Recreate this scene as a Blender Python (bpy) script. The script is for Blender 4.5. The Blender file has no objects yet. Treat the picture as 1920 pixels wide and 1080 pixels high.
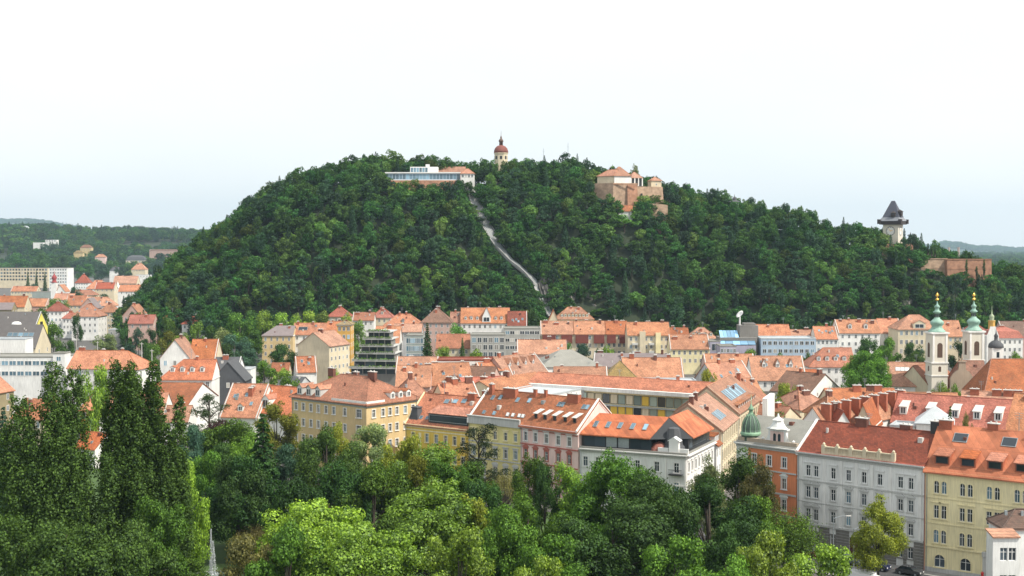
import bpy, bmesh, math, random
import numpy as np
from mathutils import Vector, Matrix
R = math.radians
SC = bpy.context.scene
COL = SC.collection

# ---------------------------------------------------------------- camera
F, CAMH, HOR = 2400.0, 55.0, 460.0          # focal length in photo pixels, eye height, horizon row
PITCH = math.atan((540 - HOR) / F)
cam_d = bpy.data.cameras.new('camera')
cam_d.sensor_width = 36.0
cam_d.lens = F / 1920 * 36.0
cam_d.clip_start = 1.0
cam_d.clip_end = 30000.0
cam = bpy.data.objects.new('camera', cam_d)
COL.objects.link(cam)
cam.location = (0, 0, CAMH)
cam.rotation_euler = (R(90) - PITCH, 0, 0)
SC.camera = cam

# ---------------------------------------------------------------- sky, sun, exposure
SUN_AZ = Vector((0.87, -0.49, 0)).normalized()     # horizontal direction towards the sun
SUN_EL = R(51)
world = bpy.data.worlds.new('World')
SC.world = world
world.use_nodes = True
wn, wl = world.node_tree.nodes, world.node_tree.links
wn.clear()
w_out = wn.new('ShaderNodeOutputWorld')
w_bg = wn.new('ShaderNodeBackground')
w_bg.inputs['Strength'].default_value = 0.1
w_sky = wn.new('ShaderNodeTexSky')
w_sky.sky_type = 'NISHITA'
w_sky.sun_disc = False
w_sky.sun_elevation = SUN_EL
w_sky.sun_rotation = math.atan2(SUN_AZ.x, SUN_AZ.y)
w_sky.dust_density = 3.0
w_mix = wn.new('ShaderNodeMixRGB')            # thin white summer veil over the blue
w_mix.inputs['Fac'].default_value = 0.85
w_tc = wn.new('ShaderNodeTexCoord')
w_map = wn.new('ShaderNodeMapping')
w_map.inputs['Scale'].default_value = (1.0, 1.0, 3.0)
w_noi = wn.new('ShaderNodeTexNoise')
w_noi.inputs['Scale'].default_value = 2.2
w_noi.inputs['Detail'].default_value = 5
w_rmp = wn.new('ShaderNodeValToRGB')
w_rmp.color_ramp.elements[0].position = 0.3
w_rmp.color_ramp.elements[1].position = 0.7
w_rmp.color_ramp.elements[0].color = (9.1, 9.55, 9.65, 1)
w_rmp.color_ramp.elements[1].color = (10.1, 10.3, 10.3, 1)
wl.new(w_tc.outputs['Generated'], w_map.inputs['Vector'])
wl.new(w_map.outputs['Vector'], w_noi.inputs['Vector'])
wl.new(w_noi.outputs['Fac'], w_rmp.inputs['Fac'])
wl.new(w_sky.outputs['Color'], w_mix.inputs['Color1'])
wl.new(w_rmp.outputs['Color'], w_mix.inputs['Color2'])
wl.new(w_mix.outputs['Color'], w_bg.inputs['Color'])
wl.new(w_bg.outputs['Background'], w_out.inputs['Surface'])

sun_d = bpy.data.lights.new('sun', 'SUN')
sun_d.energy = 4.5
sun_d.angle = R(0.6)
sun_d.color = (1.0, 0.94, 0.83)
sun = bpy.data.objects.new('sun', sun_d)
COL.objects.link(sun)
sdir = Vector((SUN_AZ.x * math.cos(SUN_EL), SUN_AZ.y * math.cos(SUN_EL), math.sin(SUN_EL)))
sun.rotation_euler = sdir.to_track_quat('Z', 'Y').to_euler()
sun.location = (300, -100, 400)

SC.view_settings.view_transform = 'Standard'
SC.view_settings.look = 'None'
SC.view_settings.exposure = 0.32
SC.view_settings.gamma = 1.0
SC.view_settings.use_curve_mapping = False
SC.cycles.max_bounces = 6
SC.cycles.diffuse_bounces = 2
SC.cycles.transmission_bounces = 4
SC.cycles.transparent_max_bounces = 4
SC.cycles.volume_bounces = 0
SC.cycles.use_denoising = True

# ---------------------------------------------------------------- picture <-> place
_c, _s = math.cos(PITCH), math.sin(PITCH)
def ray(px, py):
    u, v = (px - 960) / F, (540 - py) / F
    d = Vector((u, _c + v * _s, -_s + v * _c))
    return d / d.y
def P(px, py, Y):
    d = ray(px, py); return Vector((d.x * Y, Y, CAMH + d.z * Y))
def PZ(px, py, z):
    d = ray(px, py); t = (z - CAMH) / d.z
    return Vector((d.x * t, t, z))
def PROJ(p):
    x, y, z = p[0], p[1], p[2] - CAMH
    f = y * _c - z * _s; u = y * _s + z * _c
    return 960 + x / f * F, 540 - u / f * F

# ---------------------------------------------------------------- materials
MATS = {}
def nodes_of(name):
    m = bpy.data.materials.new(name); m.use_nodes = True
    nt = m.node_tree; nt.nodes.clear()
    out = nt.nodes.new('ShaderNodeOutputMaterial')
    return m, nt, out
def add_node(nt, t, **kw):
    n = nt.nodes.new(t)
    for k, v in kw.items():
        if k in n.inputs: n.inputs[k].default_value = v
        else: setattr(n, k, v)
    return n
def c4(c, k=1.0): return (c[0] * k, c[1] * k, c[2] * k, 1)

def surf(name, col, var=0.18, scale=0.35, rough=0.85, fine=6.0, bump=0.0, metal=0.0, streak=0.0):
    """plain matt surface with blotches and fine grain"""
    if name in MATS: return MATS[name]
    m, nt, out = nodes_of(name); L = nt.links.new
    b = add_node(nt, 'ShaderNodeBsdfPrincipled', Roughness=rough, Metallic=metal)
    tc = nt.nodes.new('ShaderNodeTexCoord')
    n1 = add_node(nt, 'ShaderNodeTexNoise', Scale=scale, Detail=5.0)
    n2 = add_node(nt, 'ShaderNodeTexNoise', Scale=fine, Detail=3.0)
    if streak:
        mp = nt.nodes.new('ShaderNodeMapping'); mp.inputs['Scale'].default_value = (1.6, 1.6, 0.12)
        L(tc.outputs['Object'], mp.inputs['Vector']); L(mp.outputs['Vector'], n2.inputs['Vector'])
    else:
        L(tc.outputs['Object'], n2.inputs['Vector'])
    L(tc.outputs['Object'], n1.inputs['Vector'])
    mx = add_node(nt, 'ShaderNodeMath', operation='ADD'); L(n1.outputs['Fac'], mx.inputs[0]); L(n2.outputs['Fac'], mx.inputs[1])
    rp = nt.nodes.new('ShaderNodeValToRGB')
    rp.color_ramp.elements[0].position = 0.33; rp.color_ramp.elements[1].position = 0.67
    rp.color_ramp.elements[0].color = c4(col, 1 - var); rp.color_ramp.elements[1].color = c4(col, 1 + var * 0.6)
    hf = add_node(nt, 'ShaderNodeMath', operation='MULTIPLY'); hf.inputs[1].default_value = 0.5
    L(mx.outputs[0], hf.inputs[0]); L(hf.outputs[0], rp.inputs['Fac'])
    L(rp.outputs['Color'], b.inputs['Base Color'])
    if bump:
        bp = add_node(nt, 'ShaderNodeBump', Strength=bump, Distance=0.1); L(n2.outputs['Fac'], bp.inputs['Height']); L(bp.outputs['Normal'], b.inputs['Normal'])
    L(b.outputs['BSDF'], out.inputs['Surface'])
    MATS[name] = m
    return m

def tiles(name, col, var=0.3, tile=(0.35, 0.28), lichen=0.0, rough=0.8):
    """clay tile roofing: staggered courses, each tile its own shade, weathered patches"""
    if name in MATS: return MATS[name]
    m, nt, out = nodes_of(name); L = nt.links.new
    b = add_node(nt, 'ShaderNodeBsdfPrincipled', Roughness=rough)
    tc = nt.nodes.new('ShaderNodeTexCoord')
    sp = nt.nodes.new('ShaderNodeSeparateXYZ'); L(tc.outputs['Object'], sp.inputs[0])
    ad = add_node(nt, 'ShaderNodeMath', operation='ADD'); L(sp.outputs['X'], ad.inputs[0]); L(sp.outputs['Y'], ad.inputs[1])
    cb = nt.nodes.new('ShaderNodeCombineXYZ'); L(ad.outputs[0], cb.inputs['X']); L(sp.outputs['Z'], cb.inputs['Y'])
    br = nt.nodes.new('ShaderNodeTexBrick')
    br.inputs['Scale'].default_value = 1.0
    br.inputs['Brick Width'].default_value = tile[0]; br.inputs['Row Height'].default_value = tile[1] * 0.75
    br.inputs['Mortar Size'].default_value = 0.018; br.inputs['Mortar Smooth'].default_value = 0.4
    br.inputs['Color1'].default_value = c4(col, 1 - var); br.inputs['Color2'].default_value = c4(col, 1 + var)
    br.inputs['Mortar'].default_value = c4(col, 0.45); br.inputs['Bias'].default_value = 0.0
    L(cb.outputs[0], br.inputs['Vector'])
    n1 = add_node(nt, 'ShaderNodeTexNoise', Scale=0.28, Detail=6.0, Roughness=0.65); L(tc.outputs['Object'], n1.inputs['Vector'])
    n3 = add_node(nt, 'ShaderNodeTexNoise', Scale=1.7, Detail=4.0, Roughness=0.7); L(tc.outputs['Object'], n3.inputs['Vector'])
    oi = nt.nodes.new('ShaderNodeObjectInfo')
    rp = nt.nodes.new('ShaderNodeValToRGB')
    e = rp.color_ramp.elements
    e[0].position = 0.28; e[1].position = 0.74; e[0].color = (0.58, 0.56, 0.56, 1); e[1].color = (1.15, 1.2, 1.25, 1)
    L(n1.outputs['Fac'], rp.inputs['Fac'])
    mu = add_node(nt, 'ShaderNodeMixRGB', blend_type='MULTIPLY', Fac=1.0); L(br.outputs['Color'], mu.inputs['Color1']); L(rp.outputs['Color'], mu.inputs['Color2'])
    rp3 = nt.nodes.new('ShaderNodeValToRGB')
    rp3.color_ramp.elements[0].position = 0.52 - 0.12 * lichen; rp3.color_ramp.elements[1].position = 0.74
    rp3.color_ramp.elements[0].color = (0, 0, 0, 1); rp3.color_ramp.elements[1].color = (0.35 + 0.4 * lichen,) * 3 + (1,)
    L(n3.outputs['Fac'], rp3.inputs['Fac'])
    li = add_node(nt, 'ShaderNodeMixRGB', blend_type='MIX'); L(rp3.outputs['Color'], li.inputs['Fac'])
    L(mu.outputs['Color'], li.inputs['Color1']); li.inputs['Color2'].default_value = (col[0] * 0.42, col[1] * 0.6, col[2] * 0.62, 1)
    hs = nt.nodes.new('ShaderNodeHueSaturation'); L(li.outputs['Color'], hs.inputs['Color'])
    mr = add_node(nt, 'ShaderNodeMapRange'); mr.inputs['To Min'].default_value = 0.74; mr.inputs['To Max'].default_value = 1.12
    L(oi.outputs['Random'], mr.inputs['Value']); L(mr.outputs[0], hs.inputs['Value'])
    ml = add_node(nt, 'ShaderNodeMath', operation='MULTIPLY'); ml.inputs[1].default_value = 13.7; L(oi.outputs['Random'], ml.inputs[0])
    fr = add_node(nt, 'ShaderNodeMath', operation='FRACT'); L(ml.outputs[0], fr.inputs[0])
    ms = add_node(nt, 'ShaderNodeMapRange'); ms.inputs['To Min'].default_value = 0.84; ms.inputs['To Max'].default_value = 1.12; L(fr.outputs[0], ms.inputs['Value']); L(ms.outputs[0], hs.inputs['Saturation'])
    L(hs.outputs['Color'], b.inputs['Base Color'])
    bp = add_node(nt, 'ShaderNodeBump', Strength=0.6, Distance=0.05); L(br.outputs['Fac'], bp.inputs['Height']); bp.invert = True
    L(bp.outputs['Normal'], b.inputs['Normal'])
    L(b.outputs['BSDF'], out.inputs['Surface'])
    MATS[name] = m
    return m

def glass(name, col=(0.03, 0.04, 0.05), rough=0.08, spec=0.6):
    """window pane: dark room behind glass, each pane a little different"""
    if name in MATS: return MATS[name]
    m, nt, out = nodes_of(name); L = nt.links.new
    b = add_node(nt, 'ShaderNodeBsdfPrincipled', Roughness=rough)
    b.inputs['Specular IOR Level'].default_value = spec
    oi = nt.nodes.new('ShaderNodeObjectInfo')
    rp = nt.nodes.new('ShaderNodeValToRGB'); e = rp.color_ramp.elements
    e[0].position = 0.0; e[0].color = c4(col, 0.6)
    e[1].position = 1.0; e[1].color = c4(col, 2.6)
    k = rp.color_ramp.elements.new(0.8); k.color = c4(col, 1.4)
    L(oi.outputs['Random'], rp.inputs['Fac']); L(rp.outputs['Color'], b.inputs['Base Color'])
    L(b.outputs['BSDF'], out.inputs['Surface'])
    MATS[name] = m
    return m

def leaves(name, col, var=0.45, trans=0.3, hue=0.03, sheen=0.012, vr=(0.66, 1.45)):
    """foliage: each leaf its own shade, each tree its own tone, light shining through"""
    if name in MATS: return MATS[name]
    m, nt, out = nodes_of(name); L = nt.links.new
    ge = nt.nodes.new('ShaderNodeNewGeometry'); oi = nt.nodes.new('ShaderNodeObjectInfo')
    tc = nt.nodes.new('ShaderNodeTexCoord')
    no = add_node(nt, 'ShaderNodeTexNoise', Scale=0.45, Detail=3.0); L(tc.outputs['Object'], no.inputs['Vector'])
    a = add_node(nt, 'ShaderNodeMath', operation='ADD'); L(ge.outputs['Random Per Island'], a.inputs[0]); L(no.outputs['Fac'], a.inputs[1])
    h = add_node(nt, 'ShaderNodeMath', operation='MULTIPLY'); h.inputs[1].default_value = 0.5; L(a.outputs[0], h.inputs[0])
    rp = nt.nodes.new('ShaderNodeValToRGB'); e = rp.color_ramp.elements
    e[0].position = 0.2; e[1].position = 0.8
    e[0].color = (col[0] * (1 - var), col[1] * (1 - var * 0.9), col[2] * (1 - var * 0.6), 1)
    e[1].color = (col[0] * (1 + var * 1.25), col[1] * (1 + var), col[2] * (1 + var * 0.5), 1)
    L(h.outputs[0], rp.inputs['Fac'])
    hs = nt.nodes.new('ShaderNodeHueSaturation'); L(rp.outputs['Color'], hs.inputs['Color'])
    m1 = add_node(nt, 'ShaderNodeMapRange'); m1.inputs['To Min'].default_value = 0.5 - hue; m1.inputs['To Max'].default_value = 0.5 + hue
    L(oi.outputs['Random'], m1.inputs['Value']); L(m1.outputs[0], hs.inputs['Hue'])
    mlt = add_node(nt, 'ShaderNodeMath', operation='MULTIPLY'); mlt.inputs[1].default_value = 7.31; L(oi.outputs['Random'], mlt.inputs[0])
    fr = add_node(nt, 'ShaderNodeMath', operation='FRACT'); L(mlt.outputs[0], fr.inputs[0])
    m2 = add_node(nt, 'ShaderNodeMapRange'); m2.inputs['To Min'].default_value = vr[0]; m2.inputs['To Max'].default_value = vr[1]
    L(fr.outputs[0], m2.inputs['Value']); L(m2.outputs[0], hs.inputs['Value'])
    df = nt.nodes.new('ShaderNodeBsdfDiffuse'); L(hs.outputs['Color'], df.inputs['Color'])
    tr = nt.nodes.new('ShaderNodeBsdfTranslucent')
    tcl = add_node(nt, 'ShaderNodeMixRGB', blend_type='MULTIPLY', Fac=1.0); tcl.inputs['Color2'].default_value = (1.5, 1.5, 0.55, 1)
    L(hs.outputs['Color'], tcl.inputs['Color1']); L(tcl.outputs['Color'], tr.inputs['Color'])
    mx = add_node(nt, 'ShaderNodeMixShader', Fac=trans); L(df.outputs[0], mx.inputs[1]); L(tr.outputs[0], mx.inputs[2])
    gl = add_node(nt, 'ShaderNodeBsdfGlossy', Roughness=0.6); gl.inputs['Color'].default_value = (0.9, 0.95, 1, 1)
    mg = add_node(nt, 'ShaderNodeMixShader', Fac=sheen); L(mx.outputs[0], mg.inputs[1]); L(gl.outputs[0], mg.inputs[2])
    L(mg.outputs[0], out.inputs['Surface'])
    MATS[name] = m
    return m

# ---------------------------------------------------------------- mesh helpers
class MB:
    """collects faces; build() links them as one mesh object"""
    def __init__(s): s.v = []; s.f = []; s.m = []
    def quad(s, a, b, c, d, mi=0):
        n = len(s.v); s.v += [tuple(a), tuple(b), tuple(c), tuple(d)]; s.f.append((n, n + 1, n + 2, n + 3)); s.m.append(mi)
    def poly(s, pts, mi=0):
        n = len(s.v); s.v += [tuple(p) for p in pts]; s.f.append(tuple(range(n, n + len(pts)))); s.m.append(mi)
    def box(s, x0, x1, y0, y1, z0, z1, mi=0):
        n = len(s.v)
        s.v += [(x0, y0, z0), (x1, y0, z0), (x1, y1, z0), (x0, y1, z0), (x0, y0, z1), (x1, y0, z1), (x1, y1, z1), (x0, y1, z1)]
        for q in ((3, 2, 1, 0), (4, 5, 6, 7), (0, 1, 5, 4), (1, 2, 6, 5), (2, 3, 7, 6), (3, 0, 4, 7)):
            s.f.append(tuple(n + i for i in q)); s.m.append(mi)
        return s
    def slab(s, polys, t, mi=0, mside=None):
        """top polygons with thickness t straight down, closed at the rim"""
        mside = mi if mside is None else mside
        cnt = {}
        key = lambda p: (round(p[0], 3), round(p[1], 3), round(p[2], 3))
        for q in polys:
            for i in range(len(q)):
                a, b = key(q[i]), key(q[(i + 1) % len(q)])
                cnt[(a, b)] = cnt.get((a, b), 0) + 1
        for q in polys:
            s.poly(q, mi); s.poly([(p[0], p[1], p[2] - t) for p in reversed(q)], mside)
            for i in range(len(q)):
                p, r = q[i], q[(i + 1) % len(q)]
                if (key(r), key(p)) not in cnt:
                    s.quad((p[0], p[1], p[2] - t), (r[0], r[1], r[2] - t), r, p, mside)
    def lathe(s, prof, n=12, cx=0, cy=0, mi=0, rot=0.0, cap=True):
        rings = []
        for r, z in prof:
            k = len(s.v)
            s.v += [(cx + r * math.cos(rot + 2 * math.pi * i / n), cy + r * math.sin(rot + 2 * math.pi * i / n), z) for i in range(n)]
            rings.append(k)
        for a, b in zip(rings, rings[1:]):
            for i in range(n):
                j = (i + 1) % n
                s.f.append((a + i, a + j, b + j, b + i)); s.m.append(mi)
        if cap:
            s.f.append(tuple(rings[0] + i for i in reversed(range(n)))); s.m.append(mi)
            s.f.append(tuple(rings[-1] + i for i in range(n))); s.m.append(mi)
    def tube(s, pts, radii, n=6, mi=0):
        pts = [Vector(p) for p in pts]
        rings = []
        for i, p in enumerate(pts):
            d = (pts[min(i + 1, len(pts) - 1)] - pts[max(i - 1, 0)]).normalized()
            u = d.cross(Vector((0.13, 0.97, 0.21))).normalized(); w = d.cross(u)
            k = len(s.v); r = radii[i] if not isinstance(radii, (int, float)) else radii
            s.v += [tuple(p + (u * math.cos(2 * math.pi * j / n) + w * math.sin(2 * math.pi * j / n)) * r) for j in range(n)]
            rings.append(k)
        for a, b in zip(rings, rings[1:]):
            for i in range(n):
                j = (i + 1) % n
                s.f.append((a + i, a + j, b + j, b + i)); s.m.append(mi)
        s.f.append(tuple(rings[0] + i for i in range(n))); s.m.append(mi)
        s.f.append(tuple(rings[-1] + i for i in range(n))); s.m.append(mi)
    def mesh(s, name, mats, smooth=False):
        me = bpy.data.meshes.new(name)
        me.from_pydata(s.v, [], s.f)
        for m in mats: me.materials.append(m)
        if len(mats) > 1: me.polygons.foreach_set('material_index', s.m)
        if smooth: me.polygons.foreach_set('use_smooth', [True] * len(s.f))
        return me
    def build(s, name, mats, parent=None, smooth=False, loc=None, rz=0.0):
        if not isinstance(mats, (list, tuple)): mats = [mats]
        return link(name, s.mesh(name, mats, smooth), parent, loc, rz)

def link(name, me, parent=None, loc=None, rz=0.0):
    o = bpy.data.objects.new(name, me); COL.objects.link(o)
    if parent is not None: o.parent = parent
    if loc is not None: o.location = loc
    if rz: o.rotation_euler = (0, 0, rz)
    return o
def tag(o, label=None, cat=None, group=None, kind=None):
    if label: o['label'] = label
    if cat: o['category'] = cat
    if group: o['group'] = group
    if kind: o['kind'] = kind
    return o
def thing(name, label, cat, loc, rz=0.0, group=None):
    return tag(link(name, None, None, loc, rz), label, cat, group)
# ---------------------------------------------------------------- leaf colours
LEAF = {
 'hill':   leaves('foliage_hill', (0.049, 0.118, 0.036), 0.6, 0.25, 0.025, 0.0),
 'hill2':  leaves('foliage_hill_light', (0.088, 0.175, 0.034), 0.5, 0.28, 0.02, 0.015),
 'hilld':  leaves('foliage_hill_dark', (0.030, 0.076, 0.036), 0.5, 0.2, 0.02, 0.015),
 'hillo':  leaves('foliage_hill_olive', (0.070, 0.110, 0.034), 0.5, 0.25, 0.02, 0.0),
 'bright': leaves('foliage_bright', (0.158, 0.262, 0.024), 0.75, 0.24, 0.015, 0.03),
 'mid':    leaves('foliage_mid', (0.078, 0.160, 0.022), 0.75, 0.2, 0.015),
 'dark':   leaves('foliage_dark', (0.036, 0.084, 0.020), 0.7, 0.18, 0.015),
 'poplar': leaves('foliage_poplar', (0.058, 0.112, 0.024), 0.75, 0.22, 0.0, 0.01, (0.95, 1.05)),
 'yellow': leaves('foliage_yellow', (0.165, 0.195, 0.026), 0.55, 0.26, 0.015),
 'olive':  leaves('foliage_olive', (0.130, 0.130, 0.046), 0.5, 0.3, 0.015),
 'pale':   leaves('foliage_pale', (0.150, 0.195, 0.085), 0.6, 0.3, 0.015),
 'blue':   leaves('foliage_blue', (0.042, 0.095, 0.060), 0.45, 0.2, 0.015),
 'pine':   leaves('foliage_pine', (0.036, 0.060, 0.022), 0.5, 0.15, 0.01),
 'purple': leaves('foliage_purple', (0.050, 0.022, 0.026), 0.5, 0.25, 0.01),
 'far':    leaves('foliage_far', (0.040, 0.085, 0.032), 0.5, 0.2, 0.03),
}
BARK = surf('bark', (0.050, 0.040, 0.030), 0.35, 1.2, 0.95, 9.0, 0.4)
RNG = np.random.default_rng(7)

# ---------------------------------------------------------------- crowns
def leaf_mesh(name, pos, nrm, size, aspect, mat, rng, jit=0.5):
    n = len(pos)
    nr = nrm + rng.normal(0, jit, (n, 3)); nr /= np.linalg.norm(nr, axis=1, keepdims=True) + 1e-9
    t = rng.normal(0, 1, (n, 3)); t -= nr * (t * nr).sum(1, keepdims=True); t /= np.linalg.norm(t, axis=1, keepdims=True) + 1e-9
    b = np.cross(nr, t)
    sz = (size * rng.uniform(0.6, 1.35, n))[:, None] if np.isscalar(size) else size[:, None]
    bend = nr * sz * 0.16
    V = np.empty((n, 4, 3))
    V[:, 0] = pos - t * sz * 0.5; V[:, 1] = pos + b * sz * 0.5 * aspect + bend - t * sz * 0.06
    V[:, 2] = pos + t * sz * 0.5; V[:, 3] = pos - b * sz * 0.5 * aspect + bend - t * sz * 0.06
    me = bpy.data.meshes.new(name)
    me.vertices.add(n * 4); me.vertices.foreach_set('co', V.reshape(-1))
    me.loops.add(n * 4); me.loops.foreach_set('vertex_index', np.arange(n * 4, dtype=np.int32))
    me.polygons.add(n); me.polygons.foreach_set('loop_start', np.arange(0, n * 4, 4, dtype=np.int32))
    me.polygons.foreach_set('loop_total', np.full(n, 4, dtype=np.int32))
    me.materials.append(mat); me.update(calc_edges=True)
    return me

def clump_points(cs, rs, per, rng, flat=0.8, up=0.25, inner=0.72):
    out, nrm = [], []
    for c, r in zip(cs, rs):
        k = max(8, int(per * r * r))
        d = rng.normal(0, 1, (k, 3)); d[:, 2] += up; d /= np.linalg.norm(d, axis=1, keepdims=True)
        rad = r * rng.uniform(inner, 1.08, k)[:, None] * (1 + 0.18 * np.sin(d[:, :1] * 5 + c[0]) * np.cos(d[:, 1:2] * 4 + c[1]))
        p = d * rad; p[:, 2] *= flat
        out.append(p + c); nrm.append(d)
    return np.concatenate(out), np.concatenate(nrm)

def trunk_mesh(name, h, r, limbs, n=7):
    mb = MB()
    mb.tube([(0, 0, -0.4), (0.05 * r, 0, h * 0.12), (0.15 * r, 0.1 * r, h * 0.45), (0.1 * r, 0.2 * r, h)], [r * 1.35, r, r * 0.72, r * 0.25], n)
    for (z, e, rr) in limbs:
        m = Vector((e[0] * 0.45, e[1] * 0.45, z + (e[2] - z) * 0.62))
        mb.tube([(0, 0, z), m, e], [rr, rr * 0.65, rr * 0.22], 5)
    return mb.mesh(name, [BARK], True)

def broad_tree(name, h, r, base, seed, leaf=0.34, per=60, nl=9, nc=60, flat=0.8, egg=0.0, cr=0.27, gaps=0.0, out=0.58, tight=0.34, core=0):
    """broadleaf tree: lobes carrying leaf clumps; returns (crown mesh, trunk mesh)"""
    rng = np.random.default_rng(seed)
    cz, rz = (h + base) / 2, (h - base) / 2
    cs, rs, lobes = [], [], []
    qs = rng.permutation(nl)
    for i in range(nl):
        a = 2 * math.pi * (i / nl * 2.618) + rng.uniform(-.4, .4); q = -0.86 + 1.66 * (qs[i] + rng.uniform(0.2, 0.8)) / nl
        w = (math.sqrt(max(0.05, 1 - q * q)) if q > 0 else 1 - 0.22 * q * q) * (1 - egg * q)
        lobes.append(np.array([math.cos(a) * w * r * out, math.sin(a) * w * r * out, cz + q * rz * 0.74]))
    lobes.append(np.array([rng.uniform(-.15, .15) * r, rng.uniform(-.15, .15) * r, cz + rz * 0.62]))
    for i in range(nc):
        l = lobes[i % len(lobes)]
        d = rng.normal(0, 1, 3); d /= np.linalg.norm(d)
        c = l + d * np.array([r, r, rz]) * tight * rng.uniform(0.35, 1.0)
        e = ((c[0] / r) ** 2 + (c[1] / r) ** 2 + ((c[2] - cz) / rz) ** 2) ** 0.5
        if c[2] < cz: e = ((c[0] / r) ** 2 + (c[1] / r) ** 2) ** 0.5
        if e > 0.92: c = np.array([c[0] / e * 0.9, c[1] / e * 0.9, cz + (c[2] - cz) / e * 0.9])
        if rng.random() < gaps: continue
        cs.append(c); rs.append(r * cr * rng.uniform(0.65, 1.25))
    pos, nrm = clump_points(cs, rs, per, rng, flat)
    # loose sprays that break the outline
    k = len(pos) // 9
    idx = rng.integers(0, len(pos), k)
    ext = pos[idx] + nrm[idx] * rng.uniform(0.1, 0.5, (k, 1)) * r * 0.16
    pos = np.concatenate([pos, ext]); nrm = np.concatenate([nrm, nrm[idx]])
    keep = pos[:, 2] > base * 0.4
    pos, nrm = pos[keep], nrm[keep]; sizes = leaf * rng.uniform(0.6, 1.35, len(pos))
    if core:      # coarse inner foliage that keeps the inside of the crown dark
        kc = core * len(lobes); li = rng.integers(0, len(lobes), kc); d = rng.normal(0, 1, (kc, 3)); d /= np.linalg.norm(d, axis=1, keepdims=True)
        cp = np.array(lobes)[li] * np.array([0.75, 0.75, 0.98]) + d * np.array([r, r, rz]) * 0.19 * rng.uniform(0.2, 1.0, (kc, 1)); cp[:, 2] = np.minimum(cp[:, 2], h - 1.2)
        pos = np.concatenate([pos, cp]); nrm = np.concatenate([nrm, d]); sizes = np.concatenate([sizes, rng.uniform(0.7, 1.2, kc) * r * 0.085])
    crown = leaf_mesh(name + '_crown', pos, nrm, sizes, 0.7, LEAF['mid'], rng, 0.38)
    limbs = [(h * rng.uniform(0.2, 0.42), tuple(l * np.array([0.8, 0.8, 0.97])), r * 0.02) for l in lobes]
    return crown, trunk_mesh(name + '_trunk', h * 0.8, r * 0.045, limbs)

def poplar_tree(name, spires, seed, leaf=0.3, per=70, base=3.0, cap=60000):
    """columnar poplar of several upright spires (x, y, height, radius)"""
    rng = np.random.default_rng(seed)
    cs, rs, limbs = [], [], []
    for (x, y, h, r) in spires:
        limbs.append((h * 0.10, (x, y, h * 0.9), 0.22))
        z = base
        while z < h - 0.4:
            t = (z - base) / (h - base)
            prof = r * min(1.0, 0.6 + 1.2 * t) * (1 - (max(0, t - 0.45) / 0.55) ** 2.4 * 0.68)
            k = min(8, max(3, int(2 + prof * 3.4)))
            for i in range(k):
                a = rng.uniform(0, 2 * math.pi); q = prof * rng.uniform(0.35, 1.05) if prof > 0.7 else prof * 0.3
                cs.append(np.array([x * (0.75 + 0.25 * t) + math.cos(a) * q, y * (0.75 + 0.25 * t) + math.sin(a) * q, z + rng.uniform(-.5, .5)]))
                rs.append(max(0.5, prof * rng.uniform(0.3, 0.46)))
            z += max(0.55, prof * 0.5)
    pos, nrm = clump_points(cs, rs, per, rng, flat=1.6, up=0.45, inner=0.45)
    hi = pos[:, 2] > 0.48 * max(s[2] for s in spires); lo = np.nonzero(~hi)[0]; lo = lo[rng.permutation(len(lo))[:cap]]; ix = np.concatenate([np.nonzero(hi)[0], lo]); pos, nrm = pos[ix], nrm[ix]
    crown = leaf_mesh(name + '_crown', pos, nrm, leaf, 0.75, LEAF['poplar'], rng)
    hm = max(s[2] for s in spires)
    return crown, trunk_mesh(name + '_trunk', hm * 0.85, 0.55, limbs)

def conifer_tree(name, h, r, seed, leaf=0.4, n=9000, base=0.06):
    rng = np.random.default_rng(seed)
    pos, nrm, limbs = [], [], []
    lv = int(h * 1.5)
    for i in range(lv):
        t = i / lv; z = h * (base + (1 - base) * t); rr = r * (1 - t) ** 0.85 + 0.15
        nb = max(4, int(9 * (1 - t) + 4))
        for j in range(nb):
            a = 2 * math.pi * (j + rng.uniform(-.3, .3)) / nb + i * 0.7; L = rr * rng.uniform(0.75, 1.12)
            k = max(4, int(n / (lv * nb) * (L / (r * 0.55))))
            q = rng.uniform(0.1, 1, k) ** 0.7
            side = rng.normal(0, 0.16, k) * L * (1.1 - q * 0.5)
            x = math.cos(a) * q * L - math.sin(a) * side; y = math.sin(a) * q * L + math.cos(a) * side
            zz = z - q * q * L * 0.38 + rng.normal(0, 0.08, k) - np.abs(side) * 0.25
            pos.append(np.stack([x, y, zz], 1)); nrm.append(np.stack([np.cos(a) * 0.5 * np.ones(k), np.sin(a) * 0.5 * np.ones(k), np.ones(k)], 1))
    pos = np.concatenate(pos); nrm = np.concatenate(nrm)
    return leaf_mesh(name + '_crown', pos, nrm, leaf, 0.45, LEAF['dark'], rng, 0.45), trunk_mesh(name + '_trunk', h * 0.95, r * 0.07 + 0.05, [])

def pine_tree(name, h, r, seed, leaf=0.3, per=110):
    rng = np.random.default_rng(seed)
    cs, rs, limbs = [], [], []
    for i in range(11):
        t = i / 10; a = i * 2.4 + rng.uniform(-.4, .4); z = h * (0.42 + 0.55 * t); L = r * (1.0 - 0.6 * t) * rng.uniform(0.6, 1.1)
        e = np.array([math.cos(a) * L, math.sin(a) * L, z])
        limbs.append((z - h * 0.12, tuple(e), 0.14))
        for q in (0.45, 0.75, 1.0):
            for k in range(2):
                cs.append(e * np.array([q, q, 1]) + rng.normal(0, 0.35, 3)); rs.append(r * 0.17 * rng.uniform(0.7, 1.3))
    pos, nrm = clump_points(cs, rs, per, rng, flat=0.6, up=0.6)
    return leaf_mesh(name + '_crown', pos, nrm, leaf, 0.4, LEAF['pine'], rng), trunk_mesh(name + '_trunk', h * 0.93, 0.32, limbs)

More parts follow.
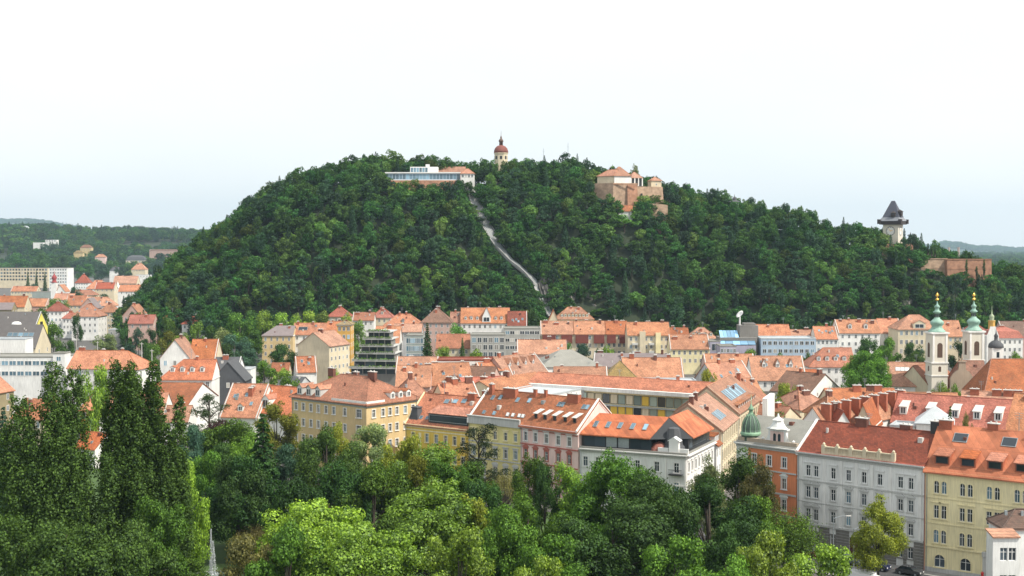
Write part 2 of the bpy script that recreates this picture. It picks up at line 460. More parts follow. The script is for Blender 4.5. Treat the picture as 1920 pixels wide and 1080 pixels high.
def sparse_tree(name, h, r, seed, leaf=0.22, n=9000, droop=0.0):
    """thin see-through crown of fine upright twigs"""
    rng = np.random.default_rng(seed)
    mb = MB(); pos = []
    mb.tube([(0, 0, -0.3), (0, 0, h * 0.3)], [0.25, 0.18], 6)
    for i in range(70):
        a = rng.uniform(0, 2 * math.pi); q = math.sqrt(rng.uniform(0.02, 1)); top = h * (1 - 0.45 * q * q) * rng.uniform(0.82, 1.03)
        e = Vector((math.cos(a) * q * r, math.sin(a) * q * r, top))
        m = Vector((e.x * 0.55, e.y * 0.55, top * 0.6))
        mb.tube([(0, 0, h * rng.uniform(0.06, 0.28)), m, e], [0.07, 0.045, 0.012], 3)
        k = n // 70; t = rng.uniform(0.35, 1.0, k)[:, None]
        b = np.array(m) * (1 - t) + np.array(e) * t + rng.normal(0, 0.06 * r + 0.12, (k, 3))
        b[:, 2] -= droop * rng.uniform(0, 1, k) * 2.0
        pos.append(b)
    pos = np.concatenate(pos); nrm = rng.normal(0, 1, pos.shape); nrm[:, 2] += 0.6
    return leaf_mesh(name + '_crown', pos, nrm, leaf, 0.5, LEAF['olive'], rng), mb.mesh(name + '_trunk', [BARK], True)

PROTO = {}
def proto(key, maker):
    if key not in PROTO: PROTO[key] = maker()
    return PROTO[key]
def tree(name, label, key, loc, rz=0.0, sx=1.0, sz=1.0, leafmat='mid', group=None, cat='tree'):
    crown, trunk = PROTO[key]
    t = thing(name, label, cat, loc, rz, group)
    t.scale = (sx, sx, sz)
    link('trunk', trunk, t)
    c = link('crown', crown, t)
    if leafmat:
        c.material_slots[0].link = 'OBJECT'; c.material_slots[0].material = LEAF[leafmat]
    return t

# prototypes: seen from 100-250 m (fine leaves), from 300-600 m, and on the hill
for i, (h, r, b, leaf, per, nl, nc, fl, egg) in enumerate([
    (17, 7.0, 1.2, 0.33, 125, 10, 96, 0.8, 0.0),
    (18, 6.0, 1.2, 0.32, 130, 9, 90, 0.85, 0.15),
    (14, 5.5, 0.8, 0.31, 135, 9, 78, 0.8, 0.1),
    (19, 5.2, 1.5, 0.31, 135, 11, 92, 0.9, 0.2)]):
    PROTO['near%d' % i] = broad_tree('near_tree%d' % i, h, r, b, 11 + i, leaf, per, nl + 4, nc + 24, fl, egg, 0.185, 0.0, 0.67, 0.26, 170)
PROTO['bigt'] = broad_tree('big_tree', 20, 9.0, 1.0, 91, 0.33, 110, 22, 200, 0.8, 0.05, 0.155, 0.0, 0.67, 0.235, 150)
PROTO['bigu'] = broad_tree('large_tree', 21, 8.2, 1.0, 97, 0.33, 110, 20, 180, 0.85, 0.15, 0.16, 0.0, 0.66, 0.24, 150)
PROTO['gappy'] = broad_tree('gappy_tree', 18, 6.0, 2.0, 41, 0.32, 130, 15, 96, 0.85, 0.1, 0.20, 0.05, 0.62, 0.28, 150)
for i, (h, r, b) in enumerate([(12, 5.0, 0.6), (13, 4.4, 0.8), (9, 4.6, 0.4)]):
    PROTO['mid%d' % i] = broad_tree('mid_tree%d' % i, h, r, b, 51 + i, 0.42, 66, 10, 52, 0.85, 0.1, 0.26, 0.0, 0.6, 0.3, 90)
for i, (h, r, b, egg) in enumerate([(14, 4.6, 2.5, 0.1), (12, 5.0, 2.0, 0.0), (15, 4.0, 3.0, 0.2), (11, 4.2, 2.0, 0.1), (13, 5.4, 3.0, 0.0)]):
    PROTO['hill%d' % i] = broad_tree('hill_tree%d' % i, h, r, b, 71 + i, 0.85, 27 if i % 2 else 24, 6 if i % 2 else 10, 17 if i % 2 else 34, 0.85, egg, 0.37 if i % 2 else 0.26, 0.0, 0.58 if i % 2 else 0.66, 0.34)
PROTO['hillc'] = conifer_tree('hill_conifer', 16, 3.2, 81, 0.8, 1500)
PROTO['spruce'] = conifer_tree('spruce', 20, 4.2, 82, 0.5, 12000)
PROTO['cypress'] = poplar_tree('cypress', [(0, 0, 10, 1.0)], 83, 0.4, 60, 0.3)
PROTO['pine'] = pine_tree('pine', 18, 5.5, 84)
PROTO['sparse'] = sparse_tree('sparse_tree', 11, 4.5, 85)
PROTO['weep'] = sparse_tree('weeping_tree', 12, 5.0, 86, 0.28, 14000, 1.0)
# ---------------------------------------------------------------- terrain
def sstep(a, b, x):
    t = min(1.0, max(0.0, (x - a) / (b - a))); return t * t * (3 - 2 * t)
GRASS = surf('lawn', (0.055, 0.105, 0.022), 0.35, 0.15, 0.95, 2.5)
EARTH = surf('forest_floor', (0.024, 0.036, 0.016), 0.4, 0.08, 0.95, 1.5)
CITYG = surf('city_ground', (0.10, 0.095, 0.09), 0.25, 0.02, 0.95, 0.6)
ASPH = surf('asphalt', (0.055, 0.055, 0.058), 0.2, 0.3, 0.92, 8.0)
PAVE = surf('paving', (0.27, 0.26, 0.245), 0.15, 0.5, 0.9, 6.0)

mb = MB(); mb.quad((-9600, -600, 0), (9600, -600, 0), (9600, 13000, 0), (-9600, 13000, 0))
tag(mb.build('ground', CITYG), kind='structure')
mb = MB(); mb.box(-120, 34, 60, 262, -0.2, 0.06)
tag(mb.build('park_lawn', GRASS), kind='structure')
mb = MB(); mb.box(-140, -58, 262, 345, -0.2, 0.05)
tag(mb.build('garden_lawn', GRASS), kind='structure')

SIL = [(150, 610), (215, 592), (240, 565), (270, 535), (300, 505), (330, 478), (360, 455), (400, 430), (450, 388), (500, 356), (560, 328), (620, 312), (680, 301),
       (730, 300), (800, 305), (860, 308), (930, 306), (1000, 304), (1060, 303), (1120, 316), (1180, 330), (1250, 350), (1300, 358), (1400, 384), (1500, 411),
       (1560, 425), (1650, 446), (1700, 458), (1750, 482), (1800, 492), (1860, 500), (1890, 515), (1930, 534), (2000, 560), (2100, 600)]
SX = [(p - 960) / F * 770 for p, _ in SIL]
SZ = [max(0.0, CAMH + (HOR - q) / F * 770 - 12.0) for _, q in SIL]
def ridge_z(x): return float(np.interp(x, SX, SZ))
def ridge_y(x): return 770 - 45 * sstep(80, 220, x)
def foot_y(x): return 660 + 8 * math.sin(x * 0.021) + 8 * sstep(150, 300, x)
def hill_z(x, y):
    zr = ridge_z(x - max(0.0, 770 - y) * 0.34 * sstep(60, 240, -x)); yr = ridge_y(x); yf = foot_y(x)
    if y < yf: return -1.5
    if y <= yr:
        s = (y - yf) / (yr - yf); z = zr * math.sin(math.pi / 2 * s) ** 1.05
    else:
        z = zr * (1 - sstep(yr + 25, yr + 190, y))
    if 0 < z: z += 1.4 * math.sin(x * 0.11 + y * 0.05) * math.sin(y * 0.09 - x * 0.03) * min(1, z / 15)
    if z > 20: z += 9.0 * math.exp(-((x - 66) / 28) ** 2 - ((y - 722) / 15) ** 2)
    return z - 1.5 if z < 1.5 else z
def hill_hit(px, py):
    d = ray(px, py); t = 620.0
    while t < 960:
        p = Vector((d.x * t, t, CAMH + d.z * t))
        if p.z < hill_z(p.x, p.y): return p
        t += 0.5
    return None
def terrain(name, xs, ys, fn, mat):
    me = bpy.data.meshes.new(name)
    v = [(x, y, fn(x, y)) for y in ys for x in xs]; n = len(xs)
    f = [(j * n + i, j * n + i + 1, (j + 1) * n + i + 1, (j + 1) * n + i) for j in range(len(ys) - 1) for i in range(n - 1)]
    me.from_pydata(v, [], f); me.materials.append(mat)
    me.polygons.foreach_set('use_smooth', [True] * len(f))
    return tag(link(name, me), kind='structure')
terrain('castle_hill', np.arange(-330, 460, 5.0).tolist(), np.arange(615, 990, 5.0).tolist(), hill_z, EARTH)

def far_z(x, y):
    # wooded ridge to the left, low in front, crest at about 3000 m
    px = 960 + x / y * F
    crest = float(np.interp(px, [-900, -200, 0, 80, 160, 240, 300, 360, 500, 700, 1700, 1800, 2000], [100, 96, 92, 92, 84, 78, 74, 72, 60, 40, 20, 20, 20]))
    return crest * sstep(2050, 3050, y) - 3 + 5 * math.sin(x * 0.006 + y * 0.004) * sstep(2100, 2700, y)
terrain('wooded_far_slope', np.linspace(-2600, -500, 60).tolist(), np.linspace(2000, 3300, 36).tolist(), far_z, EARTH)
def far_z2(x, y):
    px = 960 + x / y * F
    c = float(np.interp(px, [-600, -50, 40, 110, 160, 230, 300, 1650, 1740, 1770, 1800, 1830, 1870, 1900, 1960, 2200], [190, 188, 182, 165, 140, 90, 60, 50, 62, 78, 74, 62, 58, 50, 48, 40]))
    return (c - 40) * sstep(4300, 5400, y) * 0.92 + 25 * sstep(4300, 5400, y) - 3 + 3 * math.sin(x * 0.012) + 2 * math.sin(x * 0.031 + 1)
mb = MB(); mb.quad((-9500, 2900, 0.4), (9500, 2900, 0.4), (9500, 12500, 0.4), (-9500, 12500, 0.4))
tag(mb.build('far_plain', surf('far_fields', (0.06, 0.10, 0.04), 0.5, 0.004, 0.95, 0.03)), kind='structure')
HILLBLUE = surf('far_woodland', (0.045, 0.085, 0.040), 0.5, 0.012, 0.95, 0.06)
def far_z3(x, y): return 55 + (far_z2(x / 2, y / 2) - 55) * 2
terrain('distant_hills', np.linspace(-8400, 8400, 240).tolist(), np.linspace(8700, 11200, 16).tolist(), far_z3, HILLBLUE)

# ---------------------------------------------------------------- woods
WOODCOL = bpy.data.collections.new('wood_kinds')     # source shapes for the scattered woods, not linked to the scene
def wood_kind(key, mat):
    o = bpy.data.objects.new('kind_' + key, PROTO[key][0].copy()); o.data.materials.clear(); o.data.materials.append(LEAF[mat]); WOODCOL.objects.link(o)
for k, m in (('hill0', 'hill'), ('hill1', 'hill'), ('hill2', 'hilld'), ('hill3', 'hill2'), ('hill4', 'hill'), ('hillc', 'hilld')): wood_kind(k, m)
WOODCOL.objects[0].name = 'a0'
wood_kind('hill1', 'hillo'); WOODCOL.objects[-1].name = 'kind_z'
def scatter_group():
    g = bpy.data.node_groups.new('scatter_trees', 'GeometryNodeTree')
    g.interface.new_socket('Geometry', in_out='INPUT', socket_type='NodeSocketGeometry')
    g.interface.new_socket('Geometry', in_out='OUTPUT', socket_type='NodeSocketGeometry')
    N = g.nodes.new; L = g.links.new
    gi, go = N('NodeGroupInput'), N('NodeGroupOutput')
    iop = N('GeometryNodeInstanceOnPoints'); ci = N('GeometryNodeCollectionInfo')
    ci.inputs['Collection'].default_value = WOODCOL; ci.inputs['Separate Children'].default_value = True; ci.inputs['Reset Children'].default_value = True
    iop.inputs['Pick Instance'].default_value = True
    def attr(n, t):
        a = N('GeometryNodeInputNamedAttribute'); a.data_type = t; a.inputs['Name'].default_value = n; return a.outputs[0]
    L(gi.outputs[0], iop.inputs['Points']); L(ci.outputs[0], iop.inputs['Instance'])
    L(attr('pick', 'INT'), iop.inputs['Instance Index']); L(attr('rot', 'FLOAT_VECTOR'), iop.inputs['Rotation']); L(attr('size', 'FLOAT_VECTOR'), iop.inputs['Scale'])
    L(iop.outputs[0], go.inputs[0])
    return g
SCAT = scatter_group()
def wood(name, label, cat, pts):
    """pts: (x, y, z, kind, rotation, width, height)"""
    me = bpy.data.meshes.new(name); me.from_pydata([p[:3] for p in pts], [], [])
    a = me.attributes.new('pick', 'INT', 'POINT'); a.data.foreach_set('value', [int(p[3]) for p in pts])
    a = me.attributes.new('rot', 'FLOAT_VECTOR', 'POINT'); a.data.foreach_set('vector', [c for p in pts for c in (0, 0, p[4])])
    a = me.attributes.new('size', 'FLOAT_VECTOR', 'POINT'); a.data.foreach_set('vector', [c for p in pts for c in (p[5], p[5], p[6])])
    o = tag(link(name, me), label, cat, kind='stuff')
    o.modifiers.new('scatter', 'NODES').node_group = SCAT
    return o

TRACK = [(884, 360), (893, 388), (910, 424), (935, 464), (962, 492), (990, 514), (1010, 535), (1021, 560), (1032, 582), (1042, 600)]
def near_track(px, py, m):
    for (ax, ay), (bx, by) in zip(TRACK, TRACK[1:]):
        dx, dy = bx - ax, by - ay; t = max(0, min(1, ((px - ax) * dx + (py - ay) * dy) / (dx * dx + dy * dy)))
        if math.hypot(px - ax - t * dx, py - ay - t * dy) < m: return True
    return False
# ground kept open so that walls, track and buildings stand free (plan of the hill: pixel windows of crown positions)
OPEN = [(728, 888, 308, 337, 750), (1118, 1246, 312, 360, 740), (1163, 1186, 386, 403, 716), (1220, 1250, 378, 386, 720), (1660, 1698, 380, 444, 730), (1730, 1858, 470, 506, 710), (1058, 1132, 572, 590, 690), (1372, 1382, 350, 373, 760), (925, 955, 240, 300, 780), (1680, 1730, 566, 582, 690)]
KEEP = [(P(720, 320, 740).x, P(900, 320, 740).x, 736, 756), (P(1112, 320, 728).x, P(1250, 320, 728).x, 722, 752), (P(1158, 320, 712).x, P(1190, 320, 712).x, 708, 722), (P(1660, 440, 716).x, P(1700, 440, 716).x, 712, 728), (P(1724, 500, 702).x, P(1862, 500, 702).x, 699, 720), (P(928, 300, 770).x, P(952, 300, 770).x, 764, 777)]
random.seed(5)
hill_pts = []
for gx in np.arange(-300, 420, 5.9):
    for gy in np.arange(640, 812, 5.9):
        x, y = gx + random.uniform(-2.6, 2.6), gy + random.uniform(-2.6, 2.6)
        z = hill_z(x, y)
        if z < 0.8 or y > ridge_y(x) + 22: continue
        hgt = random.uniform(0.7, 1.2); wid = random.choice([random.uniform(0.7, 1.0), random.uniform(0.9, 1.35)])
        k = random.choices([0, 1, 2, 3, 4, 5, 6], [5, 4, 4, 2.6, 4, 2.0, 1.3])[0]
        if any(a < x < b and c < y < d for (a, b, c, d) in KEEP): continue
        bad = False
        for q in (4.0, 7.0, 10.0, 13.0):
            px, py = PROJ((x, y, z + q * hgt))
            if near_track(px, py, 12): bad = True
            for (a, b, c, d, ym) in OPEN:
                if a - 6 < px < b + 6 and c < py < d and y < ym: bad = True
        if bad:       # low growth only, where track and walls show
            px, py = PROJ((x, y, z + 1))
            if near_track(px, py, 6): continue
            hgt *= 0.36; wid *= 0.85; k = random.choice([0, 1, 3, 4])
        hill_pts.append((x, y, z - 0.3, k, random.uniform(0, 6.28), wid, hgt))
for (ax, ay), (bx, by) in zip(TRACK, TRACK[1:]):       # scrub along both sides of the track
    for i in range(9):
        t = (i + 0.5) / 9; p = hill_hit(ax + (bx - ax) * t, ay + (by - ay) * t)
        if not p: continue
        for o in (-13, -10, -7.5, -5.2, 5.0, 7.5, 10):
            x, y = p.x + o + random.uniform(-1, 1), p.y + random.uniform(-2.5, 2.5); z = hill_z(x, y)
            hh = random.uniform(0.2, 0.32) * (1 + abs(o) / 13)
            if z < 1 or any(near_track(*PROJ((x, y, z + 13 * hh * f)), 8.0) for f in (0.4, 0.75, 1.0)): continue
            hill_pts.append((x, y, z - 0.4, random.choice([0, 1, 2, 3, 4]), random.uniform(0, 6.28), random.uniform(0.4, 0.6) * (1 + abs(o) / 26), hh))
hill_pts.sort(key=lambda p: p[1])
fore = [p for p in hill_pts if -12 < 0]
HK = [('hill0', 'hill'), ('hill1', 'hill'), ('hill2', 'hilld'), ('hill3', 'hill2'), ('hill4', 'hill'), ('hillc', 'hilld'), ('hill1', 'hillo')]
vis = [p for p in hill_pts if 225 < PROJ(p[:3])[0] < 1930 and p[1] > foot_y(p[0]) + 14]
vis = [p for p in vis if p[6] > 0.5]
single = vis[:300]
sid = set(id(p) for p in single)
HL = {0: ('broadleaf_tree', 'mid green broadleaf tree on the lowest slope of the wooded castle hill', 'broadleaf trees at the foot of the castle hill'),
      2: ('broadleaf_tree', 'slender dark green tree on the lowest slope of the wooded castle hill', 'slender dark trees at the foot of the castle hill'),
      3: ('broadleaf_tree', 'light green tree on the lowest slope of the wooded castle hill', 'light green trees at the foot of the castle hill'),
      5: ('conifer_tree', 'dark pointed conifer on the lowest slope of the wooded castle hill', 'conifers at the foot of the castle hill')}
for p in single:
    nm, lb, gr = HL.get(p[3], HL[0])
    tree(nm, lb, HK[p[3]][0], p[:3], p[4], p[5], p[6], HK[p[3]][1], gr)
wood('hill_wood', 'dense dark green wood covering the whole castle hill', 'wood', [p for p in hill_pts if id(p) not in sid])

pts = []
for i in range(2600):
    y = random.uniform(2150, 3150); px = random.uniform(-60, 520); x = (px - 960) / F * y
    n = math.sin(x * 0.013 + 2) * math.sin(y * 0.011)
    if n > 0.55: continue
    s = random.uniform(1.0, 1.9)
    pts.append((x, y, far_z(x, y) - 1, random.choice([0, 1, 2, 2, 3, 4, 5]), random.uniform(0, 6.28), s * 1.35, s))
wood('far_slope_wood', 'far hazy wood on the slope beyond the town at the left', 'wood', pts)
pts = []
for i in range(2600):
    y = random.uniform(10000, 11000); px = random.choice([random.uniform(-60, 420), random.uniform(1700, 1960)]); x = (px - 960) / F * y
    s = random.uniform(1.6, 2.8)
    pts.append((x, y, far_z3(x, y) - 2, random.choice([0, 1, 2, 4, 5]), random.uniform(0, 6.28), s * 1.8, s))
wood('distant_hill_wood', 'faint blue woods on the most distant hills', 'wood', pts)

pts = []
for i in range(2600):
    y = 1300 * (6.0 ** random.random()); px = random.uniform(1690, 2000); x = (px - 960) / F * y
    s = random.uniform(0.9, 1.8)
    pts.append((x, y, -1, random.choice([0, 1, 2, 3, 4, 5]), random.uniform(0, 6.28), s * 1.4, s))
wood('plain_wood', 'hazy tree covered plain beyond the right end of the hill', 'wood', pts)

# ---------------------------------------------------------------- the air
mb = MB(); mb.box(-8800, 8800, -60, 11600, -140, 420)
m, nt, out = nodes_of('haze_air')
vol = add_node(nt, 'ShaderNodeVolumePrincipled', Density=0.00006, Anisotropy=0.2)
vol.inputs['Color'].default_value = (0.62, 0.83, 1.0, 1)
nt.links.new(vol.outputs[0], out.inputs['Volume'])
HAZE = tag(mb.build('haze', m), 'thin pale blue summer haze over town and hills', 'haze', kind='stuff')
# ---------------------------------------------------------------- building materials
def wallmat(c):
    return surf('plaster_' + c, WALLC[c], 0.24, 0.22, 0.9, 3.0, 0.0, 0.0, 1.0)
WALLC = {'cream': (0.62, 0.54, 0.39), 'white': (0.76, 0.75, 0.72), 'yellow': (0.74, 0.52, 0.10), 'ochre': (0.60, 0.35, 0.085), 'beige': (0.60, 0.45, 0.24),
         'pink': (0.74, 0.54, 0.50), 'grey': (0.44, 0.45, 0.46), 'terracotta': (0.70, 0.24, 0.11), 'paleyellow': (0.78, 0.69, 0.42), 'khaki': (0.27, 0.225, 0.13),
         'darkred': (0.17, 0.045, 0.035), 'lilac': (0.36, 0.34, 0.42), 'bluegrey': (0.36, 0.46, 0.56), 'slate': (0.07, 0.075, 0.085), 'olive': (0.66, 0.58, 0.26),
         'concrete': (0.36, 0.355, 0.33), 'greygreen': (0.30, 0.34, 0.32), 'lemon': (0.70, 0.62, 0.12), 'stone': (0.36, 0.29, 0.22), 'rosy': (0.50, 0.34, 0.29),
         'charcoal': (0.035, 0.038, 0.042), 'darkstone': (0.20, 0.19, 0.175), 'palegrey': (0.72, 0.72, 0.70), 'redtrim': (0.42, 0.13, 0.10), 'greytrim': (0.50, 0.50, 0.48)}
ROOFC = {'orange': (0.51, 0.20, 0.10), 'salmon': (0.50, 0.225, 0.125), 'brown': (0.30, 0.145, 0.09), 'red': (0.36, 0.10, 0.06), 'bright': (0.52, 0.17, 0.08),
         'darkred': (0.27, 0.075, 0.045), 'tan': (0.33, 0.22, 0.09), 'rust': (0.42, 0.15, 0.075), 'coral': (0.45, 0.125, 0.075), 'umber': (0.20, 0.115, 0.085)}
ROOFG = {'grey': (0.24, 0.235, 0.21), 'slate': (0.075, 0.078, 0.085), 'purple': (0.20, 0.165, 0.165), 'metal': (0.42, 0.45, 0.47), 'dark': (0.10, 0.092, 0.090)}
def roofmat(c):
    if c in ROOFC: return tiles('clay_tiles_' + c, ROOFC[c], 0.26, lichen=1.0 if c in ('brown', 'tan', 'rust', 'umber') else (0.5 if c == 'salmon' else 0.1))
    return surf('roof_' + c, ROOFG[c], 0.2, 0.5, 0.6 if c == 'metal' else 0.8, 5.0)
WHITE = surf('white_paint', (0.74, 0.74, 0.72), 0.08, 0.6, 0.6)
PANE = glass('window_pane')
PANEB = glass('window_pane_blue', (0.10, 0.17, 0.22), 0.05, 0.8)
BLIND = glass('curtained_pane', (0.22, 0.21, 0.19), 0.3, 0.4)
BRICK = surf('chimney_brick', (0.36, 0.115, 0.065), 0.35, 0.8, 0.95, 7.0)
BRICKD = surf('chimney_brick_dark', (0.17, 0.07, 0.05), 0.35, 0.8, 0.95, 7.0)
CAPM = surf('cap_stone', (0.55, 0.53, 0.50), 0.15, 0.8, 0.85)
ZINC = surf('zinc', (0.36, 0.40, 0.42), 0.2, 0.5, 0.45, 4.0, 0.0, 0.5)
DARKM = surf('dark_metal', (0.03, 0.03, 0.033), 0.2, 1.0, 0.5)
RUSTM = surf('rust_red_metal', (0.34, 0.10, 0.05), 0.2, 0.8, 0.6)

WCACHE = {}
def win_meshes(w, h, style, rec, trim, pm, fm):
    key = (round(w, 2), round(h, 2), style, rec, trim, pm.name, fm.name)
    if key in WCACHE: return WCACHE[key]
    y1 = rec; y0 = rec - 0.07
    f = MB(); b = 0.075 if rec > 0 else 0.11
    f.box(-w / 2, -w / 2 + b, y0, y1, 0, h); f.box(w / 2 - b, w / 2, y0, y1, 0, h)
    f.box(-w / 2 + b, w / 2 - b, y0, y1, 0, b); f.box(-w / 2 + b, w / 2 - b, y0, y1, h - b, h)
    if style in ('cross', 'arch', 'big') and rec > 0:
        f.box(-0.045, 0.045, y0 + 0.005, y1, b, h - b)
        f.box(-w / 2 + b, -0.045, y0 + 0.005, y1, h * 0.64, h * 0.64 + 0.07); f.box(0.045, w / 2 - b, y0 + 0.005, y1, h * 0.64, h * 0.64 + 0.07)
    elif style == 'cross': f.box(-0.06, 0.06, y0 + 0.005, y1, b, h - b)
    if style == 'big' and rec > 0:
        for q in (-0.25, 0.25): f.box(q * w - 0.035, q * w + 0.035, y0 + 0.01, y1, b, h - b)
    fmsh = f.mesh('window', [fm])
    p = MB(); p.quad((-w / 2 + 0.02, y1 - 0.03, 0.02), (w / 2 - 0.02, y1 - 0.03, 0.02), (w / 2 - 0.02, y1 - 0.03, h - 0.02), (-w / 2 + 0.02, y1 - 0.03, h - 0.02))
    pmsh = p.mesh('pane', [pm])
    s = None
    if trim:
        s = MB(); t, k = trim
        g = 0.17; o = 0.09
        if style == 'arch':
            n = 8; r = w / 2; zc = h - r
            pts = [(math.cos(math.pi * i / n) * r, zc + math.sin(math.pi * i / n) * r) for i in range(n + 1)]
            for i in range(n):      # spandrels and a raised arch band
                (xa, za), (xb, zb) = pts[i], pts[i + 1]
                s.quad((xa, 0.012, za), (xb, 0.012, zb), (xb, 0.012, h + 0.02), (xa, 0.012, h + 0.02), 1)
                s.quad((xa, rec, za), (xb, rec, zb), (xb, 0.012, zb), (xa, 0.012, za), 1)
                ka, kb = 1 + g / r, 1 + g / r
                A = (xa * ka, zc + (za - zc) * ka); B = (xb * kb, zc + (zb - zc) * kb)
                s.quad((xa, -o, za), (xb, -o, zb), (B[0], -o, B[1]), (A[0], -o, A[1]))
                s.quad((A[0], 0, A[1]), (A[0], -o, A[1]), (B[0], -o, B[1]), (B[0], 0, B[1]))
            s.box(-w / 2 - g, -w / 2, -o, 0.0, 0, zc); s.box(w / 2, w / 2 + g, -o, 0.0, 0, zc)
        else:
            s.box(-w / 2 - g, -w / 2, -o, 0.0, 0, h + g); s.box(w / 2, w / 2 + g, -o, 0.0, 0, h + g); s.box(-w / 2, w / 2, -o, 0.0, h, h + g)
        s.box(-w / 2 - g - 0.08, w / 2 + g + 0.08, -o - 0.12, 0.0, -0.16, 0)
        if k in ('tri', 'seg', 'bar'):
            zt = h + g + 0.28; e = w / 2 + g + 0.22
            s.box(-e, e, -0.24, 0.0, zt, zt + 0.14); s.box(-e + 0.15, e - 0.15, -0.1, 0.0, h + g, zt)
            if k == 'tri':
                s.poly([(-e, -0.2, zt + 0.14), (e, -0.2, zt + 0.14), (0, -0.2, zt + 0.62)]); s.quad((-e, 0, zt + 0.14), (-e, -0.2, zt + 0.14), (0, -0.2, zt + 0.62), (0, 0, zt + 0.62)); s.quad((e, -0.2, zt + 0.14), (e, 0, zt + 0.14), (0, 0, zt + 0.62), (0, -0.2, zt + 0.62))
            if k == 'seg':
                q = [(e * math.cos(math.pi * i / 6), zt + 0.14 + 0.45 * math.sin(math.pi * i / 6)) for i in range(7)]
                s.poly([(a, -0.2, c) for a, c in q])
                for i in range(6): s.quad((q[i][0], 0, q[i][1]), (q[i + 1][0], 0, q[i + 1][1]), (q[i + 1][0], -0.2, q[i + 1][1]), (q[i][0], -0.2, q[i][1]))
        s = s.mesh('surround', [wallmat(t) if isinstance(t, str) else t[0], wallmat(t) if isinstance(t, str) else t[1]])
    WCACHE[key] = (fmsh, pmsh, s)
    return WCACHE[key]

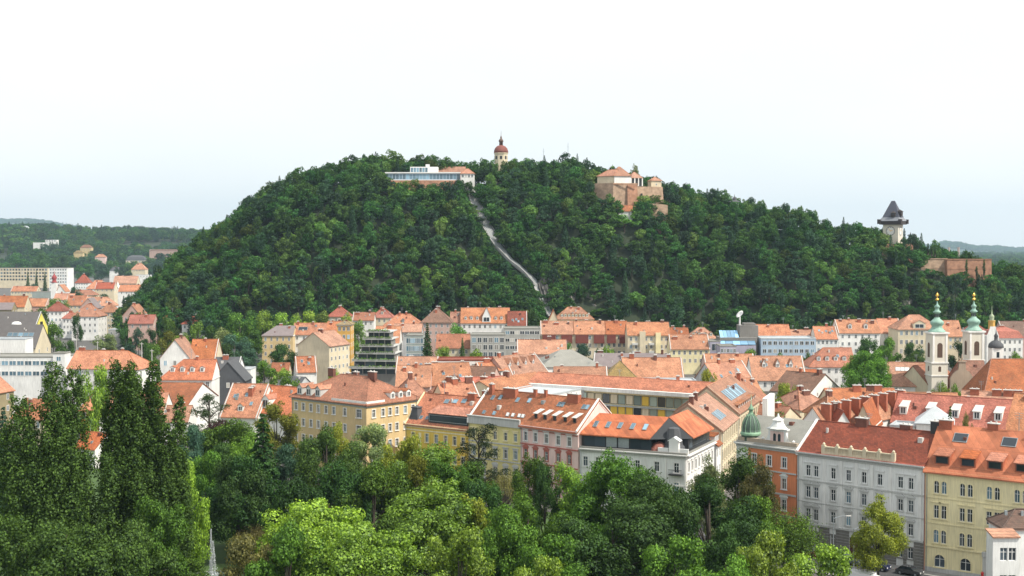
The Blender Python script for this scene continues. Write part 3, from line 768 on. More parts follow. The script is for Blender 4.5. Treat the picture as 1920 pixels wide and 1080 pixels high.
USED = {}
class House:
    """one building: an Empty at its base with wall, roof, windows and trims as parts. Local frame: front along +x at y=0, depth +y."""
    def __init__(s, label, A, B, D, z, wall, name='house', cat='house', z0=0.0, near=False):
        USED[label] = USED.get(label, 0) + 1
        d = Vector((B.x - A.x, B.y - A.y)); s.W = d.length; s.D = D; s.z = z; s.z0 = z0; s.near = near
        s.root = thing(name, label, cat, (A.x, A.y, z0), math.atan2(d.y, d.x))
        s.z = z - z0; s.wm = wallmat(wall) if isinstance(wall, str) else wall; s.wc = wall
        s.cuts = {0: [], 1: [], 2: [], 3: []}; s.gable = None; s.rh = 0; s.roofkind = 'flat'; s.rnd = random.Random(hash(label) % 9973 if False else sum(map(ord, label)))
    def frame(s, side):
        W, D = s.W, s.D
        return [((0, 0), (1, 0), W, 0.0), ((W, 0), (0, 1), D, R(90)), ((W, D), (-1, 0), W, R(180)), ((0, D), (0, -1), D, R(-90))][side]
    def at(s, side, u, out=0.0, z=0.0):
        (ox, oy), (dx, dy), L, rz = s.frame(side)
        return Vector((ox + dx * u + dy * out, oy + dy * u - dx * out, z)), rz
    def windows(s, side, n, rows, w=1.05, h=1.75, top=0.9, st=3.5, style='cross', trim=None, m0=None, m1=None, xs=None, pm=None, fm=None, zs=None, skip=()):
        L = s.frame(side)[2]
        m0 = m0 if m0 is not None else L / (n + 1) * 0.72; m1 = m1 if m1 is not None else m0
        if xs is None: xs = [L / 2] if n == 1 else [m0 + (L - m0 - m1) * i / (n - 1) for i in range(n)]
        rec = 0.2 if s.near else -0.0
        zl = zs if zs is not None else [s.z - top - h - k * st for k in range(rows)]
        for k, zb in enumerate(zl):
            if zb < 0.5 and zs is None: break
            for i, x in enumerate(xs):
                if (k, i) in skip: continue
                tr = None
                if trim: tr = (trim[0] if style != 'arch' else trim[0], trim[1])
                fmsh, pmsh, sm = win_meshes(w, h, style, rec, tr, pm or (BLIND if s.rnd.random() < 0.13 else (PANEB if s.rnd.random() < 0.2 else PANE)), fm or WHITE)
                p, rz = s.at(side, x, 0.0, zb)
                o = link('window', fmsh, s.root, p, rz)
                link('pane', pmsh, o)
                if sm: link('surround', sm, o)
                if s.near: s.cuts[side].append((x - w / 2, x + w / 2, zb, zb + h))
        return s
    def cut(s, side, x0, x1, z0, z1): s.cuts[side].append((x0, x1, z0, z1)); return s
    def build_walls(s, rec=0.35):
        mb = MB()
        for side in range(4):
            L = s.frame(side)[2]; cu = s.cuts[side]
            pt = lambda u, z, o=0.0: s.at(side, u, o, z)[0]
            if not cu: mb.quad(pt(0, -1.0), pt(L, -1.0), pt(L, s.z), pt(0, s.z))
            else:
                xs = sorted({0.0, L, *[round(c[0], 3) for c in cu], *[round(c[1], 3) for c in cu]}); zs = sorted({-1.0, s.z, *[round(c[2], 3) for c in cu], *[round(c[3], 3) for c in cu]})
                for i in range(len(zs) - 1):
                    run = None
                    for j in range(len(xs) - 1):
                        cx, cz = (xs[j] + xs[j + 1]) / 2, (zs[i] + zs[i + 1]) / 2
                        hole = any(c[0] < cx < c[1] and c[2] < cz < c[3] for c in cu)
                        if not hole and run is None: run = xs[j]
                        if run is not None and (hole or j == len(xs) - 2):
                            e = xs[j] if hole else xs[j + 1]
                            mb.quad(pt(run, zs[i]), pt(e, zs[i]), pt(e, zs[i + 1]), pt(run, zs[i + 1])); run = None
                for (a, b, c, d) in cu:
                    mb.quad(pt(a, c), pt(a, d), pt(a, d, -rec), pt(a, c, -rec)); mb.quad(pt(b, c, -rec), pt(b, d, -rec), pt(b, d), pt(b, c))
                    mb.quad(pt(a, d), pt(b, d), pt(b, d, -rec), pt(a, d, -rec)); mb.quad(pt(a, c, -rec), pt(b, c, -rec), pt(b, c), pt(a, c))
        W, D, z, rh = s.W, s.D, s.z, s.rh
        if s.roofkind == 'gable':
            mb.poly([(W, 0, z), (W, D, z), (W, D / 2, z + rh)]); mb.poly([(0, D, z), (0, 0, z), (0, D / 2, z + rh)])
        elif s.roofkind == 'gable_y':
            mb.poly([(0, 0, z), (W, 0, z), (W / 2, 0, z + rh)]); mb.poly([(W, D, z), (0, D, z), (W / 2, D, z + rh)])
        elif s.roofkind == 'shed':
            mb.poly([(W, 0, z), (W, D, z), (W, D, z + rh)]); mb.poly([(0, D, z), (0, 0, z), (0, D, z + rh)]); mb.quad((W, D, z), (0, D, z), (0, D, z + rh), (W, D, z + rh))
        elif s.roofkind in ('hipr', 'hipl'):
            if s.roofkind == 'hipr': mb.poly([(0, D, z), (0, 0, z), (0, D / 2, z + rh)])
            else: mb.poly([(W, 0, z), (W, D, z), (W, D / 2, z + rh)])
        s.wall = mb.build('wall', s.wm, s.root)
        return s
    def roof(s, kind, rh, rc='orange', ov=0.45, hip=None, eave='white', ridge=True):
        s.roofkind, s.rh = kind, rh; W, D, z = s.W, s.D, s.z; T = 0.22
        rm = roofmat(rc) if isinstance(rc, str) else rc; s.rm = rm
        mb = MB(); e = ov
        if kind in ('gable', 'hip', 'hipr', 'hipl'):
            k = rh / (D / 2); s.tan = k; zl = z - e * k + T
            hp = hip if hip is not None else min(D * 0.48, W * 0.45)
            l0 = hp if kind in ('hip', 'hipl') else -e * 0.5; l1 = W - hp if kind in ('hip', 'hipr') else W + e * 0.5
            xl = -e if kind in ('hip', 'hipl') else -e * 0.5; xr = W + e if kind in ('hip', 'hipr') else W + e * 0.5
            r0, r1 = (l0, D / 2, z + rh + T), (l1, D / 2, z + rh + T)
            a, b, c, d = (xl, -e, zl), (xr, -e, zl), (xr, D + e, zl), (xl, D + e, zl)
            P_ = [[a, b, r1, r0], [c, d, r0, r1]]
            if kind in ('hip', 'hipr'): P_.append([b, c, r1])
            if kind in ('hip', 'hipl'): P_.append([d, a, r0])
            mb.slab(P_, T)
            s.ridge = ((l0, D / 2), (l1, D / 2))
            rt = [(r0, r1)]
            if kind in ('hip', 'hipr'): rt += [(b, r1), (c, r1)]
            if kind in ('hip', 'hipl'): rt += [(a, r0), (d, r0)]
        elif kind == 'gable_y':
            k = rh / (W / 2); s.tan = k; zl = z - e * k + T
            r0, r1 = (W / 2, -e * 0.5, z + rh + T), (W / 2, D + e * 0.5, z + rh + T)
            a, b, c, d = (-e, -e * 0.5, zl), (W + e, -e * 0.5, zl), (W + e, D + e * 0.5, zl), (-e, D + e * 0.5, zl)
            mb.slab([[b, c, r1, r0], [d, a, r0, r1]], T); rt = [(r0, r1)]
            s.ridge = ((W / 2, 0), (W / 2, D))
        elif kind == 'pyramid':
            s.tan = rh / (D / 2); a, b, c, d = (-e, -e, z), (W + e, -e, z), (W + e, D + e, z), (-e, D + e, z); t = (W / 2, D / 2, z + rh)
            mb.slab([[a, b, t], [b, c, t], [c, d, t], [d, a, t]], T * 0.6); rt = [(a, t), (b, t)]
            s.ridge = ((W / 2, D / 2), (W / 2, D / 2))
        elif kind == 'shed':
            k = rh / D; s.tan = k
            mb.slab([[(-e * .5, -e, z - e * k + T), (W + e * .5, -e, z - e * k + T), (W + e * .5, D + e, z + rh + e * k + T), (-e * .5, D + e, z + rh + e * k + T)]], T); rt = []
            s.ridge = ((0, D), (W, D))
        elif kind == 'mansard':
            i1, h1 = rh * 0.28, rh * 0.62; s.tan = h1 / i1
            lo = [(-e, -e, z), (W + e, -e, z), (W + e, D + e, z), (-e, D + e, z)]; hi = [(i1, i1, z + h1), (W - i1, i1, z + h1), (W - i1, D - i1, z + h1), (i1, D - i1, z + h1)]
            r0, r1 = (D * 0.45, D / 2, z + rh), (W - D * 0.45, D / 2, z + rh)
            for i in range(4): mb.quad(lo[i], lo[(i + 1) % 4], hi[(i + 1) % 4], hi[i])
            mb.quad(hi[0], hi[1], r1, r0); mb.quad(hi[2], hi[3], r0, r1); mb.poly([hi[1], hi[2], r1]); mb.poly([hi[3], hi[0], r0]); rt = [(r0, r1)]
            s.ridge = ((D * 0.45, D / 2), (W - D * 0.45, D / 2))
        else:       # flat roof behind a parapet
            s.tan = 0; rt = []; h = 0.5; t = 0.28
            mb.box(-0.06, W + 0.06, -0.06, t, z, z + h); mb.box(-0.06, W + 0.06, D - t, D + 0.06, z, z + h); mb.box(-0.06, t, t, D - t, z, z + h); mb.box(W - t, W + 0.06, t, D - t, z, z + h)
            mb.quad((t, t, z + 0.12), (W - t, t, z + 0.12), (W - t, D - t, z + 0.12), (t, D - t, z + 0.12)); s.ridge = ((0, D / 2), (W, D / 2))
        s.roof_o = mb.build('roof', rm, s.root)
        if rt and ridge and isinstance(rc, str) and rc in ROOFC:
            q = MB()
            for p0, p1 in rt: q.tube([(p0[0], p0[1], p0[2] + 0.02), (p1[0], p1[1], p1[2] + 0.02)], 0.13, 5)
            q.build('ridge_cap', rm, s.roof_o)
        if eave and kind not in ('flat',):
            q = MB(); em = wallmat(eave)
            q.box(-0.18, s.W + 0.18, -0.2, -0.003, z - 0.42, z - 0.02)
            if kind not in ('gable', 'gable_y', 'shed'): q.box(s.W + 0.003, s.W + 0.2, 0, D, z - 0.42, z - 0.02); q.box(-0.2, -0.003, 0, D, z - 0.42, z - 0.02)
            if kind == 'gable_y': q = MB(); q.box(s.W + 0.003, s.W + 0.2, 0, D, z - 0.42, z - 0.02); q.box(-0.2, -0.003, 0, D, z - 0.42, z - 0.02)
            q.build('cornice', em, s.root)
        return s
    def slope_z(s, x, y):
        W, D = s.W, s.D
        if s.roofkind == 'gable_y': return s.z + s.rh - abs(x - W / 2) * s.tan
        if s.roofkind == 'flat': return s.z
        if s.roofkind == 'shed': return s.z + y * s.tan
        if s.roofkind == 'mansard': return s.z + s.rh * 0.8
        v = min(y, D - y) * s.tan
        return s.z + v
    def sl(s, side, u, v):
        p, rz = s.at(side, u, -v, 0); p.z = s.z + v * s.tan + 0.22; return p, rz
    def chimney(s, x, y, w=0.9, d=0.7, h=1.6, m=None, cap=True, base=None):
        zb = s.slope_z(x, y) - 0.6 if base is None else base; zt = s.slope_z(x, y) + h
        mb = MB(); mb.box(x - w / 2, x + w / 2, y - d / 2, y + d / 2, zb, zt); c = mb.build('chimney', m or BRICK, s.root)
        if cap:
            q = MB(); q.box(x - w / 2 - 0.1, x + w / 2 + 0.1, y - d / 2 - 0.1, y + d / 2 + 0.1, zt, zt + 0.14)
            for i in (-1, 1):
                if w > 0.7: q.box(x + i * w * 0.25 - 0.12, x + i * w * 0.25 + 0.12, y - 0.12, y + 0.12, zt + 0.14, zt + 0.42)
            q.build('cap', CAPM, c)
        return s
    def chimneys(s, n):
        (x0, y0), (x1, y1) = s.ridge
        for i in range(n):
            t = (i + s.rnd.uniform(0.25, 0.75)) / n
            k = s.rnd.uniform(-0.16, 0.1) * s.D if s.roofkind != 'gable_y' else 0
            s.chimney(x0 + (x1 - x0) * t, y0 + (y1 - y0) * t + k, s.rnd.choice([0.8, 1.0, 1.5, 2.0]), 0.8, s.rnd.uniform(0.9, 1.7), s.rnd.choice([BRICK, BRICK, BRICKD]))
        return s
    def skylight(s, side, u, v, w=0.8, l=1.2, pm=None, open_=0.0):
        p, rz = s.sl(side, u, v); k = s.tan; c = 1 / math.hypot(1, k); sn = k * c
        def q(x, t, n): return (x, t * c - n * sn, t * sn + n * c)
        mb = MB()
        def bx(x0, x1, t0, t1, n0, n1):
            i = len(mb.v); mb.v += [q(x0, t0, n0), q(x1, t0, n0), q(x1, t1, n0), q(x0, t1, n0), q(x0, t0, n1), q(x1, t0, n1), q(x1, t1, n1), q(x0, t1, n1)]
            for fc in ((3, 2, 1, 0), (4, 5, 6, 7), (0, 1, 5, 4), (1, 2, 6, 5), (2, 3, 7, 6), (3, 0, 4, 7)): mb.f.append(tuple(i + j for j in fc)); mb.m.append(0)
        b = 0.09
        bx(-w / 2, -w / 2 + b, 0, l, -0.05, 0.14); bx(w / 2 - b, w / 2, 0, l, -0.05, 0.14); bx(-w / 2 + b, w / 2 - b, 0, b, -0.05, 0.14); bx(-w / 2 + b, w / 2 - b, l - b, l, -0.05, 0.14)
        o = mb.build('skylight', ZINC, s.root, loc=p, rz=rz)
        g = MB(); g.quad(q(-w / 2 + b * .5, b * .5, 0.1), q(w / 2 - b * .5, b * .5, 0.1), q(w / 2 - b * .5, l - b * .5, 0.1 + open_), q(-w / 2 + b * .5, l - b * .5, 0.1 + open_))
        g.build('pane', pm or PANEB, o)
        return s
    def dormer(s, side, u, v, w=1.3, h=1.5, kind='gable', wm=None, rm=None, ww=None, wh=None, style='cross', fm=None):
        p, rz = s.sl(side, u, v); k = s.tan; mb = MB(); dp = h / k
        wm = wm or s.wm; rm = rm or s.rm
        a, b = -w / 2, w / 2
        mb.quad((a, 0, -0.4), (b, 0, -0.4), (b, 0, h), (a, 0, h)); mb.poly([(b, 0, -0.2), (b, dp, h), (b, 0, h)]); mb.poly([(a, 0, -0.2), (a, 0, h), (a, dp, h)])
        e = 0.16
        if kind in ('gable', 'spike', 'round'):
            g = w * (0.42 if kind == 'gable' else (1.1 if kind == 'spike' else 0.28)); bk = (h + g) / k
            mb.poly([(a, 0, h), (b, 0, h), (0, 0, h + g)])
            mb.slab([[(0, -e, h + g + 0.1), (a - e, -e, h - e * g / (w / 2) + 0.1), (a - e, dp, h - e * g / (w / 2) + 0.1), (0, bk, h + g + 0.1)]], 0.1, 1); mb.slab([[(b + e, -e, h - e * g / (w / 2) + 0.1), (0, -e, h + g + 0.1), (0, bk, h + g + 0.1), (b + e, dp, h - e * g / (w / 2) + 0.1)]], 0.1, 1)
        elif kind == 'shed':
            kk = k * 0.35; bk = h / (k - kk)
            mb.slab([[(a - e, -e * 2, h - 2 * e * kk + 0.1), (b + e, -e * 2, h - 2 * e * kk + 0.1), (b + e, bk, h + bk * kk + 0.1), (a - e, bk, h + bk * kk + 0.1)]], 0.12, 1)
            mb.poly([(b, 0, h), (b, dp, h), (b, bk, h + bk * kk)]); mb.poly([(a, 0, h), (a, bk, h + bk * kk), (a, dp, h)])
        else:
            mb.slab([[(a - e, -e, h + 0.12), (b + e, -e, h + 0.12), (b + e, dp + 0.3, h + 0.12), (a - e, dp + 0.3, h + 0.12)]], 0.14, 1)
        o = mb.build('dormer', [wm, rm], s.root, loc=p, rz=rz)
        ww, wh = ww or w * 0.72, wh or h * 0.82
        fmsh, pmsh, _ = win_meshes(ww, wh, style, 0.0, None, PANE, fm or WHITE)
        q = link('window', fmsh, o, (0, -0.003, (h - wh) * 0.5)); s_ = q
        pn = MB(); pn.quad((-ww / 2 + 0.05, -0.04, 0.05), (ww / 2 - 0.05, -0.04, 0.05), (ww / 2 - 0.05, -0.04, wh - 0.05), (-ww / 2 + 0.05, -0.04, wh - 0.05))
        # pane sits in the frame: part of the window mesh is too small to pick apart here
        me = q.data.copy(); q.data = me
        bm = bmesh.new(); bm.from_mesh(me); vs = [bm.verts.new(c) for c in pn.v]; fc = bm.faces.new(vs); fc.material_index = 1; bm.to_mesh(me); bm.free(); me.materials.append(PANE)
        return s
    def band(s, side, z0, z1, out=0.12, m='white', u0=0.0, u1=None, name='string_course'):
        L = s.frame(side)[2]; u1 = L if u1 is None else u1
        mb = MB(); p, rz = s.at(side, 0, 0, 0); mb.box(u0, u1, -out, -0.003, z0, z1)
        mb.build(name, wallmat(m) if isinstance(m, str) else m, s.root, loc=p, rz=rz); return s
    def aerial(s):
        (x0, y0), (x1, y1) = s.ridge; t = s.rnd.uniform(0.15, 0.85); x, y = x0 + (x1 - x0) * t, y0 + (y1 - y0) * t; zb = s.slope_z(x, y); hh = s.rnd.uniform(1.8, 3.4)
        mb = MB(); mb.box(x - .04, x + .04, y - .04, y + .04, zb - .2, zb + hh)
        for k in (0.98, 0.85, 0.72): mb.box(x - .7 * k, x + .7 * k, y - .03, y + .03, zb + hh * k - .03, zb + hh * k + .03)
        mb.build('aerial', ZINC, s.root); return s
    def vents(s, n):
        for i in range(n):
            u = s.rnd.uniform(.08, .92) * s.W; v = s.rnd.uniform(.12, .42) * s.D; p, rz = s.sl(0, u, v); w = s.rnd.choice([.18, .25, .4])
            mb = MB(); mb.box(-w, w, -w, w, -.3, s.rnd.uniform(.35, .8)); mb.build('roof_vent', s.rnd.choice([ZINC, BRICKD, CAPM]), s.root, loc=p, rz=rz)
        return s
    def done(s):
        if s.roofkind in ('gable', 'hip', 'hipl', 'hipr') and s.root.location.y < 700:
            s.vents(s.rnd.choice([1, 2, 3]))
            if s.rnd.random() < 0.6: s.aerial()
        if s.near and s.W > 8:
            mb = MB(); mb.tube([(0.3, -0.16, 0.2), (0.3, -0.16, s.z - 0.6)], 0.06, 6); mb.build('downpipe', ZINC, s.root)
        return s.build_walls()

def parapet(h, x, w=0.4, up=0.45, m='white', both=True):
    D, z, rh = h.D, h.z, h.rh; mb = MB()
    for (y0, z0_, y1, z1) in ((-0.5, z - 0.5 * h.tan, D / 2, z + rh),) + (((D / 2, z + rh, D + 0.4, z - 0.4 * h.tan),) if both else ()):
        a = [(x - w / 2, y0, z0_), (x + w / 2, y0, z0_), (x + w / 2, y1, z1), (x - w / 2, y1, z1)]
        mb.slab([[(p[0], p[1], p[2] + 0.22 + up) for p in a]], up + 0.6)
    mb.build('firewall_coping', wallmat(m), h.root)
def corners(a, b, z=None, Y=None):
    if z is not None:
        A = PZ(a[0], a[1], z); B = PZ(b[0], b[1], z)
    else:
        Ya, Yb = Y if isinstance(Y, tuple) else (Y, Y)
        A = P(a[0], a[1], Ya); z = A.z
        t = P(b if isinstance(b, (int, float)) else b[0], a[1], Yb); B = Vector((t.x, t.y, z))
    return A, B, z

def H(label, a, b, D, rh, roof='gable', wall='white', rc='orange', z=None, Y=None, wf=(0, 0), wr=(0, 0), wl=(0, 0), ch=2, sky=0, dorm=0, dk='gable', win=(1.05, 1.7), st=3.4, top=0.8, pm=None, eave='white', hip=None, z0=0.0, dv=0.28, dw=1.3, dh=1.4, name='house', cat='house', fm=None, dwm=None):
    A, B, zz = corners(a, b, z, Y)
    h = House(label, A, B, D, zz, wall, name, cat, z0)
    h.roof(roof, rh, rc, eave=eave, hip=hip)
    if roof == 'gable' and zz > 6:
        if wr == (0, 0) and A.x < 0: wr = (2, 2)
        if wl == (0, 0) and A.x > 0: wl = (2, 2)
        if h.rnd.random() < 0.45: parapet(h, 0.12, 0.3, 0.2, 'greytrim')
        if h.rnd.random() < 0.45: parapet(h, h.W - 0.12, 0.3, 0.2, 'greytrim')
    for side, (n, r) in ((0, wf), (1, wr), (3, wl)):
        if n and r: h.windows(side, n, r, win[0], win[1], top, st, pm=pm, fm=fm)
    if ch: h.chimneys(ch)
    if roof not in ('flat', 'gable_y', 'pyramid'):
        L0, L1 = (h.W * 0.12, h.W * 0.88)
        for i in range(dorm): h.dormer(0, L0 + (L1 - L0) * (i + 0.5) / dorm, D * dv * 0.5, dw, dh, dk, wm=dwm)
        for i in range(sky): h.skylight(0, L0 + (L1 - L0) * (i + h.rnd.uniform(0.2, 0.8)) / sky, D * h.rnd.uniform(0.12, 0.3), 0.9, 1.3)
    return h.done()
# ---------------------------------------------------------------- the far town at the left
H('long cream apartment block with many window rows at the far left', (-12, 503), 90, 15, 0, 'flat', 'cream', 'grey', Y=1650, wf=(18, 4), ch=0, win=(2.4, 2.2), st=4.2, fm=DARKM, name='apartment_block', cat='apartment block')
H('tall white apartment tower block rising above the far red roofs', (92, 503), 126, 22, 0, 'flat', 'palegrey', 'grey', Y=1500, wf=(7, 7), wr=(0, 0), ch=0, win=(1.8, 1.8), st=3.6, name='tower_block', cat='tower block')
H('long low orange roof in front of the far cream apartment block', (20, 546), 68, 12, 4.5, 'gable', 'cream', 'orange', Y=1250, wf=(8, 1))
H('white house with orange roof right beside the white tower block', (141, 530), 166, 13, 8.5, 'hip', 'white', 'red', Y=1350, wf=(5, 2))
H('white house with orange hipped roof left of the two white spires', (162, 541), 200, 13, 7.5, 'hip', 'white', 'orange', Y=1200, wf=(6, 2))
H('long orange roof behind the two white spires', (212, 531), 256, 13, 7.0, 'gable', 'cream', 'salmon', Y=1300, wf=(6, 1))
H('orange gabled roof left of the wooded hill in the second far row', (122, 572), 160, 12, 6.5, 'gable', 'cream', 'orange', Y=930, sky=2, wf=(5, 1))
H('salmon roof close to the left edge of the wooded hill', (158, 573), 212, 12, 5.8, 'hipr', 'white', 'salmon', Y=915, dorm=3, wf=(6, 1))
H('orange roof at the left picture edge above the dark modern roofs', (-8, 575), 46, 13, 7.0, 'gable', 'cream', 'orange', Y=880)
H('low salmon roof between the left edge and the red roofed white house', (45, 574), 86, 12, 5.0, 'gable', 'rosy', 'salmon', Y=905)
H('grey gabled barn roof at the left edge in the far town', (-20, 580), 22, 9, 4.0, 'gable', 'khaki', 'purple', Y=820, ch=0)
H('orange roof between the church and the row of white houses', (100, 562), 150, 11, 4.6, 'gable', 'white', 'orange', Y=1010)
H('low red roof right of the small far church', (125, 553), 178, 11, 4.0, 'hip', 'cream', 'rust', Y=1100)
H('low grey flat roofed hall below the far apartment tower', (60, 548), 110, 14, 0, 'flat', 'greygreen', 'grey', Y=1180, ch=0)
H('pale low hall with white roof below the far orange roofs', (140, 562), 200, 12, 0, 'flat', 'white', 'metal', Y=1060, ch=0)
H('cream villa with dark dormered roof at the foot of the far wooded slope', (236, 488), 271, 18, 9, 'mansard', 'cream', 'slate', Y=2300, wf=(6, 2), ch=2, dorm=0, win=(1.8, 2.6), st=5, name='villa', cat='villa')
H('house with coral roof below the far cream villa', (246, 505), 272, 14, 8, 'hip', 'cream', 'salmon', Y=1700, wf=(4, 1))
H('white flat roofed house under the coral roof at the hill edge', (255, 516), 279, 12, 0, 'flat', 'white', 'metal', Y=1600, wf=(4, 1), ch=0)
H('white flat villa high on the far wooded slope', (85, 450), 106, 12, 0, 'flat', 'white', 'metal', Y=2560, z0=44, ch=0, wf=(4, 1), win=(2.5, 2), cat='villa')
H('small white terrace house just left of the white flat villa on the far slope', (62, 455), 81, 10, 0, 'flat', 'white', 'metal', Y=2520, z0=40, ch=0, cat='villa')
H('highest white house in the trees of the far slope', (40, 427), 53, 10, 4, 'hip', 'white', 'metal', Y=2950, z0=80, ch=0)
H('pale house at the left picture edge in the far wood', (8, 434), 20, 10, 4, 'hip', 'white', 'metal', Y=2900, z0=76, ch=0)
H('tan house with brown roof halfway up the far wooded slope', (150, 464), 171, 12, 5, 'hip', 'beige', 'brown', Y=2450, z0=28, wf=(4, 2), ch=1)
H('small tan house left below the brown roofed house on the far slope', (138, 474), 155, 10, 4, 'hip', 'beige', 'tan', Y=2380, z0=20, ch=1)
H('pink house with salmon roof low on the far wooded slope', (178, 482), 197, 11, 5, 'hip', 'pink', 'salmon', Y=2300, z0=14, wf=(4, 1), ch=1)
H('grey roofed house in the trees below the far slope', (205, 507), 228, 10, 5, 'hip', 'white', 'slate', Y=1900, ch=1)
H('long tan wall of a far building at the hill edge', (280, 470), 335, 10, 2, 'gable', 'rosy', 'brown', Y=2400, z0=20, ch=0)
H('white house with red roof low behind the twin spires', (178, 541), 214, 10, 5, 'gable', 'cream', 'red', Y=1120, wf=(4, 1))
H('orange roofed house near the hill edge behind the white spires', (222, 546), 262, 10, 5, 'gable', 'white', 'orange', Y=1080, wf=(4, 1))

# ---------------------------------------------------------------- left middle
H('tall white house with red roof and four window rows', (86, 583), (117), 14, 5, 'hip', 'white', 'red', Y=760, wf=(4, 4), wr=(3, 4), ch=2, st=3.6)
H('lower right wing of the tall white house with red roof', (117, 597), 137, 12, 3.6, 'hip', 'white', 'red', Y=757, wf=(3, 3), wr=(2, 3), ch=1)
H('broad white house with big orange hipped roof and three window rows', (134, 593), 184, 16, 6.5, 'hip', 'white', 'orange', Y=740, wf=(5, 3), wr=(3, 3), ch=2, sky=3)
H('white house with salmon roof at the left foot of the wooded hill', (186, 585), 214, 13, 5, 'hip', 'cream', 'salmon', Y=800, wf=(4, 3), wr=(3, 3))
H('rosy gable roof behind the broad white house', (150, 577), 180, 12, 6, 'gable_y', 'rosy', 'purple', Y=820, ch=0)
H('low beige flat roofed hall among trees below the wooded hill', (203, 619), 252, 14, 0, 'flat', 'concrete', 'metal', Y=690, wf=(5, 1), ch=0, name='hall', cat='hall')
H('white house with steep orange gable at the left end of the hill', (230, 592), (264, 592), 14, 5.6, 'gable_y', 'rosy', 'salmon', Y=690, wf=(3, 2), ch=1)
H('red roofed annex in front of the steep orange gable', (240, 606), 287, 10, 4.0, 'gable', 'rosy', 'red', Y=668, wf=(3, 1), ch=1)
H('long house with orange hipped roof under the left side of the hill', (289, 606), 345, 12, 4.6, 'hip', 'cream', 'orange', Y=680, wf=(6, 1), ch=1)
H('white walled house with red roof right of the long orange hipped roof', (341, 607), 386, 11, 4.0, 'hip', 'white', 'red', Y=672, wf=(5, 2), ch=2)
h = H('upper dark roofed modern building with lemon yellow gable end', (-30, 615), 66, 15, 6.6, 'gable', 'lemon', 'dark', Y=560, ch=0, eave='slate', name='modern_building', cat='building')
h.windows(1, 1, 1, 3.2, 1.8, zs=[h.z + 0.6], xs=[7.5], fm=DARKM)
h = H('lower dark roofed modern building with long skylight band and cream end wall', (-30, 652), 66, 17, 8.4, 'gable', 'cream', 'dark', Y=500, ch=0, eave='slate', name='modern_building', cat='building')
for i in range(5): h.skylight(0, h.W * (0.42 + 0.105 * i), 4.0, 1.9, 1.9, PANEB)
H('white plant box on the roof terrace at the left edge', (-30, 637), 47, 8, 0, 'flat', 'white', 'metal', Y=478, ch=0, name='roof_box', cat='rooftop box')
mb = MB(); p = P(31, 614, 553); mb.lathe([(2.1, 0), (2.1, 2.8), (1.8, 3.6), (1.0, 4.0)], 14)
tag(mb.build('roof_cylinder', WHITE, loc=(p.x, p.y, p.z - 1.5), smooth=True), 'white rounded drum standing on the dark modern roof', 'roof drum')
h = H('long white modern building with a flat roof and wide bluish windows', (-30, 671), 121, 14, 0, 'flat', 'palegrey', 'grey', Y=440, wf=(10, 2), wr=(3, 2), ch=0, win=(2.4, 1.6), st=3.6, top=1.0, pm=PANEB, name='modern_building', cat='building')
mb = MB(); 
H('white stair tower at the right end of the long white modern building', (99, 664), 121, 6, 0, 'flat', 'palegrey', 'grey', Y=437, wf=(1, 2), ch=0, win=(1.6, 1.6), pm=PANEB, name='stair_tower', cat='stair tower')
H('long white house with broad plain orange roof behind the poplars', (126, 690), (258, 692), 14, 5.2, 'hipr', 'white', 'orange', z=14, wf=(9, 2), wr=(3, 2), ch=3, win=(1.1, 1.9))
h = H('khaki gable end house with orange roof and brick chimneys at the left edge', (-60, 745), (26, 731), 15, 5.6, 'gable', 'khaki', 'orange', z=12, wf=(4, 2), ch=0, eave='khaki', sky=2)
for i, x in enumerate((0.35, 0.5, 0.66, 0.8, 0.93)): h.chimney(h.W * x, 7.5, 1.3, 0.8, 1.3)
h.windows(1, 2, 1, 1.2, 1.5, zs=[h.z - 1.6], xs=[6.5, 11])
H('white house whose gable end faces the front with shuttered balcony door', (300, 672), 356, 15, 7.0, 'gable_y', 'white', 'salmon', Y=487, wf=(3, 1), ch=1, win=(1.2, 2.0))
H('cream side wing joined to the white gable end house', (355, 671), (404, 668), 12, 6.6, 'gable', 'cream', 'orange', Y=496, wf=(3, 1), wr=(2, 2), ch=1)
h = H('white house with bright orange roof and four white dormers', (299, 711), (397, 711), 13, 5.6, 'hipl', 'white', 'bright', z=12, wf=(8, 2), ch=1, dorm=4, dk='round', dw=1.4, dh=1.5, dv=0.34, dwm=WHITE)
H('dark slate clad gable house beside the bright orange dormer roof', (397, 713), (458, 713), 12, 6.0, 'gable_y', 'slate', 'slate', z=10.5, wf=(3, 1), ch=0, eave='slate')
H('dark slate roofed house behind the slate gable', (400, 692), 447, 10, 3.6, 'gable', 'white', 'slate', Y=442, ch=1)
H('white flat terrace right of the slate gable', (446, 694), 470, 9, 0, 'flat', 'white', 'metal', Y=445, ch=0)
H('white gable house turned sideways with orange and red roof slopes', (350, 762), (408, 742), 15, 5.2, 'gable_y', 'white', 'rust', z=8.5, wf=(1, 1), ch=0)
h = H('wide house with plain orange roof in front of the slate gable', (413, 780), (482, 782), 17, 8.0, 'gable', 'white', 'orange', z=7.5, ch=1, sky=3)
h.chimney(h.W * 0.62, 5.5, 1.2, 0.9, 2.2); h.dormer(0, h.W * 0.5, 1.2, 1.6, 1.5, 'gable')
h = H('white house with bright orange roof and one white dormer left of the beige corner building', (466, 770), (549, 779), 15, 6.4, 'gable', 'white', 'bright', z=8.5, wf=(4, 1), ch=1)
h.dormer(0, h.W * 0.33, 1.0, 2.6, 2.6, 'gable', WHITE)
H('small ochre house with orange hipped roof between the two poplar clumps', (150, 768), (183, 768), 9, 3.8, 'hip', 'ochre', 'orange', z=8, wf=(2, 2), wr=(2, 2), ch=1)
H('orange roofed house hidden behind the right poplar clump', (186, 776), (305, 776), 12, 5.2, 'gable', 'white', 'orange', z=8, wf=(6, 1), sky=3)
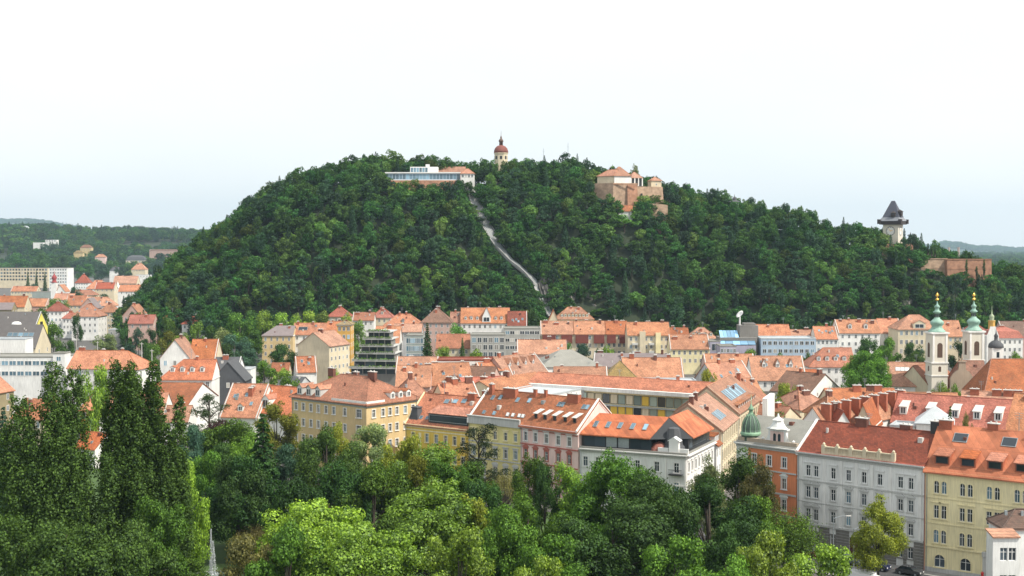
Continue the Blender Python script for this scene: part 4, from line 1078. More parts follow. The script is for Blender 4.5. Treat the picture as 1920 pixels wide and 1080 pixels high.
H('low white house with salmon roof left of the dark pine', (296, 790), (352, 790), 10, 3.6, 'gable', 'white', 'salmon', z=6, wf=(4, 1), ch=1)
H('small white house with orange lean-to roof below the ochre house', (140, 838), (178, 842), 8, 3.2, 'gable', 'white', 'bright', z=5, wf=(3, 1), ch=0)
H('orange roof patch behind the left poplar tips', (20, 782), (80, 786), 11, 4.4, 'gable', 'cream', 'orange', z=8, wf=(4, 1))

# ---------------------------------------------------------------- centre left
H('tan house with faded grey roof in front of the bright green trees', (491, 629), 549, 12, 4.0, 'hipl', 'beige', 'purple', Y=590, wf=(5, 4), ch=2, win=(1.0, 1.8))
h = H('house with orange roof and one large dark roof window next to the tan house', (549, 627), 628, 12, 4.8, 'gable', 'palegrey', 'orange', Y=596, wf=(6, 2), ch=3)
h.skylight(0, h.W * 0.22, 2.0, 4.2, 2.2, PANE)
H('tall house with a blank cream gable and white side wall', (558, 647), 617, 15, 5.0, 'gable_y', 'cream', 'salmon', Y=(503, 497), wr=(5, 4), ch=1, win=(1.1, 1.6), eave='white')
h = H('ochre yellow tower house with flat cream cap', (632, 609), 658, 10, 1.4, 'hip', 'ochre', 'tan', Y=540, wf=(3, 5), wr=(2, 5), ch=0, win=(1.2, 1.8))
h = H('orange roof joined to the ochre tower house', (612, 624), 640, 10, 4.5, 'gable', 'cream', 'orange', Y=552, ch=2)
H('small house with orange roof and chalk white gable below the blank cream gable', (556, 697), (594, 696), 9, 5.0, 'gable', 'white', 'rust', z=9, ch=1, sky=2)
H('orange roofed cottage among trees left of the blank cream gable house', (507, 700), (540, 700), 8, 3.5, 'gable', 'cream', 'rust', z=6, ch=0)
H('grey roofed shed behind the beige corner building', (520, 722), (560, 724), 8, 2.6, 'gable', 'grey', 'slate', z=8, ch=0, name='shed', cat='shed')
H('white walled house with orange hip roof behind the planted terraces', (702, 643), (748, 641), 16, 6.2, 'gable', 'white', 'salmon', Y=520, wr=(3, 3), ch=1)
H('green glass office building left of the tall spruce', (762, 630), 793, 12, 0, 'flat', 'greygreen', 'grey', Y=520, wf=(4, 4), ch=0, win=(2.2, 2.2), st=3.2, pm=PANEB, name='office_building', cat='office')
H('salmon roof strip above the green glass office', (738, 622), 790, 10, 3.0, 'gable', 'grey', 'salmon', Y=560, ch=2, wf=(6, 1))
H('leftmost red roof right under the wooded hill', (615, 593), 656, 10, 4.2, 'hip', 'cream', 'red', Y=640, wf=(4, 1))
H('low orange roof between two red roofs under the hill', (661, 600), 701, 9, 3.4, 'gable', 'white', 'rust', Y=632, wf=(4, 1))
H('red roof with cross gable under the hill left of the spruce', (696, 595), 736, 11, 4.2, 'hip', 'cream', 'red', Y=645, wf=(4, 1), dorm=1)
H('broad orange hipped roof with shaded eaves left of the pink house', (717, 612), 793, 14, 5.4, 'hip', 'darkstone', 'orange', Y=606, wf=(7, 1), ch=2, dorm=1)  # dark wall colour stands in for the shade under the eaves
H('pink house with weathered brown hipped roof under the hill', (790, 604), 846, 14, 5.8, 'hip', 'rosy', 'brown', Y=600, wf=(5, 3), wr=(3, 3), ch=2)
H('narrow orange roof wedged between the pink and the grey white house', (844, 604), 866, 12, 4.4, 'gable', 'cream', 'orange', Y=618, wf=(2, 2), ch=1)
H('orange roof below the willow right of the tall spruce', (818, 652), 882, 12, 5.2, 'gable', 'cream', 'rust', Y=540, ch=1, wf=(5, 1))
H('orange roof with roof garden hole left of the long white penthouse', (742, 698), 820, 12, 4.6, 'gable', 'white', 'salmon', Y=432, ch=1, sky=2)
h = H('long low white penthouse with dark red flat roof', (820, 677), 926, 12, 0, 'flat', 'white', 'darkred', Y=422, wf=(10, 1), ch=0, win=(1.2, 1.8), name='penthouse', cat='penthouse')
h = House('big grey white house with orange roof and central stepped gable under the hill', *corners((864, 605), 955, Y=615)[:2], 14, P(864, 605, 615).z, 'palegrey')
h.roof('gable', 6.6, 'salmon'); h.windows(0, 9, 3, 1.1, 1.8, 0.9, 3.6); h.chimneys(3)
for i in (0.1, 0.22, 0.34, 0.72, 0.84): h.dormer(0, h.W * i, 1.2, 1.2, 1.3, 'gable', WHITE)
h.dormer(0, h.W * 0.53, 0.05, 4.0, 2.6, 'spike', WHITE); h.done()
h = H('steep red brown roof with small skylights and a yellow firewall', (952, 613), 988, 12, 7.0, 'gable', 'paleyellow', 'darkred', Y=612, ch=0, sky=4)
h = H('grey concrete apartment house with tall glazed stair bays', (882, 629), 948, 12, 0, 'flat', 'concrete', 'grey', Y=530, wf=(6, 3), ch=0, win=(1.7, 2.2), st=3.0, name='apartment_house', cat='apartment house')
H('stepped grey terraces of the apartment building behind the concrete house', (945, 617), 1013, 14, 0, 'flat', 'concrete', 'grey', Y=566, wf=(7, 3), ch=0, win=(2.0, 1.6), st=3.3, name='apartment_building', cat='apartment building')
h = H('cream house with orange roof and a row of dormers above the rock', (1042, 598), 1113, 13, 5.4, 'hip', 'paleyellow', 'salmon', Y=638, wf=(8, 2), ch=2, dorm=8, dk='gable', dw=1.2, dh=1.2, dv=0.15)
for (x0, x1, lb, w2) in ((1014, 1076, 'left house of the long orange roofed row with dark red loggias', 5), (1076, 1136, 'middle house of the long orange roofed row with dark red loggias', 5), (1136, 1177, 'right house of the long orange roofed row with dark red loggias', 4)):
    h = H(lb, (x0, 626), x1, 13, 5.2, 'gable', 'cream', 'salmon' if x0 != 1136 else 'rust', Y=575, wf=(w2, 4), ch=3, win=(1.3, 1.8), st=3.4)
    h.band(0, h.z - 4.2, h.z - 0.5, 0.9, 'darkred', h.W * 0.05, h.W * 0.45, 'loggia'); h.band(0, h.z - 4.2, h.z - 0.5, 0.9, 'darkred', h.W * 0.62, h.W * 0.95, 'loggia')
    h.band(0, h.z - 7.6, h.z - 6.9, 0.9, 'concrete', h.W * 0.08, h.W * 0.4, 'balcony')
H('orange cross roof above the left end of the loggia row', (1027, 606), 1049, 9, 6.0, 'gable_y', 'cream', 'orange', Y=600, ch=0)
h = House('cream apartment house with projecting bays and balconies beside the loggia row', *corners((1177, 628), 1256, Y=560)[:2], 13, P(1177, 628, 560).z, 'cream')
h.roof('gable', 5.0, 'salmon'); h.windows(0, 8, 4, 1.1, 1.8, 0.8, 3.5); h.windows(1, 3, 4, 1.1, 1.8, 0.8, 3.5); h.chimneys(3)
h.band(0, 0, h.z + 1.5, 1.0, 'cream', h.W * 0.28, h.W * 0.42, 'bay'); h.band(0, 0, h.z + 1.0, 1.0, 'paleyellow', h.W * 0.66, h.W * 0.78, 'bay')
for k in range(3):
    h.band(0, h.z - 4.4 - 3.5 * k, h.z - 3.5 - 3.5 * k, 1.5, 'greytrim', h.W * 0.1, h.W * 0.24, 'balcony'); h.band(0, h.z - 4.4 - 3.5 * k, h.z - 3.5 - 3.5 * k, 1.6, 'greytrim', h.W * 0.5, h.W * 0.62, 'balcony')
h.done()
H('plain mottled orange roof above the long grey roof', (970, 663), (1062, 663), 12, 4.8, 'gable', 'rosy', 'salmon', z=12.5, ch=1)
h = H('white hall with long grey hipped roof and small square windows', (1016, 688), (1128, 686), 18, 5.0, 'hip', 'white', 'grey', z=12.5, wf=(8, 2), ch=0, win=(1.0, 1.3), st=4.2, top=1.2)
H('left grey purple roof right of the white hall', (1112, 687), (1180, 688), 12, 4.2, 'gable', 'grey', 'purple', z=11.5, ch=2)
H('right grey purple roof with brick party walls', (1180, 688), (1250, 690), 12, 4.4, 'gable', 'grey', 'purple', z=11.5, ch=2, dorm=2)
h = H('salmon roof with four dark pointed dormers', (957, 714), (1033, 704), 14, 7.0, 'gable', 'rosy', 'salmon', z=11.5, ch=3, dorm=4, dk='spike', dw=1.2, dh=1.2, dv=0.55)
h = H('orange roof with a white fronted row of narrow dormers', (908, 716), (966, 713), 12, 5.4, 'gable', 'white', 'orange', z=11.5, ch=1, dorm=6, dk='shed', dw=1.3, dh=1.6, dv=0.25, dwm=WHITE)
H('salmon roof right behind the beige corner building', (742, 724), (806, 724), 13, 5.6, 'gable', 'rosy', 'salmon', z=12, ch=3)
H('wide salmon roof left of the white fronted dormer row', (800, 722), (886, 720), 14, 6.0, 'gable', 'rosy', 'salmon', z=11.5, ch=2, sky=2)
H('red hipped roof with two white vents behind the yellow gable', (798, 740), (874, 744), 11, 5.0, 'hip', 'cream', 'rust', z=11.5, ch=2)
H('brown orange lean roof left of the white fronted dormers', (868, 720), (918, 722), 12, 5.0, 'gable', 'rosy', 'brown', z=11, ch=0)
H('low coral roof behind the pale green town house', (878, 744), (990, 738), 12, 4.6, 'gable', 'cream', 'coral', z=12, ch=3)
H('big plain orange roof right behind the beige corner building', (752, 772), (826, 768), 16, 7.4, 'hip', 'beige', 'orange', z=13, ch=2)
h = H('yellow gable end house behind the golden yellow building', (784, 774), (850, 762), 16, 3.6, 'gable_y', 'yellow', 'salmon', z=13, ch=1, eave='yellow')
H('orange roof behind the yellow gable end', (838, 762), (905, 758), 12, 5.2, 'gable', 'cream', 'orange', z=13, ch=3)
H('mustard brown hipped roof behind the courtyard building', (1133, 714), (1198, 714), 14, 6.0, 'pyramid', 'cream', 'tan', z=11, ch=0)
H('salmon roof with brick chimneys behind the white roof terrace', (1170, 708), (1282, 708), 13, 5.8, 'gable', 'cream', 'salmon', z=11.5, ch=3)
H('white roof terrace wall behind the courtyard building', (1198, 716), (1306, 716), 8, 0, 'flat', 'white', 'metal', z=12.5, wf=(8, 1), ch=2, win=(1.2, 1.5))
H('coral roof behind the left end of the courtyard building', (1040, 718), (1140, 718), 12, 4.5, 'gable', 'cream', 'salmon', z=10.5, ch=2)

# ---------------------------------------------------------------- right of the centre
H('orange roof with dark dormers under the hill behind the pale yellow house', (1289, 637), 1347, 12, 5.2, 'hip', 'cream', 'salmon', Y=600, ch=1, dorm=4)
H('low red roof left of the orange dormer roof under the hill', (1252, 632), 1292, 10, 4, 'gable', 'cream', 'rust', Y=610, ch=2)
H('pale yellow house with orange roof in the middle distance', (1257, 654), 1331, 12, 5.4, 'gable', 'paleyellow', 'salmon', Y=545, wf=(7, 2), ch=3)
H('lilac grey block with one big square window', (1331, 641), 1351, 12, 0, 'flat', 'lilac', 'grey', Y=545, wf=(1, 2), ch=0, win=(3.0, 3.0), st=4.5)
H('low lilac walled block below the blue glass roofs', (1350, 650), 1381, 10, 0, 'flat', 'lilac', 'grey', Y=532, wf=(5, 1), ch=0)
h = H('long blue grey modern building with three window rows', (1427, 636), 1530, 14, 0, 'flat', 'bluegrey', 'metal', Y=545, wf=(10, 3), ch=0, win=(1.6, 1.7), st=3.4, name='office_building', cat='office')
H('orange roof behind the left end of the blue grey building', (1422, 632), 1483, 12, 5.2, 'gable', 'cream', 'orange', Y=580, ch=1)
H('low salmon roof behind the right end of the blue grey building', (1481, 634), 1536, 10, 3.4, 'gable', 'cream', 'salmon', Y=586, ch=2)
H('pale house with orange roof right of the blue grey building', (1530, 635), 1572, 12, 5.0, 'gable', 'palegrey', 'orange', Y=578, wf=(5, 3), ch=1, sky=3)
H('white house with orange roof and two dormers near the dark round trees', (1572, 624), 1650, 14, 5.4, 'gable', 'white', 'salmon', Y=582, wf=(6, 3), ch=4, dorm=2, dw=1.6, dh=1.8)
H('orange roof between the white house and the cream palace', (1652, 624), 1692, 14, 6.0, 'gable', 'white', 'orange', Y=590, ch=1, wf=(3, 2))
h = H('cream palace front with high salmon roof behind the church towers', (1684, 617), 1764, 15, 5.8, 'hip', 'cream', 'salmon', Y=574, wf=(8, 3), ch=0, win=(1.2, 2.0), st=4.0, name='palace', cat='palace')
h.dormer(0, h.W * 0.5, 0.05, 5.5, 2.2, 'round', wallmat('cream'))
H('orange roof right of the cream palace between the church towers', (1768, 630), 1806, 14, 6.6, 'gable', 'cream', 'salmon', Y=590, wf=(4, 2), ch=1)
H('red mansard house left of the small onion turret', (1804, 630), 1866, 12, 4.6, 'hip', 'cream', 'red', Y=596, wf=(5, 2), ch=1)
h = H('white house with dark red mansard roof at the right picture edge', (1860, 634), 1918, 13, 4.8, 'mansard', 'white', 'coral', Y=560, wf=(6, 3), ch=1)
H('long umber brown roof at the right picture edge under the hill', (1882, 630), 1960, 14, 6.6, 'gable', 'rosy', 'umber', Y=620, ch=1)
h = H('white house with orange roof and arched dormers left of the big round chestnut', (1519, 687), (1604, 687), 13, 6.0, 'hipl', 'white', 'bright', z=11.5, wf=(6, 2), ch=1, dorm=4, dk='round', dw=1.3, dh=1.4, dwm=WHITE, sky=2)
H('long salmon roof behind the yellowing tree', (1324, 692), (1418, 692), 13, 4.6, 'gable', 'rosy', 'salmon', z=11.5, ch=2)
H('orange roof with grey firewall beside the garden trees', (1347, 723), (1416, 718), 13, 6.4, 'gable', 'grey', 'orange', z=11, ch=2, sky=3)
h = H('long orange roof with three narrow dormers over a white balcony house', (1412, 712), (1512, 712), 14, 7.0, 'gable', 'white', 'salmon', z=11, wf=(7, 3), ch=0, dorm=3, dk='spike', dw=1.2, dh=1.4, dv=0.5, sky=2)
h.band(0, h.z - 4.6, h.z - 3.7, 1.2, 'darkstone', 0.0, h.W * 0.4, 'balcony')
H('weathered brown roof with white gable wall left of the chestnut', (1517, 739), (1576, 730), 14, 5.4, 'gable_y', 'white', 'brown', z=9, ch=2)
H('small orange roof between the balcony house and the brown gable', (1508, 716), (1545, 716), 9, 3.6, 'gable', 'cream', 'bright', z=9, ch=0)
h = H('white house with salmon roof and bright skylights left of the church tower', (1662, 722), (1746, 724), 14, 6.6, 'gable', 'white', 'salmon', z=10.5, wf=(2, 1), ch=1)
for i, u in enumerate((0.28, 0.38, 0.48, 0.75, 0.9)): h.skylight(0, h.W * u, 4.2, 1.6, 1.6, WHITE)
h.skylight(0, h.W * 0.77, 2.0, 1.6, 1.9, WHITE)
h = H('long orange roof with two big brick chimneys in front of the chestnut', (1557, 756), (1688, 756), 13, 3.2, 'gable', 'cream', 'orange', z=11.5, ch=0)
for u in (0.45, 0.75): h.chimney(h.W * u, 5.2, 2.2, 1.2, 1.8)
H('plain salmon roof below the bright shrubs in front of the church', (1688, 762), (1802, 764), 12, 3.0, 'gable', 'cream', 'salmon', z=12, ch=1)
h = H('long salmon roof with brick chimneys below the church roof', (1802, 776), (1935, 782), 15, 5.0, 'gable', 'cream', 'salmon', z=12, ch=0)
for u in (0.18, 0.5, 0.66, 0.8): h.chimney(h.W * u, 6.5, 2.2, 1.1, 1.5)
h = H('cream courtyard house with orange roof and a narrow balcony', (1598, 780), (1668, 782), 12, 5.6, 'hip', 'cream', 'orange', z=13, wf=(4, 2), ch=1, win=(1.1, 2.2))
h = House('coral red roof with five white box dormers behind the grey pavilion', *corners((1671, 790), (1886, 806), z=13)[:2], 13, 13, 'cream')
h.roof('gable', 6.0, 'coral')
for u in (0.09, 0.33, 0.55, 0.74, 0.92): h.dormer(0, h.W * u, 1.6, 1.7, 1.9, 'shed', WHITE, CAPM)
h.windows(0, 10, 2); h.done()
H('rust spotted salmon roof at the right edge behind the cream town house', (1886, 806), (1960, 812), 16, 7.5, 'gable', 'cream', 'salmon', z=13, ch=2)
h = H('small white pavilion with grey metal pyramid roof and a blue window', (1718, 793), (1786, 796), 9, 3.6, 'pyramid', 'white', 'metal', z=15, ch=0, eave=None, name='pavilion', cat='pavilion')
h.windows(0, 1, 1, 1.5, 1.4, zs=[h.z - 3.2], xs=[h.W * 0.33], pm=surf('blue_blind', (0.10, 0.26, 0.55), 0.1))
h = House('long narrow house with salmon roof and a row of tall white capped brick chimneys', *corners((1496, 800), (1552, 806), z=14)[:2], 46, 14, 'white')
h.roof('gable_y', 4.6, 'salmon')
for i in range(9): h.chimney(h.W * 0.8, 2.0 + i * 4.6, 2.2, 0.8, 3.6)
for i in range(4): h.chimney(h.W * 0.22, 6.0 + i * 9, 1.0, 0.8, 1.8)
h.done()
H('red roofed low house left of the tall brick chimney row', (1462, 790), (1500, 782), 14, 3.0, 'gable_y', 'cream', 'rust', z=10.5, ch=2)
H('white house with steep red roofs right of the tall brick chimneys', (1560, 806), (1602, 806), 14, 4.0, 'gable_y', 'white', 'red', z=14, wf=(2, 1), ch=1)
H('cream house with orange cross gable behind the red brown roof', (1600, 800), (1636, 802), 14, 5.0, 'gable_y', 'cream', 'bright', z=14, wf=(2, 1), ch=0)
H('low salmon roof at the far end of the chimney row', (1500, 768), (1560, 764), 14, 4.4, 'hip', 'cream', 'orange', z=11, ch=3)
H('salmon roof between the chimney row and the courtyard house', (1552, 782), (1602, 780), 12, 4.6, 'hip', 'cream', 'salmon', z=12.5, ch=2)
H('white terrace block below the coral red roof', (1668, 800), (1716, 803), 8, 0, 'flat', 'white', 'metal', z=13.5, wf=(3, 1), ch=0)
H('orange roof behind the white rendered garden wall', (1380, 740), (1430, 738), 10, 4.0, 'gable', 'cream', 'salmon', z=11.5, ch=2)
# ---------------------------------------------------------------- the street row in front of the park
def V2(x, y): return Vector((x, y, 0))
def dentils(h, side, z, n, m='greytrim', u0=0.0, u1=None, out=0.38):
    L = h.frame(side)[2]; u1 = L if u1 is None else u1; mb = MB(); p, rz = h.at(side, 0)
    mb.box(u0 - 0.1, u1 + 0.1, -out - 0.18, -0.003, z - 0.22, z); mb.box(u0, u1, -out * 0.45, -0.003, z - 0.75, z - 0.42)
    c = mb.build('cornice', wallmat(m), h.root, loc=p, rz=rz)
    q = MB()
    for i in range(n):
        u = u0 + (u1 - u0) * (i + 0.5) / n; q.box(u - 0.09, u + 0.09, -out, -0.003, z - 0.42, z - 0.22)
    tag(q.build('corbel_row', wallmat(m), c), kind='stuff')

# beige corner building
h = House('beige corner building with rust brown hipped roof and white window frames above the park trees', PZ(547, 742.5, 17), PZ(687, 759, 17), 18, 17, 'beige', 'town_house', 'town house', near=True)
h.roof('hip', 5.2, 'rust', ov=0.55, eave=None, hip=8.6)
W = h.W
h.windows(0, 7, 4, 1.0, 1.85, 1.45, 3.9, trim=('white', ''), xs=[W * f for f in (.063, .164, .269, .37, .475, .578, .724)])
h.windows(0, 1, 4, 1.7, 2.0, 1.35, 3.9, 'big', ('white', ''), xs=[W * .905])
h.windows(1, 6, 4, 1.0, 1.85, 1.45, 3.9, trim=('white', ''), xs=[18 * f for f in (.13, .30, .43, .56, .72, .87)])
dentils(h, 0, 17 - 0.05, 0, 'greygreen', out=0.3); dentils(h, 1, 17 - 0.05, 0, 'greygreen', out=0.3)
for f in (.09, .215, .34): h.dormer(0, W * f, 0.5, 1.9, 1.9, 'gable', wallmat('greytrim'), roofmat('orange'))
for f in (.52, .67, .82): h.dormer(1, 18 * f, 0.6, 1.5, 1.5, 'round', WHITE)
h.band(0, 17.02, 17.7, 0.1, 'white', W * 0.55, W, 'attic_band'); h.band(1, 17.02, 17.7, 0.1, 'white', 0, 6, 'attic_band')
for (x, y, w) in ((5, 9, 2.0), (13, 10, 1.4), (20, 9, 2.4), (9, 11, 1.0)): h.chimney(x, y, w, 0.9, 1.5, BRICKD)
h.done()

# golden yellow building with turret
h = House('golden yellow building with grey corner turret and a glazed attic strip under its orange roof', PZ(760, 793, 13.4), PZ(878, 805, 13.4), 14, 13.4, 'yellow', 'town_house', 'town house', near=True)
h.roof('gable', 6.2, 'bright', ov=0.5, eave=None); W = h.W
h.windows(0, 6, 3, 0.95, 2.0, 2.0, 4.4, trim=('paleyellow', ''), xs=[W * f for f in (.13, .35, .50, .65, .79, .92)])
dentils(h, 0, 13.35, 0, 'paleyellow', out=0.3); h.band(0, 11.9, 12.2, 0.1, 'paleyellow'); h.band(0, 0, 11.5, 0.12, 'paleyellow', W * .22, W * .26, 'pilaster')
h.dormer(0, W * .67, 0.4, W * .62, 2.3, 'shed', DARKM, roofmat('bright'), ww=W * .6, wh=1.5, style='plain', fm=ZINC)
for f, v in ((.44, 4.4), (.57, 4.6), (.70, 4.8)): h.skylight(0, W * f, v + 0.6, 1.3, 1.2, PANEB)
for f in (.2, .3, .38): h.skylight(0, W * f, 1.0, 0.9, 1.0)
h.chimney(W * .8, 6.5, 2.0, 0.9, 1.5); h.chimney(W * .97, 7.5, 1.6, 0.9, 2.2)
t = MB(); t.lathe([(2.0, 0), (1.95, 0.5), (1.7, 0.7), (1.5, 1.9), (1.25, 2.9), (1.15, 3.4), (1.35, 3.5), (1.35, 3.75), (0.3, 3.95), (0.06, 4.2), (0.05, 6.4)], 4, 0, 0, 0, R(45))
t.build('turret', roofmat('slate'), h.root, loc=(1.9, 1.9, 13.4))
parapet(h, 0.15, 0.35, 0.25, 'paleyellow'); h.done()

# pale olive and pink town houses
A3, B3, B4 = PZ(878.6, 785, 16.1), PZ(976, 795.5, 16.1), PZ(1084, 809, 16.1)
h = House('pale olive town house with grey attic cornice behind the dark pine', A3, B3, 14, 16.1, 'olive', 'town_house', 'town house', near=True)
h.roof('gable', 5.8, 'rust', ov=0.3, eave=None); W = h.W
xs = [W * f for f in (.1, .3, .52, .72, .906)]
h.windows(0, 5, 1, 0.95, 1.8, 2.2, 3.9, xs=xs, trim=('paleyellow', 'bar')); h.windows(0, 5, 1, 0.95, 1.9, 0, 0, zs=[8.2], xs=xs, trim=('greytrim', 'bar')); h.windows(0, 5, 2, 0.95, 1.9, 0, 0, zs=[4.2, 0.9], xs=xs, trim=('greytrim', 'seg'))
h.band(0, 15.2, 16.9, 0.35, 'greytrim', -0.1, W, 'attic_band'); h.band(0, 16.9, 17.1, 0.6, 'greytrim', -0.2, W, 'attic_band'); h.band(0, 11.2, 11.45, 0.15, 'greytrim'); h.band(0, 7.4, 7.65, 0.15, 'greytrim')
for f, v in ((.2, 4.6), (.34, 4.8), (.68, 4.6), (.9, 4.7)): h.skylight(0, W * f, v, 0.85, 1.3, PANEB, 0.12)
for f in (.22, .42, .68, .78, .9, .97): h.skylight(0, W * f, 1.2, 0.8, 0.9, WHITE if f > .6 else PANEB, 0.25)
h.chimney(W * .12, 6.2, 0.9, 0.9, 2.2); h.chimney(W * .5, 6.0, 3.4, 1.2, 1.8); h.chimney(W * .95, 6.4, 0.7, 0.7, 1.7)
parapet(h, 0.1, 0.4, 0.35); h.done()
h = House('pink town house with red trims and five small roof windows in a row', B3, B4, 14, 16.1, 'pink', 'town_house', 'town house', near=True)
h.roof('gable', 5.8, 'rust', ov=0.5, eave=None); W = h.W; xs = [W * f for f in (.094, .268, .46, .664, .853)]
h.windows(0, 5, 1, 0.95, 1.9, 1.5, 3.7, 'arch', (('palegrey', 'pink'), ''), xs=xs) if False else h.windows(0, 5, 1, 0.95, 1.95, 1.45, xs=xs, trim=('palegrey', 'bar'))
h.windows(0, 5, 1, 0.95, 1.9, zs=[9.0], xs=xs, trim=('redtrim', 'tri')); h.windows(0, 5, 1, 0.95, 1.9, zs=[5.1], xs=xs, trim=('redtrim', 'seg')); h.windows(0, 5, 1, 0.95, 1.9, zs=[1.3], xs=xs, trim=('redtrim', 'bar'))
h.band(0, 15.0, 15.2, 0.14, 'redtrim'); h.band(0, 11.9, 12.15, 0.2, 'redtrim'); h.band(0, 8.0, 8.25, 0.2, 'redtrim'); h.band(0, 4.2, 4.45, 0.2, 'redtrim')
dentils(h, 0, 16.05, 0, 'pink', out=0.3)
q = MB(); q.box(-0.1, W + 0.1, -0.72, -0.56, 15.62, 15.78); q.build('gutter', RUSTM, h.root)
for f in (.2, .36, .53, .71, .87): h.dormer(0, W * f, 1.4, 0.95, 1.2, 'shed', roofmat('rust'), CAPM, 0.7, 0.9, 'plain', DARKM)
for f in (.42, .84): h.skylight(0, W * f, 4.6, 0.9, 1.3, PANEB, 0.1); h.skylight(0, W * f + 1.0, 4.6, 0.8, 1.3, PANEB, 0.1)
h.chimney(W * .62, 6.2, 3.0, 1.2, 1.7); parapet(h, W - 0.1, 0.4, 0.35); h.chimney(W * .1, 6.6, 0.6, 0.6, 1.6)
h.done()

# grey corner house with modern attic
A5, B5 = B4 + Vector((0.35, -0.25, 0)), PZ(1287, 855, 12.6)
h = House('light grey corner house with black glazed attic and bright orange roof', A5, B5, 20, 12.6, 'palegrey', 'town_house', 'town house', near=True)
h.roof('flat', 0, 'grey'); W = h.W; D = 20
h.windows(0, 7, 3, 1.0, 2.0, 1.6, 4.0, trim=('white', ''), xs=[W * f for f in (.055, .175, .30, .42, .55, .73, .91)]); h.windows(1, 8, 3, 1.0, 2.0, 1.6, 4.0, trim=('white', 'bar'))
dentils(h, 0, 12.7, 64, 'greytrim', out=0.45); dentils(h, 1, 12.7, 54, 'white', out=0.45)
for f in (.63, .82, .995): h.band(0, 0, 11.7, 0.14, 'white', W * f - 0.35, W * f, 'pilaster')
h.band(0, 6.3, 6.6, 0.18, 'white'); h.band(1, 6.3, 6.6, 0.18, 'white')
q = MB(); q.box(0.15, W * .66, 0.9, 12, 12.72, 15.4); q.box(W * .66, W - 1.0, 4.5, D - 0.2, 12.72, 15.4)
at = q.build('attic_storey', wallmat('charcoal'), h.root)
for i, u in enumerate((.03, .13, .24, .355, .47, .565)):
    q = MB(); w_ = W * .1; q.quad((W * u, 0.88, 13.2), (W * u + w_, 0.88, 13.2), (W * u + w_, 0.88, 15.2), (W * u, 0.88, 15.2)); q.build('pane', ZINC if i in (2, 3) else PANE, at)
for i in range(6):
    q = MB(); y = 5.2 + i * 2.4; q.quad((W - 0.98, y, 13.3), (W - 0.98, y + 2.1, 13.3), (W - 0.98, y + 2.1, 15.1), (W - 0.98, y, 15.1)); q.build('pane', PANE, at)
a, b, R1, R0, bk = (-0.1, 0.2, 15.6), (W * .66, 0.2, 15.6), (W * .74, 7, 19.3), (-0.1, 7, 19.3), (W * .74, D + .3, 19.3)
c, d = (W - .1, 5.0, 15.6), (W - .1, D + .3, 15.6)
q = MB(); q.slab([[a, b, R1, R0], [c, d, bk, R1], [R0, R1, bk, (W * .48, D + .3, 15.6), (W * .48, 13.5, 15.6), (-0.1, 13.5, 15.6)]], 0.25)
rf = q.build('pitched_roof', tiles('roof_sheet_orange', (0.46, 0.165, 0.092), 0.25, (0.9, 3.0)), h.root)
q = MB(); q.poly([(b[0], b[1], 15.4), (c[0], c[1], 15.4), (R1[0], R1[1], 19.1)]); q.build('roof_notch', wallmat('charcoal'), rf)
h.tan = (19.3 - 15.6) / 6.8; zz, h.z = h.z, 15.4
for f in (.1, .22, .335, .455, .575): h.skylight(0, W * f, 2.4, 0.9, 2.0, PANEB, 0.05)
h.z = zz
t = MB(); t.lathe([(2.3, 0), (2.3, 0.8), (1.9, 1.2), (1.45, 3.4), (1.2, 4.6), (0.02, 4.9)], 8, 0, 0, 0, R(22.5)); t.build('turret', roofmat('slate'), h.root, loc=(W * .84, 3.2, 13.0))
q = MB(); q.box(-1.0, 1.0, -0.5, 0.6, 0, 2.6); q.poly([(-1.3, -0.52, 2.6), (1.3, -0.52, 2.6), (0, -0.52, 3.4)]); q.slab([[(-1.3, -0.6, 2.65), (0, -0.6, 3.45), (0, 1.2, 3.45), (-1.3, 1.2, 2.65)]], 0.1); q.slab([[(0, -0.6, 3.45), (1.3, -0.6, 2.65), (1.3, 1.2, 2.65), (0, 1.2, 3.45)]], 0.1); q.box(-3.4, -1.2, -0.3, 0.1, 0, 1.1); q.box(1.2, 3.0, -0.3, 0.1, 0, 1.1)
q.build('gable_front', WHITE, h.root, loc=(W * .88, 0.75, 12.75))
q = MB(); q.lathe([(2.2, 0), (2.0, 0.5), (1.2, 1.4), (0.1, 1.9)], 10); q.build('small_dome', roofmat('red'), h.root, loc=(W * .715, 2.6, 12.9))
q = MB(); q.box(-1.4, 1.4, -1.1, -0.003, 0, 0.2)
for i in range(13): q.box(-1.38 + i * .22, -1.34 + i * .22, -1.08, -1.04, 0.2, 1.1)
q.box(-1.4, 1.4, -1.1, -1.02, 1.1, 1.18); q.build('balcony', DARKM, h.root, loc=(W * .91, 0, 8.6))
h.chimney(W * .46, 7.4, 1.8, 1.0, 1.2, DARKM); h.chimney(0.3, 7.2, 0.8, 3.0, 1.0, wallmat('charcoal'))
h.done()

